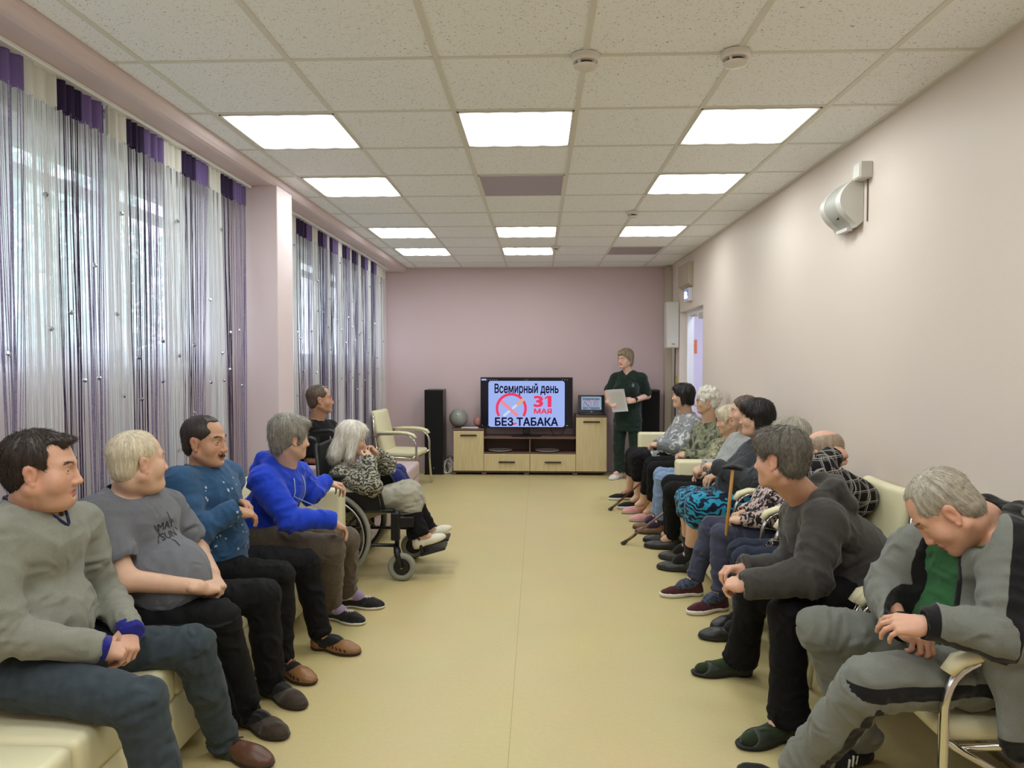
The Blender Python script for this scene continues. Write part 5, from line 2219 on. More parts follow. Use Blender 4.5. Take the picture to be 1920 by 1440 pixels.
    if top.get('hood'):
        q = [neck + rt * .085 + fwd * .05 - up * .045, neck + rt * .10 - fwd * .02 + up * .0, neck + rt * .06 - fwd * .095 + up * .005, neck - fwd * .125 - up * .015,
             neck - rt * .06 - fwd * .095 + up * .005, neck - rt * .10 - fwd * .02 + up * .0, neck - rt * .085 + fwd * .05 - up * .045]
        for i in range(6):
            g.add(capsule(q[i], q[i + 1], top.get('hoodr', .036) * s, top.get('hoodr', .036) * s), .018)
        g.add(ellipsoid(neck - fwd * .115 - up * .07, V3(.11, .045, .075) * s, np.stack([rt, fwd, up], 1)), .03)
    if top.get('collar'):
        c = top['collar']
        q = [neck + fwd * .055 - up * .035, neck + rt * .062 + fwd * .02 - up * .01, neck + rt * .055 - fwd * .045 + up * .012, neck - fwd * .07 + up * .018,
             neck - rt * .055 - fwd * .045 + up * .012, neck - rt * .062 + fwd * .02 - up * .01, neck + fwd * .055 - up * .035]
        for i in range(6):
            g.add(capsule(q[i], q[i + 1], c, c), .012)
    cut = top.get('neck', 'crew')
    open_prim = None
    cn = unit(base - neck)
    if cut == 'crew':
        open_prim = capsule(neck - cn * .005, neck + cn * .2, (.066 + .012 * face.get('fat', 0)) * s, (.078 + .012 * face.get('fat', 0)) * s)
    elif cut == 'v':
        open_prim = capsule(neck - cn * .0, neck + cn * .2, .068 * s, .080 * s)
    elif cut == 'tight':
        open_prim = capsule(neck + cn * .02, neck + cn * .2, .062 * s, .066 * s)
    if open_prim:
        g.sub(open_prim, .006)
    vp = None
    if cut == 'v':
        vp = capsule(neck + fwd * .06 - up * .005, neck + fwd * .105 - up * top.get('vdepth', .07), .042, .004)
        g.sub(vp, .004)
    if top.get('open'):                                       # jacket hanging open in front
        f = lambda t, y: neck + fwd * y - up * t + rt * top.get('openx', 0)
        g.sub(capsule(f(.02, .13), f(.22, .20), .055, .080), .008)
        g.sub(capsule(f(.22, .20), f(.50, .25), .080, .105), .008)
        inn = top['open']
        g4 = Grid(lo, hi, hg)
        run_ops(g4, torso(.0))
        g4.sub(capsule(neck - cn * .002, neck + cn * .2, .066 * s, .078 * s), .006)
        V, F = g4.surface()
        V = fold(V, normals(V, F), [(pel, neck)], [(waist + fwd * .15, .16, 1.2), (chest + fwd * .12, .1, .8)], .0035, seed + 3)
        link(inn['name'], fast_mesh(inn['name'], V - org, F), inn['mat'], root)
    if top.get('tail'):
        g.add(capsule(pel + up * .06, pel - up * top['tail'], .168 * ww, .180 * ww, (fwd, .78)), .03)
        g.cut(pel - up * top['tail'], -up, .004)
    V, F = g.surface()
    N = normals(V, F)
    V = fold(V, N, arms_seg + [(pel, neck)], spots, top.get('fold', .006), seed)
    mk = np.full(len(V), -1.0)
    if top.get('cuff'):
        for q in ('N', 'F'):
            a = unit(J['w' + q] - J['e' + q])
            t = (V - J['w' + q]) @ a
            d, _ = seg_dist(V, J['e' + q], J['w' + q] + a * .05)
            mk = np.maximum(mk, np.where(d < .075, t + top['cuff'], -1))
    if top.get('trim') and open_prim:
        x, y, z = V[:, 0], V[:, 1], V[:, 2]
        d = open_prim[0](x, y, z)
        if vp:
            d = np.minimum(d, vp[0](x, y, z))
        dn = np.linalg.norm(V - neck, axis=1)
        mk = np.maximum(mk, np.where(dn < .22, top['trim'] - d, -1))
    if top.get('stripe'):                                     # band down the outside of the sleeves
        for q in ('N', 'F'):
            o = rt * side * (1 if q == 'N' else -1)
            dk = np.stack([seg_dist(V, J['s' + q], J['e' + q])[0], seg_dist(V, J['e' + q], J['w' + q])[0]])
            for si, (a, b) in enumerate(((J['s' + q], J['e' + q]), (J['e' + q], J['w' + q]))):
                ax = unit(b - a)
                od = o + (fwd * top.get('tw', 0) if si == 0 else -up * top.get('twd', 0))
                o2 = unit(od - ax * (od @ ax))
                d, t = seg_dist(V, a, b)
                r = V - a - ((V - a) @ ax)[:, None] * ax
                sid = np.cross(ax, o2)
                mk = np.maximum(mk, np.where((d < .11) & (dk.argmin(0) == si) & (r @ o2 > .0), top['stripe'] - np.abs(r @ sid), -1))
            a, b = neck + o * .05, J['s' + q]
            d, t = seg_dist(V, a, b + o * .02)
            rr = np.abs((V - a) @ fwd - .02)
            mk = np.maximum(mk, np.where((d < .08) & ((V - a) @ up > -.03), top['stripe'] - rr, -1))
    if top.get('open'):
        x, y, z = V[:, 0], V[:, 1], V[:, 2]
        d = np.minimum(capsule(f(.02, .13), f(.22, .20), .055, .080)[0](x, y, z), capsule(f(.22, .20), f(.50, .25), .080, .105)[0](x, y, z))
        mk = np.maximum(mk, .013 - d)
    if top.get('drape') is not None:
        mk = np.maximum(mk, np.where(np.linalg.norm(V - top['drape'][1], axis=1) < .16, top['drape'][1][2] + .0 - V[:, 2], -1))
    if top.get('mark'):
        mk = np.maximum(mk, top['mark'](V, dict(neck=neck, up=up, fwd=fwd, rt=rt, pel=pel, J=J)))
    garm = link(top['name'], fast_mesh(top['name'], V - org, F, {'m': mk}), top['mat'], root)
    gb = (V - org, F)
    if cut in ('crew', 'v') and not top.get('open') and not top.get('collar'):
        gv = BVHTree.FromPolygons([tuple(p) for p in gb[0]], [tuple(int(i) for i in f) for f in F])
        path = []
        if cut == 'crew':
            for a in np.linspace(0, 2 * math.pi, 33)[:-1]:
                path.append((neck + (rt * math.cos(a) + fwd * math.sin(a)) * (.075 + .012 * face.get('fat', 0)) * s + cn * .12, -cn))
        else:
            for a in np.linspace(math.radians(50), math.radians(-230), 26):
                path.append((neck + (rt * math.cos(a) + fwd * math.sin(a)) * .076 * s + cn * .12, -cn))
            for sg in (-1, 1):
                a0 = neck + rt * sg * .050 * s + fwd * .045
                b0 = neck + fwd * .09 - up * (top.get('vdepth', .07) + .022)
                seg_ = [(a0 + (b0 - a0) * t + fwd * .2 + up * .02, -fwd - up * .1) for t in np.linspace(.12, 1, 7)]
                path += seg_ if sg < 0 else seg_[::-1][1:]
        hits = []
        for o_, d_ in path:
            hh = gv.ray_cast(Vector(o_ - org), Vector(unit(d_)), .4)
            if hh[0] is not None:
                hits.append(np.array(hh[0]) + np.array(hh[1]) * .0015)
        if len(hits) > 12:
            hs_ = np.array(hits)
            for _ in range(3):
                hs_ = (np.roll(hs_, 1, 0) + 2 * hs_ + np.roll(hs_, -1, 0)) / 4
            MB().tube(list(hs_), top.get('band', .006), n=8, closed=True).build('neckband', top.get('bandm', top['mat']), garm, smooth=True)
    # cuffs that stand a little proud of the wrists
    if bare >= 1 and top.get('cuffs', True):
        for q in ('N', 'F'):
            a = unit(J['w' + q] - J['e' + q])
            c = J['w' + q] - org
            mb = MB().tube([c - a * .035, c - a * .02, c + a * (.004 + top.get('cuffout', 0)), c + a * (.006 + top.get('cuffout', 0))], [.042 * s, .041 * s, .038 * s, .030 * s], n=18)
            mb.build('cuff', top.get('cuffm', top['mat']), garm, smooth=True)

    if pants:
        g = Grid(np.min([J['hN'], J['hF'], J['kN'], J['kF'], J['aN'], J['aF']], 0) - .2, np.max([J['hN'], J['hF'], J['kN'], J['kF'], J['aN'], J['aF']], 0) + .2, hg)
        R3 = np.stack([rt, fwd, up], 1)
        lw = pants.get('w', 1.0)
        g.add(ellipsoid(pel + up * .01, V3(.165 * ww, .130, .115 * s), R3))
        fl = pants.get('flare', 1.0)
        upto = pants.get('upto', .97)
        for q in ('N', 'F'):
            h_, k_, a_ = J['h' + q], J['k' + q], J['a' + q]
            if pants.get('no' + q):
                continue
            g.add(capsule(h_, k_, .090 * lw * s, .072 * lw * s), .035)
            end = k_ + (a_ - k_) * upto
            mid = k_ * .55 + end * .45
            g.add(capsule(k_, mid, .070 * lw * s, .064 * lw * s), .02)
            g.add(capsule(mid, end, .064 * lw * s, .054 * lw * fl * s), .02)
        for q in ('N', 'F'):
            if pants.get('no' + q):
                continue
            a_ = J['k' + q] + (J['a' + q] - J['k' + q]) * upto
            d_ = unit(J['a' + q] - J['k' + q])
            g.sub(capsule(a_ + d_ * .07, a_ + d_ * .14, .066 * fl, .075 * fl), .003)
        V, F = g.surface()
        N = normals(V, F)
        segs = [(J['hN'], J['kN']), (J['kN'], J['aN']), (J['hF'], J['kF']), (J['kF'], J['aF'])]
        sp = [(J['kN'], .10, .5), (J['kF'], .10, .5), (J['hN'] + fwd * .06, .12, 1.0), (J['hF'] + fwd * .06, .12, 1.0), (J['aN'], .10, 1.0), (J['aF'], .10, 1.0)]
        V = fold(V, N, segs, sp, pants.get('fold', .005), seed + 5)
        mk = np.full(len(V), -1.0)
        if pants.get('stripe'):
            for q in ('N', 'F'):
                o = rt * side * (1 if q == 'N' else -1)
                dk = np.stack([seg_dist(V, J['h' + q], J['k' + q])[0], seg_dist(V, J['k' + q], J['a' + q])[0]])
                for si, (a, b) in enumerate(((J['h' + q], J['k' + q]), (J['k' + q], J['a' + q]))):
                    ax = unit(b - a)
                    o2 = unit(o - ax * (o @ ax))
                    tw = pants.get('twist', 0)
                    sid = unit(np.cross(ax, o2))
                    o3 = unit(o2 + sid * tw)
                    sid = unit(np.cross(ax, o3))
                    d, t = seg_dist(V, a, b)
                    r = V - a - ((V - a) @ ax)[:, None] * ax
                    w0 = r @ sid
                    if pants.get('triple'):
                        w0 = np.minimum(np.abs(w0), np.minimum(np.abs(w0 - .018), np.abs(w0 + .018)))
                    mk = np.maximum(mk, np.where((d < .125) & (dk.argmin(0) == si) & (r @ o3 > .0), pants['stripe'] - np.abs(w0), -1))
        link(pants['name'], fast_mesh(pants['name'], V - org, F, {'m': mk}), pants['mat'], root)
    if skirt:
        g = Grid(np.min([J['hN'], J['hF'], J['kN'], J['kF']], 0) - .3, np.max([J['hN'], J['hF'], J['kN'], J['kF']], 0) + .25, hg)
        R3 = np.stack([rt, fwd, up], 1)
        g.add(ellipsoid(pel + up * .01, V3(.175 * ww, .135, .12 * s), R3))
        for q in ('N', 'F'):
            h_, k_, a_ = J['h' + q], J['k' + q], J['a' + q]
            g.add(capsule(h_, k_, .100 * s, .086 * s), .05)
            e = k_ + (a_ - k_) * skirt.get('drop', .3)
            g.add(capsule(k_, e, .086 * s, .088 * s), .04)
        mid0, mid1 = pel + fwd * .1 - up * .02, (J['kN'] + J['kF']) / 2
        g.add(capsule(mid0, mid1, .085, .080), .08)
        g.add(capsule(mid1, mid1 + ((J['aN'] + J['aF']) / 2 - mid1) * skirt.get('drop', .3) * .9, .080, .080), .06)
        V, F = g.surface()
        N = normals(V, F)
        V = fold(V, N, [(J['kN'], J['aN']), (pel, mid1)], [(mid1, .2, .8)], .007, seed + 9)
        link(skirt.get('name', 'skirt'), fast_mesh('skirt', V - org, F), skirt['mat'], root)
    # ---- footwear
    for q in ('N', 'F'):
        sh = shoes.get(q, shoes)
        if sh.get('skip' + q):
            continue
        an, to = J['a' + q], J['o' + q]
        fl = sh.get('floor', 0.0)
        if sh.get('sock'):
            k_ = J['k' + q]
            a2 = an + unit(k_ - an) * sh.get('sockh', .16)
            c2 = an * .6 + to * .4
            mb = MB()
            pts, rr = chain_tube([a2 - org, an - org, c2 - org, an * .4 + to * .6 - V3(0, 0, .01) - org], [.048 * s, .044 * s, .037 * s, .026 * s])
            if sh['style'] == 'sandal':
                dd = unit([to[0] - an[0], to[1] - an[1], 0])
                b0 = V3(an[0], an[1], fl)
                pts, rr = chain_tube([a2 - org, an - org, b0 + dd * .06 + V3(0, 0, .050) - org, b0 + dd * .13 + V3(0, 0, .036) - org, b0 + dd * .19 + V3(0, 0, .030) - org, b0 + dd * .212 + V3(0, 0, .028) - org],
                                     [.048 * s, .044 * s, .036 * s, .032 * s, .026 * s, .010 * s])
            mb.tube(pts, rr, n=14)
            mb.build('sock', sh['sock'], root, smooth=True)
        build_shoe(root, org, an, to, sh['style'], sh['mat'], sh.get('sole', MATS['black_plastic']), s * sh.get('s', 1.0), fl, sh.get('pitch', 0.0), near, sh.get('fur'), sh.get('stripes'))
    return dict(root=root, org=org, H=H, top=gb, garm=garm, fwd=fwd, up=up, rt=rt, neck=neck, pel=pel, bvh=bvh, J=J)


def on_cloth(r, name, body, m, centre, u, v, nrm, size, bold=0.0, xs=1.0):
    """Lettering laid on a garment: flat in the u, v plane at centre, then pressed along -nrm onto the cloth."""
    V, F = r['top']
    bv = BVHTree.FromPolygons([tuple(p) for p in V], [tuple(int(i) for i in f) for f in F])
    if isinstance(body, str):
        me = text_mesh(body, size, bold, xs)
        bm = bmesh.new()
        bm.from_mesh(me)
    else:
        bm = bmesh.new()
        for pts in body:
            bm.faces.new([bm.verts.new((x * size, y * size, 0)) for x, y in pts])
        me = bpy.data.meshes.new(name)
    bmesh.ops.triangulate(bm, faces=bm.faces[:])
    for _ in range(2):
        bmesh.ops.subdivide_edges(bm, edges=[e for e in bm.edges if e.calc_length() > .012], cuts=1)
        bmesh.ops.triangulate(bm, faces=bm.faces[:])
    u, v, nrm = unit(u), unit(v), unit(nrm)
    for p in bm.verts:
        w = centre - r['org'] + u * p.co.x + v * p.co.y + nrm * .25
        hit = bv.ray_cast(Vector(w), Vector(-nrm))
        p.co = (hit[0] + hit[1] * .0022) if hit[0] is not None else Vector(w - nrm * .25)
    bad = [f for f in bm.faces if max(e.calc_length() for e in f.edges) > .035]
    bmesh.ops.delete(bm, geom=bad, context='FACES')
    bm.to_mesh(me)
    bm.free()
    me.materials.clear()
    return link(name, me, m, r['garm'])
# ------------------------------------------------------------------ the people in the room
def skin(name, c, lip='a8655a'):
    return mat('skin_' + name, c, rough=.5, spec=.4, attr='Col', mask=(lip, .003), sss=.08, bump=(380, .10, .0015))


def hairm(name, c, c2):
    return mat('hair_' + name, c, rough=.45, spec=.45, attr='Col', var=(60, .5, c2))


def cloth(name, c, c2=None, mask=None, scale=70, amt=.5, rough=.85, bump=(420, .22), sheen=.15, stretch=(1, 1, 1)):
    m = mat('cloth_' + name, c, rough=rough, spec=.25, var=(scale, amt, c2) if c2 else None, mask=mask, bump=bump, sheen=sheen, stretch=stretch)
    return crumple(m)


def crumple(m, strength=1.0):
    """Adds soft creases to a cloth, under its weave."""
    nt = m.node_tree
    if nt.nodes.get('crease'):
        return m
    L = nt.links.new
    b = nt.nodes['Principled BSDF']
    tc = nt.nodes.new('ShaderNodeTexCoord')
    n = nt.nodes.new('ShaderNodeTexNoise')
    n.name = 'crease'
    n.inputs['Scale'].default_value = 9
    n.inputs['Detail'].default_value = 5
    n.inputs['Roughness'].default_value = .45
    n.inputs['Distortion'].default_value = 1.3
    n.noise_type = 'RIDGED_MULTIFRACTAL'
    bp = nt.nodes.new('ShaderNodeBump')
    bp.inputs['Strength'].default_value = strength
    bp.inputs['Distance'].default_value = .02
    L(tc.outputs['Object'], n.inputs['Vector'])
    L(n.outputs['Fac'], bp.inputs['Height'])
    old = b.inputs['Normal'].links
    if old:
        L(bp.outputs[0], old[0].from_node.inputs['Normal'])
    else:
        L(bp.outputs[0], b.inputs['Normal'])
    return m


def leather(name, c, rough=.4):
    return mat('leather_' + name, c, rough=rough, bump=(120, .15))


def figured(name, base, fig, scale, lo, hi, kind='voronoi', third=None, rough=.8):
    """Printed cloth: a figure over a ground."""
    m = mat('cloth_' + name, base, rough=rough, spec=.25, sheen=.1)
    nt = m.node_tree
    L = nt.links.new
    tc = nt.nodes.new('ShaderNodeTexCoord')
    if kind == 'voronoi':
        t = nt.nodes.new('ShaderNodeTexVoronoi')
        t.feature = 'F1'
        out = t.outputs['Distance']
        t.inputs['Scale'].default_value = scale
    elif kind == 'wave':
        t = nt.nodes.new('ShaderNodeTexWave')
        t.wave_type = 'RINGS'
        t.inputs['Scale'].default_value = scale
        t.inputs['Distortion'].default_value = 14
        t.inputs['Detail'].default_value = 2
        t.inputs['Detail Scale'].default_value = 1.6
        out = t.outputs['Fac']
    else:
        t = nt.nodes.new('ShaderNodeTexNoise')
        t.inputs['Scale'].default_value = scale
        t.inputs['Detail'].default_value = 3
        t.inputs['Distortion'].default_value = 1.0
        out = t.outputs['Fac']
    L(tc.outputs['Object'], t.inputs['Vector'])
    r = nt.nodes.new('ShaderNodeValToRGB')
    e = r.color_ramp.elements
    e[0].position, e[1].position = lo, hi
    e[0].color, e[1].color = (*lin(base), 1), (*lin(fig), 1)
    if third:
        x = e.new(min(hi + .16, .99))
        x.color = (*lin(third), 1)
    L(out, r.inputs['Fac'])
    L(r.outputs[0], nt.nodes['Principled BSDF'].inputs['Base Color'])
    return crumple(m)


S_M = skin('fair', 'd0a88f')
S_RED = skin('ruddy', 'cf9f86')
S_OLD = skin('old', 'cda78c', 'b07a6c')
S_TAN = skin('tanned', 'bd9074', '99604f')
S_W = skin('pale', 'd8b09a', 'b4655e')
BLK = cloth('black', '0b0a0c', '110f12', sheen=.0)
NAVY = cloth('navy', '1b2234', '252e44', sheen=.05)
rub = mat('rubber_black', '151312', rough=.7)
rub_b = mat('rubber_brown', '2a1a12', rough=.6)
rub_w = mat('rubber_white', 'd8d4cc', rough=.55)
H_BR = hairm('dark_brown', '3a2c24', '241a15')
H_GR = hairm('grey', '8c857a', '5c564e')
H_WH = hairm('white', 'f0ebe0', 'd2cbbb')
H_WG = hairm('white_gold', 'e2d5bb', 'cbb897')
H_BK = hairm('black_brown', '1f1614', '120d0c')
H_SALT = hairm('salt_pepper', '7c756a', '3c3733')
H_BLONDE = hairm('grey_blonde', 'a8977c', '7d6c55')
H_MB = hairm('mid_brown', '6a5748', '463930')

# 1 --- man in the grey sweater
NV = cloth('navy_blue_rib', '25288a', '1c1f6c')
r = person('seated man in grey V-neck sweater and jeans, nearest the camera on the left side',
           dict(head=P(82, 877, 2.17), neck=P(60, 934, 2.2), sN=P(-10, 984, 2.05), sF=P(148, 966, 2.40), eN=P(-4, 1190, 1.98), wN=P(178, 1213, 2.10), tN=P(262, 1228, 2.22),
                eF=P(196, 1110, 2.46), wF=P(243, 1178, 2.30), tF=P(238, 1262, 2.16), hN=P(-15, 1262, 2.08), hF=P(112, 1225, 2.34), kN=P(262, 1318, 2.02), kF=P(362, 1212, 2.44),
                aN=P(333, 1604, 2.0), oN=P(440, 1650, 2.02), aF=P(422, 1398, 2.56), oF=G(538, 1436, .02)),
           1, (-17, -4, 3), ('fringe', H_BR, 1.5), S_RED,
           dict(name='sweater', mat=cloth('grey_sweater', '86867b', '76766b', scale=160, amt=.3), w=1.04, neck='v', vdepth=.072, bandm=cloth('navy_band', '20254e'), band=.0055, belly=.35, cuffm=NV, cuffout=.034, loose=1.22, fold=.008),
           dict(name='jeans', mat=cloth('dark_jeans', '3a434a', '2a3238', scale=30, sheen=.05), w=1.0, fold=.006, upto=.94),
           dict(style='lace', mat=leather('brown', '5a3a2c'), sole=rub_b, sock=cloth('dark_green_sock', '2c3526')),
           face=dict(fat=1.0, age=.3, nose=1.18, stubble=.4, open=1, lid=.0026), hands=dict(N=dict(n=(.15, -.45, .9), curl=(48, 50, 30), thumb=.4), F=dict(n=(.75, -.35, .5), curl=(40, 55, 30), thumb=.3)), hs=1.03, seed=11)

# 2 --- man in the grey T-shirt
r2 = person('seated white haired man in grey T-shirt with bare forearms and hands clasped',
            dict(head=P(261, 863, 2.68), neck=P(240, 910, 2.72), sN=P(176, 952, 2.54), sF=P(308, 938, 2.90), eN=P(236, 1088, 2.50), wN=P(372, 1101, 2.62), tN=P(444, 1098, 2.80),
                 eF=P(372, 1034, 2.98), wF=P(398, 1075, 2.82), tF=P(424, 1128, 2.70), hN=P(222, 1158, 2.60), hF=P(306, 1128, 2.86), kN=P(412, 1160, 2.66), kF=P(492, 1118, 2.96),
                 aN=P(464, 1338, 2.77), oN=G(538, 1372, .03), aF=P(508, 1284, 3.02), oF=G(570, 1316, .03)),
            1, (22, 0, 0), ('thin', H_WG), S_M,
            dict(name='t_shirt', mat=cloth('grey_tee', '6b6c73', '64656b', scale=120), w=1.12, neck='crew', bandm=BLK, band=.009, belly=1.35, sleeve=.62, loose=1.3, fold=.006, hem=.06),
            dict(name='track_pants', mat=cloth('black_track', '0d0c0e', '131214', mask=('2b2a2e', .001), sheen=.0), stripe=.005, triple=True, twist=.15, w=1.02, flare=1.1),
            dict(style='slipper', mat=cloth('brown_felt', '40352c', '332a23', bump=(200, .4)), sole=rub_b, sock=cloth('black_sock', '151313')),
            face=dict(fat=.8, age=.8, nose=1.1, brow=H_WG), hands=dict(N=dict(n=(.1, -.55, .8), curl=(45, 55, 30), thumb=.5), F=dict(n=(.8, -.3, .5), curl=(55, 50, 30), thumb=.6)), hs=1.02, seed=12)

# 3 --- man in the blue sweatshirt
r3 = person('seated man with moustache in blue sweatshirt, black trousers and tan leather shoes',
            dict(head=P(386, 826, 3.20), neck=P(380, 869, 3.24), sN=P(334, 894, 3.06), sF=P(424, 882, 3.42), eN=P(360, 1004, 3.02), wN=P(440, 955, 3.12), tN=P(484, 966, 3.22),
                 eF=P(412, 985, 3.46), wF=P(434, 938, 3.32), tF=P(470, 945, 3.28), hN=P(372, 1068, 3.14), hF=P(432, 1050, 3.38), kN=P(525, 1082, 3.25), kF=P(573, 1056, 3.52),
                 aN=P(528, 1246, 3.24), oN=G(592, 1272, .03), aF=P(602, 1196, 3.52), oF=G(672, 1216, .03)),
            1, (-30, -3, 0), ('crew', H_BR), S_TAN,
            dict(name='sweatshirt', mat=cloth('blue_sweatshirt', '2f5378', '27466a', scale=90), w=1.0, neck='crew', belly=.1, loose=1.32, fold=.009, slouch=.03),
            dict(name='trousers', mat=BLK, w=.98, flare=1.02, upto=.90),
            dict(style='loafer', mat=leather('tan', '8a5f38'), sole=rub_b, sock=cloth('black_sock', '151313')),
            face=dict(fat=.1, age=.8, nose=1.1, moustache=H_BR, brow=H_BR), hands=dict(N=dict(n=(-.1, -.5, .85), curl=(22, 25, 15), thumb=.3, spread=3), F=dict(n=(.2, .3, .9), curl=(25, 30, 15))), seed=13)

# 4 --- person in the bright blue hoodie
r4 = person('seated grey haired woman in bright blue hoodie with one hand on the sofa arm',
            dict(head=P(546, 819, 3.76), neck=P(533, 868, 3.80), sN=P(496, 888, 3.64), sF=P(560, 880, 3.98), eN=P(541, 972, 3.58), wN=P(622, 976, 3.68), tN=P(664, 1004, 3.80),
                 eF=P(580, 925, 4.02), wF=P(612, 903, 4.14), tF=P(648, 913, 4.24), hN=P(482, 1016, 3.70), hF=P(512, 1003, 3.94), kN=P(622, 1028, 3.76), kF=P(650, 1012, 4.00),
                 aN=P(622, 1138, 3.94), oN=G(664, 1158, .03), aF=P(652, 1110, 4.14), oF=G(700, 1130, .03)),
            1, (22, -6, 0), ('pixie', hairm('silver_grey', 'a39d92', '6e685f'), 1.2), S_M,
            dict(name='hoodie', mat=cloth('royal_blue_fleece', '1a3fc4', '1634a6', scale=40), w=.96, neck='tight', hood=True, loose=1.3, fold=.008, slouch=.05),
            dict(name='trousers', mat=cloth('brown_corduroy', '5c5044', '4d4238', scale=90), w=1.0, flare=1.02),
            dict(style='slipper', mat=cloth('black_slipper', '1c1a1b', '2a2728', scale=45), sole=rub_w, sock=cloth('lilac_sock', '9a86a4'), fur=cloth('cream_fur', 'b9ac98', 'd2c7b4', scale=120, bump=(150, .8))),
            face=dict(fat=.2, age=.8, brow=H_GR), hands=dict(N=dict(n=(-.1, -.2, 1), curl=(20, 25, 15), thumb=.1), F=dict(n=(-.2, 0, 1), curl=(38, 30, 15))), seed=14)

# 5 --- woman in the wheelchair
SILV = figured('silver_pattern', '34312a', 'a09c8a', 13, .42, .66, 'wave', rough=.4)
r5 = person('old woman with long white hair in the wheelchair, hand at her mouth',
            dict(head=P(662, 822, 4.86), neck=P(650, 864, 4.90), sN=P(638, 884, 4.74), sF=P(668, 876, 5.08), eN=P(696, 912, 4.60), wN=P(692, 862, 4.72), tN=P(690, 834, 4.86),
                 eF=P(726, 872, 5.02), wF=P(708, 852, 4.92), tF=P(692, 838, 4.90), hN=P(652, 950, 4.80), hF=P(664, 944, 5.02), kN=P(762, 932, 4.78), kF=P(768, 922, 5.02),
                 aN=P(788, 1002, 4.74), oN=P(826, 1012, 4.80), aF=P(802, 992, 4.98), oF=P(840, 1000, 5.05)),
            1, (14, -12, 0), ('long', H_WH), S_OLD,
            dict(name='jacket', mat=SILV, w=.92, neck='crew', loose=1.35, fold=.008, slouch=.06),
            dict(name='trousers', mat=BLK, w=1.0, flare=1.25, upto=1.0),
            dict(style='shoe', mat=mat('white_shoe', 'd6cfbe', rough=.5), sole=mat('cream_sole', 'c9c09a', rough=.6), floor=.205, pitch=.28, s=.9),
            near=True, s=.92, hs=.95, face=dict(age=1, brow=H_WH), hands=dict(N=dict(n=(.7, -.6, .1), curl=(50, 50, 30), s=.95), F=dict(n=(.2, .7, .6), curl=(45, 50, 30), s=.95)),
            skirt=dict(mat=cloth('grey_bedcloth', 'a8a493', '7c7868', scale=200), drop=.26, name='blanket'), seed=15)

# 6 --- man in the black T-shirt behind
r6 = person('man with cropped hair in black T-shirt sitting on the lilac sofa behind the wheelchair',
            dict(head=P(601, 748, 5.72), neck=P(592, 786, 5.75), sN=P(577, 800, 5.58), sF=P(618, 797, 5.95), eN=P(580, 858, 5.52), wN=P(626, 872, 5.62), tN=P(650, 880, 5.72),
                 eF=P(632, 850, 5.95), wF=P(660, 872, 5.85), tF=P(680, 880, 5.85), hN=P(598, 896, 5.62), hF=P(610, 890, 5.85), kN=P(742, 896, 5.62), kF=P(746, 886, 5.86),
                 aN=P(782, 982, 5.66), oN=G(815, 992, .03), aF=P(790, 975, 5.9), oF=G(828, 984, .03)),
            1, (4, 2, 0), ('crew', H_MB), S_TAN,
            dict(name='t_shirt', mat=BLK, w=.98, neck='crew', sleeve=.9, loose=1.25),
            dict(name='trousers', mat=cloth('blue_trousers', '20286a', '1a2158'), w=1.0),
            dict(style='sandal', mat=leather('dark_sandal', '2e2824'), sole=rub),
            near=False, face=dict(age=.7, brow=H_BR), hands=dict(N=dict(n=(0, -.2, 1)), F=dict(n=(0, .2, 1))), seed=16)

# 7 --- standing woman
DG = cloth('dark_green_scrubs', '182a22', '14231d', scale=40)
rW = person('standing fair haired woman in dark green medical suit holding a white sheet of paper',
            dict(head=P(1172, 672, 8.76), neck=P(1178, 696, 8.80), sN=P(1203, 704, 8.74), sF=P(1155, 704, 8.86), eN=P(1214, 742, 8.80), wN=P(1189, 751, 8.60), tN=P(1164, 753, 8.56),
                 eF=P(1140, 736, 8.80), wF=P(1142, 755, 8.62), tF=P(1158, 763, 8.56), hN=P(1190, 788, 8.76), hF=P(1164, 788, 8.84), kN=P(1191, 838, 8.74), kF=P(1160, 838, 8.80),
                 aN=P(1188, 886, 8.80), oN=G(1178, 899, .03), aF=P(1162, 884, 8.78), oF=G(1139, 897, .03)),
            -1, (-48, -4, 0), ('bob', H_BLONDE, .8), S_W,
            dict(name='tunic', mat=DG, w=1.0, neck='v', vdepth=.05, sleeve=.86, loose=1.12, bust=1.0, fold=.004, tail=.13),
            dict(name='trousers', mat=DG, w=1.04, flare=1.35, upto=1.0),
            dict(style='shoe', mat=mat('white_leather', 'd4cdc2', rough=.4), sole=rub_w),
            near=False, s=.97, face=dict(age=.3, fat=.4, brow=H_BLONDE), hands=dict(N=dict(n=(.1, -.9, .3), curl=(35, 40, 20)), F=dict(n=(-.2, -.8, .4), curl=(35, 40, 20))), standing=True, seed=17)

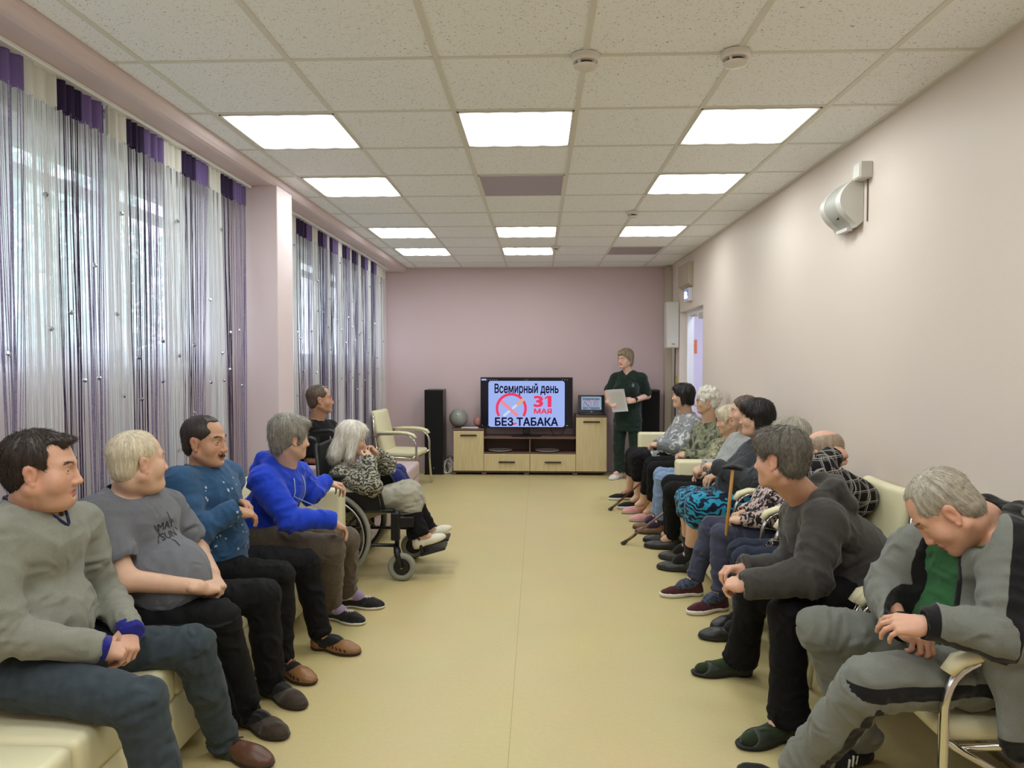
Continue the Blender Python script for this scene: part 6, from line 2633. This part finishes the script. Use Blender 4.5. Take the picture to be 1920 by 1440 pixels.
# ---- right side, from the doorway to the camera
CARD = figured('grey_floral_knit', '84868a', 'c9c9c6', 17, .54, .60, 'noise')
q1 = person('woman with dark bobbed hair in grey floral cardigan and black dress, nearest the doorway',
            dict(head=P(1279, 741, 7.18), neck=P(1288, 775, 7.22), sN=P(1302, 790, 7.02), sF=P(1280, 788, 7.40), eN=P(1280, 838, 6.92), wN=P(1238, 833, 7.00), tN=P(1212, 833, 7.10),
                 eF=P(1252, 828, 7.42), wF=P(1232, 833, 7.22), tF=P(1212, 836, 7.16), hN=P(1296, 858, 7.06), hF=P(1290, 852, 7.34), kN=P(1200, 862, 7.02), kF=P(1190, 855, 7.32),
                 aN=P(1196, 932, 7.04), oN=G(1170, 948, .03), aF=P(1180, 916, 7.44), oF=G(1152, 932, .03)),
            -1, (14, 0, 0), ('bob', H_BK), S_M,
            dict(name='cardigan', mat=CARD, w=1.2, neck='crew', belly=.9, bust=1.1, loose=1.5, lap=.75, slouch=.0),
            None, dict(style='sneaker', mat=cloth('black_knit_shoe', '191718'), sole=rub_w),
            near=False, face=dict(fat=.5, age=.5, brow=H_BK), hands=dict(N=dict(n=(-.2, -.4, .9), curl=(45, 45, 25)), F=dict(n=(-.3, .3, .9), curl=(45, 45, 25))),
            skirt=dict(mat=BLK, drop=.38, name='dress'), seed=21)
CAMO = figured('green_camouflage', '33382b', '8c8e74', 11, .42, .56, 'noise', third='4a4c38')
q2 = person('woman with curly white hair and glasses in green camouflage jacket and pink slippers',
            dict(head=P(1325, 751, 6.50), neck=P(1331, 790, 6.54), sN=P(1352, 806, 6.34), sF=P(1316, 800, 6.70), eN=P(1330, 858, 6.24), wN=P(1292, 853, 6.36), tN=P(1264, 852, 6.46),
                 eF=P(1298, 846, 6.76), wF=P(1282, 850, 6.58), tF=P(1262, 856, 6.50), hN=P(1336, 876, 6.40), hF=P(1326, 869, 6.66), kN=P(1228, 880, 6.42), kF=P(1222, 870, 6.68),
                 aN=P(1222, 954, 6.50), oN=G(1194, 971, .03), aF=P(1206, 940, 6.82), oF=G(1177, 957, .03)),
            -1, (0, -2, 0), ('curly', H_WH), S_OLD,
            dict(name='jacket', mat=CAMO, w=1.04, neck='crew', collar=.018, bust=.8, belly=.4, loose=1.4),
            dict(name='trousers', mat=BLK, upto=.72),
            dict(style='slipper', mat=cloth('pink_plush', 'c98f90', 'dba8a8', bump=(150, .6)), sole=mat('grey_sole', 'a49a94', rough=.7)),
            near=False, face=dict(age=.8, fat=.3, brow=H_WH), hands=dict(N=dict(n=(-.2, -.5, .8), curl=(48, 45, 25)), F=dict(n=(-.3, .3, .9), curl=(48, 45, 25))), seed=22)
MOSS = figured('moss_print', '5c5e46', 'a8a486', 30, .44, .58, 'noise')
q3 = person('small old woman with pale hair in moss print blouse and light blue jeans',
            dict(head=P(1365, 787, 5.98), neck=P(1370, 824, 6.02), sN=P(1380, 838, 5.86), sF=P(1350, 832, 6.18), eN=P(1352, 884, 5.78), wN=P(1302, 878, 5.86), tN=P(1262, 882, 5.92),
                 eF=P(1328, 872, 6.20), wF=P(1296, 872, 6.08), tF=P(1264, 876, 6.04), hN=P(1346, 908, 5.90), hF=P(1338, 900, 6.14), kN=P(1244, 899, 5.86), kF=P(1240, 890, 6.10),
                 aN=P(1238, 978, 5.96), oN=G(1198, 993, .03), aF=P(1232, 968, 6.16), oF=G(1198, 985, .03)),
            -1, (-6, -10, 0), ('pixie', H_WG), S_OLD,
            dict(name='blouse', mat=MOSS, w=.92, neck='crew', collar=.014, bust=.6, loose=1.35, slouch=.05),
            dict(name='jeans', mat=cloth('light_blue_jeans', '7d95b8', '6a82a6', scale=60), w=.95, upto=.88),
            dict(style='shoe', mat=leather('brown_court', '6a4630'), sole=rub_b, sock=cloth('purple_sock', '3a2a44')),
            near=False, s=.94, hs=.97, face=dict(age=1, brow=H_WH), hands=dict(N=dict(n=(-.1, -.3, 1)), F=dict(n=(-.1, .3, 1))), seed=23)
q4 = person('person with short brown hair in pale grey shirt and black trousers beside the sofa arm',
            dict(head=P(1394, 771, 5.30), neck=P(1407, 812, 5.34), sN=P(1430, 828, 5.18), sF=P(1384, 822, 5.52), eN=P(1384, 884, 5.06), wN=P(1322, 872, 5.18), tN=P(1292, 892, 5.24),
                 eF=P(1352, 876, 5.50), wF=P(1322, 884, 5.36), tF=P(1296, 896, 5.30), hN=P(1392, 922, 5.20), hF=P(1382, 912, 5.46), kN=P(1262, 921, 5.30), kF=P(1258, 908, 5.54),
                 aN=P(1262, 1006, 5.48), oN=G(1219, 1020, .03), aF=P(1258, 998, 5.66), oF=G(1226, 1010, .03)),
            -1, (-2, -2, 0), ('short', H_MB), S_M,
            dict(name='shirt', mat=cloth('pale_grey_shirt', 'a3a5a4', '8f9190', scale=50), w=1.0, neck='crew', collar=.016, belly=.4, loose=1.35),
            dict(name='trousers', mat=BLK, w=1.0),
            dict(style='shoe', mat=leather('black_shoe', '1c1b1b'), sole=rub),
            near=False, face=dict(age=.7, fat=.3, nose=1.1, brow=H_MB), hands=dict(N=dict(n=(-.2, -.5, .8), curl=(35, 40, 20)), F=dict(n=(-.2, .3, .9))), seed=24)
FLOR = figured('blue_floral', '131a30', '2a8fb4', 7, .52, .56, 'wave')
q5 = person('woman with dark bobbed hair in dark grey jacket and blue flowered skirt',
            dict(head=P(1416, 781, 4.82), neck=P(1434, 828, 4.86), sN=P(1466, 850, 4.66), sF=P(1412, 842, 5.06), eN=P(1418, 905, 4.56), wN=P(1346, 876, 4.72), tN=P(1314, 868, 4.84),
                 eF=P(1372, 890, 5.06), wF=P(1344, 890, 4.92), tF=P(1318, 902, 4.84), hN=P(1412, 948, 4.66), hF=P(1398, 938, 4.92), kN=P(1310, 950, 4.74), kF=P(1292, 936, 5.00),
                 aN=P(1292, 1042, 4.90), oN=G(1246, 1060, .03), aF=P(1290, 1024, 5.14), oF=G(1250, 1041, .03)),
            -1, (8, -4, 0), ('bob', H_BK), S_M,
            dict(name='jacket', mat=cloth('charcoal_fleece', '34363a', '2b2d31', mask=('121214', .001)), w=1.2, neck='crew', collar=.028, belly=.9, bust=1.0, loose=1.5, fold=.008,
                 mark=lambda V, k: .105 - np.linalg.norm(V - k['neck'] - k['up'] * .02, axis=1)),
            None, dict(style='shoe', mat=leather('black_green_shoe', '252722'), sole=rub, sock=cloth('black_sock', '151313'), sockh=.10),
            near=True, face=dict(age=.6, fat=.5, brow=H_BK), hands=dict(N=dict(n=(.2, -.4, .9), curl=(30, 30, 15)), F=dict(n=(-.2, -.3, .9), curl=(30, 35, 20))),
            skirt=dict(mat=FLOR, drop=.20), seed=25)
BLOU = figured('black_white_blouse', '1c1618', 'bfa9a4', 34, .47, .54, 'noise')
q6 = person('grey haired woman in black and white patterned blouse, dotted navy trousers and wine red sneakers',
            dict(head=P(1478, 822, 4.24), neck=P(1492, 872, 4.28), sN=P(1518, 894, 4.12), sF=P(1468, 886, 4.46), eN=P(1468, 972, 4.02), wN=P(1396, 974, 4.12), tN=P(1366, 974, 4.20),
                 eF=P(1430, 950, 4.46), wF=P(1396, 960, 4.34), tF=P(1368, 968, 4.26), hN=P(1478, 1008, 4.12), hF=P(1460, 996, 4.38), kN=P(1354, 1004, 4.20), kF=P(1334, 988, 4.44),
                 aN=P(1350, 1112, 4.16), oN=G(1300, 1142, .03), aF=P(1302, 1088, 4.42), oF=G(1248, 1110, .03)),
            -1, (16, -2, 0), ('pixie', hairm('pale_grey', 'b9b3a4', '8f897c')), S_OLD,
            dict(name='blouse', mat=BLOU, w=1.04, neck='crew', sleeve=1.0, belly=.7, bust=.9, loose=1.3),
            dict(name='trousers', mat=figured('navy_dotted', '15161f', '3c3f52', 150, .10, .16), w=1.0, fold=.006, upto=.92),
            dict(style='sneaker', mat=cloth('wine_knit', '4a1a20', '3a1418', bump=(300, .5)), sole=rub_w, sock=cloth('navy_sock', '23283a', '6c7488', scale=60, amt=.5)),
            near=True, s=.97, face=dict(age=.9, brow=H_GR), hands=dict(N=dict(n=(.2, -.5, .8), curl=(55, 60, 35), thumb=.5), F=dict(n=(-.2, .2, .9), curl=(45, 50, 30))), seed=26)


def plaid_material():
    m = mat('cloth_black_plaid', '17161b', rough=.85, spec=.2)
    nt = m.node_tree
    L = nt.links.new
    tc = nt.nodes.new('ShaderNodeTexCoord')
    sp = nt.nodes.new('ShaderNodeSeparateXYZ')
    L(tc.outputs['Object'], sp.inputs[0])
    acc = None
    for ax, per in (('Y', .055), ('Z', .055), ('X', .055)):
        for ph, th in ((0, .93), (.16, .97)):
            a = nt.nodes.new('ShaderNodeMath')
            a.operation = 'MULTIPLY_ADD'
            a.inputs[1].default_value = 1 / per
            a.inputs[2].default_value = ph
            L(sp.outputs[ax], a.inputs[0])
            f = nt.nodes.new('ShaderNodeMath')
            f.operation = 'FRACT'
            L(a.outputs[0], f.inputs[0])
            g = nt.nodes.new('ShaderNodeMath')
            g.operation = 'GREATER_THAN'
            g.inputs[1].default_value = th
            L(f.outputs[0], g.inputs[0])
            if acc is None:
                acc = g.outputs[0]
            else:
                x = nt.nodes.new('ShaderNodeMath')
                x.operation = 'MAXIMUM'
                L(acc, x.inputs[0])
                L(g.outputs[0], x.inputs[1])
                acc = x.outputs[0]
    mx = nt.nodes.new('ShaderNodeMix')
    mx.data_type = 'RGBA'
    mx.inputs[6].default_value = (*lin('17161b'), 1)
    mx.inputs[7].default_value = (*lin('a7a29c'), 1)
    L(acc, mx.inputs[0])
    L(mx.outputs[2], nt.nodes['Principled BSDF'].inputs['Base Color'])
    return crumple(m)


q7 = person('bald man in black plaid shirt and navy trousers with a hand behind his head',
            dict(head=P(1541, 850, 3.55), neck=P(1572, 905, 3.60), sN=P(1612, 918, 3.44), sF=P(1552, 915, 3.80), eN=P(1526, 884, 3.26), wN=P(1558, 857, 3.40), tN=P(1596, 836, 3.50),
                 eF=P(1512, 1010, 3.84), wF=P(1450, 1030, 3.72), tF=P(1412, 1032, 3.66), hN=P(1566, 1060, 3.50), hF=P(1552, 1042, 3.76), kN=P(1402, 1052, 3.56), kF=P(1392, 1036, 3.84),
                 aN=P(1392, 1168, 3.72), oN=G(1342, 1188, .03), aF=P(1398, 1150, 3.95), oF=G(1350, 1168, .03)),
            -1, (30, -10, 0), ('bald', hairm('sandy_grey', 'a8927c', '8c7866'), .6), S_RED,
            dict(name='shirt', mat=plaid_material(), w=1.06, neck='crew', collar=.014, belly=.6, loose=1.35),
            dict(name='trousers', mat=NAVY, w=1.02),
            dict(style='shoe', mat=leather('black_shoe', '1c1b1b'), sole=rub, sock=cloth('black_sock', '151313')),
            face=dict(age=.8, fat=.4, brow=H_GR), hands=dict(N=dict(n=(-.1, -.8, .5), curl=(40, 45, 25)), F=dict(n=(-.1, .2, 1))), seed=27)
q8 = person('man with salt and pepper hair in dark grey hoodie leaning forward on his knees',
            dict(head=P(1461, 858, 2.82), neck=P(1512, 930, 2.90), sN=P(1540, 965, 2.72), sF=P(1494, 955, 3.08), eN=P(1520, 1082, 2.64), wN=P(1404, 1096, 2.66), tN=P(1350, 1092, 2.76),
                 eF=P(1492, 1062, 3.02), wF=P(1398, 1064, 2.98), tF=P(1345, 1068, 2.94), hN=P(1618, 1108, 2.80), hF=P(1592, 1088, 3.04), kN=P(1478, 1148, 2.70), kF=P(1412, 1118, 3.22),
                 aN=P(1478, 1346, 2.74), oN=G(1412, 1385, .03), aF=P(1388, 1238, 3.30), oF=G(1328, 1254, .03)),
            -1, (26, -4, 0), ('thick', H_SALT, 1.3), S_RED,
            dict(name='hoodie', mat=cloth('dark_grey_hoodie', '413e3b', '383533', scale=60), w=1.10, neck='tight', hood=True, belly=.5, loose=1.40, fold=.009, slouch=.06, lap=.12),
            dict(name='trousers', mat=BLK, w=1.02, flare=1.45, upto=1.0),
            dict(style='sandal', mat=mat('dark_green_rubber', '262a22', rough=.55), sole=rub, sock=cloth('green_sock', '27331f')),
            face=dict(age=.6, fat=.3, brow=H_SALT), hands=dict(N=dict(n=(.2, -.6, .8), curl=(40, 50, 30), thumb=.6), F=dict(n=(.1, .2, 1), curl=(35, 50, 30), thumb=.6)), seed=28)
TRK = cloth('grey_marl', '787a73', '5e605a', mask=('121213', .001), scale=420, amt=.5)
q9 = person('dozing grey haired man in grey tracksuit with black stripes over a green T-shirt',
            dict(head=P(1768, 957, 2.20), neck=P(1840, 962, 2.28), sN=P(1900, 1002, 2.08), sF=P(1722, 1015, 2.40), eN=P(1888, 1188, 1.98), wN=P(1746, 1170, 2.02), tN=P(1640, 1170, 2.10),
                 eF=P(1664, 1108, 2.40), wF=P(1694, 1180, 2.20), tF=P(1752, 1216, 2.06), hN=P(1850, 1265, 2.14), hF=P(1800, 1228, 2.42), kN=P(1628, 1282, 2.10), kF=P(1540, 1178, 2.46),
                 aN=P(1496, 1446, 2.34), oN=G(1455, 1470, .03), aF=P(1612, 1384, 2.60), oF=G(1570, 1428, .03)),
            -1, (-6, -50, 0), ('thin', hairm('silver', 'b4ab9a', '8a8172')), S_RED,
            dict(name='track_jacket', mat=TRK, w=1.08, neck='crew', belly=.55, loose=1.42, fold=.009, stripe=.022, cuffm=BLK, cuff=.012, tw=.8, twd=1.4, open=dict(name='t_shirt', mat=cloth('green_tee', '2f6138', '2a5832', scale=80)), e=.016, hood=True, slouch=.04, cuffout=.01,
                 drape=(P(1905, 1250, 2.02), P(1916, 1378, 1.98)), hoodr=.042, mark=lambda V, k: np.minimum(.135 - np.linalg.norm(V - k['neck'] - k['fwd'] * .02, axis=1), (V - k['neck']) @ k['up'] + .035)),
            dict(name='track_pants', mat=TRK, w=1.06, flare=1.25, stripe=.022, fold=.009),
            dict(style='sneaker', mat=cloth('black_sneaker', '161616'), sole=mat('sole_black', '1a1a1a', rough=.6), stripes=rub_w, sock=cloth('black_sock', '151313')),
            face=dict(age=.9, fat=.2, nose=1.05, shut=1, brow=H_GR), hands=dict(N=dict(n=(-.1, -.5, .85), curl=(18, 25, 15), thumb=.2, spread=6), F=dict(n=(.2, -.7, .6), curl=(60, 60, 30), thumb=.6)), hs=1.03, seed=29)
# ------------------------------------------------------------------ what people wear and hold
ink_b = mat('print_black', '1a1a1c', rough=.8)
ink_w = mat('print_white', 'd8d6d0', rough=.8)


def chest_frame(r, down, across=0.0):
    n = r['fwd']
    return r['neck'] - r['up'] * down + r['rt'] * across, -r['rt'], r['up'], n


# print on the grey T-shirt: lettering inside a broken star
c, u, v, n = chest_frame(r2, .225, .0)
nn = unit(n + v * .25)
v2 = unit(v - nn * (v @ nn))
u2 = np.cross(v2, nn)
on_cloth(r2, 'shirt_lettering', 'MAY', ink_b, c + v2 * .020, u2, v2, nn, .042)
on_cloth(r2, 'shirt_lettering', 'SUN', ink_b, c - v2 * .020, u2, v2, nn, .042)


def stroke(x0, y0, x1, y1, w):
    d = unit([x1 - x0, y1 - y0])
    p = np.array([-d[1], d[0]]) * w / 2
    return [(x0 - p[0], y0 - p[1]), (x1 - p[0], y1 - p[1]), (x1 + p[0], y1 + p[1]), (x0 + p[0], y0 + p[1])]


star = [stroke(-.075, .05, -.055, -.005, .004), stroke(-.055, -.005, -.085, -.05, .005), stroke(-.01, -.055, -.022, -.105, .006), stroke(.075, .0, .10, -.02, .005),
        stroke(.02, .10, .03, .06, .005), stroke(.03, .06, .07, .03, .004)]
on_cloth(r2, 'shirt_star', star, ink_b, c, u2, v2, nn, .70)
# white script on the black T-shirt
c, u, v, n = chest_frame(r6, .20, -.02)
for i, (a, b) in enumerate((((-.07, .05), (-.05, -.05)), ((-.05, -.05), (-.03, .0)), ((-.03, .0), (-.015, -.035)), ((-.015, -.035), (.0, .03)), ((.0, .03), (.015, -.05)), ((.015, -.01), (.04, .01)), ((.04, .01), (.05, -.05)), ((.05, -.05), (.07, .04)))):
    on_cloth(r6, 'shirt_script', [stroke(*a, *b, .006)], ink_w, c, u, v, n, 1.0)
# pale dots scattered over the blue sweatshirt
c, u, v, n = chest_frame(r3, .22)
rng = np.random.default_rng(31)
dots = []
for k in range(46):
    x, y = rng.uniform(-.15, .12), rng.uniform(-.20, .14)
    a = .0028 + .0022 * rng.random()
    dots.append([(x - a, y - a), (x + a, y - a), (x + a, y + a), (x - a, y + a)])
on_cloth(r3, 'print_pattern', dots, mat('dot_pale', 'aebccb', rough=.8), c, u, v, n, 1.0)
# drawstrings of the blue hoodie
for sg in (-1, 1):
    pts = []
    V, F = r4['top']
    bv = BVHTree.FromPolygons([tuple(p) for p in V], [tuple(int(i) for i in f) for f in F])
    for t in np.linspace(.05, .22 if sg < 0 else .17, 9):
        o = r4['neck'] + r4['rt'] * sg * (.035 + .02 * math.sin(t * 9)) - r4['up'] * t + r4['fwd'] * .35
        h = bv.ray_cast(Vector(o - r4['org']), Vector(-r4['fwd']))
        if h[0] is not None:
            pts.append(h[0] + h[1] * .004)
    if len(pts) > 3:
        MB().tube(pts, .0032, n=7).build('drawstring', mat('cord_pale_blue', '9db0d8', rough=.7), r4['garm'], smooth=True)

# green T-shirt and emblem of the dozing man
J9 = q9['J']
up9, f9, rt9, nk9, pl9 = q9['up'], q9['fwd'], q9['rt'], q9['neck'], q9['pel']
c = nk9 - up9 * .235 - rt9 * .125
nn = unit(f9 - rt9 * .25)
vv = unit(up9 - nn * (up9 @ nn))
uu = np.cross(vv, nn)
on_cloth(q9, 'jacket_lettering', 'adidas', ink_b, c - vv * .022, uu, vv, nn, .026, bold=.0006)
tre = []
for k in range(3):
    a = (-.5 + .5 * k)
    tre.append([(a * .030 - .006, -.006), (a * .030 + .006, -.006), (a * .044 + .007, .014), (a * .044, .022 - abs(a) * .012), (a * .044 - .007, .014)])
tre += [[(-.021, -.011), (.021, -.011), (.021, -.0085), (-.021, -.0085)]]
on_cloth(q9, 'jacket_emblem', tre, ink_b, c, uu, vv, nn, 1.0)


# ---- glasses of two women
def glasses(r, m):
    H = r['H']
    mb = MB()
    for x in (-1, 1):
        cx = .031 * x
        mb.tube([H.T(cx + .0225 * math.cos(a), .088 - .010 * abs(cx + .0225 * math.cos(a)) / .05, -.004 + .019 * math.sin(a)) - r['org'] for a in np.linspace(0, 2 * math.pi, 25)[:-1]], .0013, n=6, closed=True)
        mb.tube([H.T(.0535 * x, .080, .004) - r['org'], H.T(.074 * x, .050, .006) - r['org'], H.T(.078 * x, -.012, .012) - r['org']], .0013, n=6)
    mb.tube([H.T(-.0085, .089, .001) - r['org'], H.T(0, .092, .004) - r['org'], H.T(.0085, .089, .001) - r['org']], .0013, n=6)
    mb.build('glasses', m, r['root'], smooth=True)


glasses(rW, mat('gold_wire', 'b09858', rough=.25, metal=1))
glasses(q2, mat('brown_frame', '5a3c2c', rough=.3))
# watch of the standing woman and of the person in the grey shirt
for r, q, mm in ((rW, 'N', black), (q4, 'N', mat('grey_strap', '5c5c5e', rough=.6))):
    w, e = r['J']['w' + q] - r['org'], r['J']['e' + q] - r['org']
    a = unit(w - e)
    p0 = w - a * .012
    mb = MB().tube([p0 - a * .011, p0 - a * .010, p0 + a * .010, p0 + a * .011], [.028, .036, .036, .028], n=18)
    o = mb.build('watch', mm, r['root'], smooth=True)
    f = unit(V3(0, -1, .3) - a * (V3(0, -1, .3) @ a))
    MB().tube([p0 + f * .030, p0 + f * .043], .019, n=18).build('watch_face', mat('watch_glass', '18181c', rough=.15), o)
# small badge on the tunic
c, u, v, n = chest_frame(rW, .17, -.10)
on_cloth(rW, 'badge', [[(-.012, -.02), (.012, -.02), (.012, .02), (-.012, .02)]], mat('badge_grey', '5a6a62', rough=.5), c, u, v, n, 1.0)
# paper in her hands
a, b, d_ = P(1138, 731, 8.62), P(1170, 729, 8.57), P(1178, 771, 8.53)
e = P(1149, 773, 8.57)
t = thing('paper_sheet', 'white sheet of paper held by the standing woman in dark green', 'paper', tuple(a))
mb = MB()
n = 6
vs = [[None] * (n + 1) for _ in range(n + 1)]
for i in range(n + 1):
    for j in range(n + 1):
        x, y = i / n, j / n
        p = (1 - y) * ((1 - x) * a + x * b) + y * ((1 - x) * e + x * d_) - a
        p[1] += .012 * math.sin(x * 3.1) * (1 - y)
        vs[i][j] = mb.bm.verts.new(p)
for i in range(n):
    for j in range(n):
        mb.bm.faces.new((vs[i][j], vs[i + 1][j], vs[i + 1][j + 1], vs[i][j + 1]))
bmesh.ops.solidify(mb.bm, geom=mb.bm.faces[:], thickness=.0012)
mb.build('sheet', mat('paper_held', 'dedad2', rough=.7), t, smooth=True)
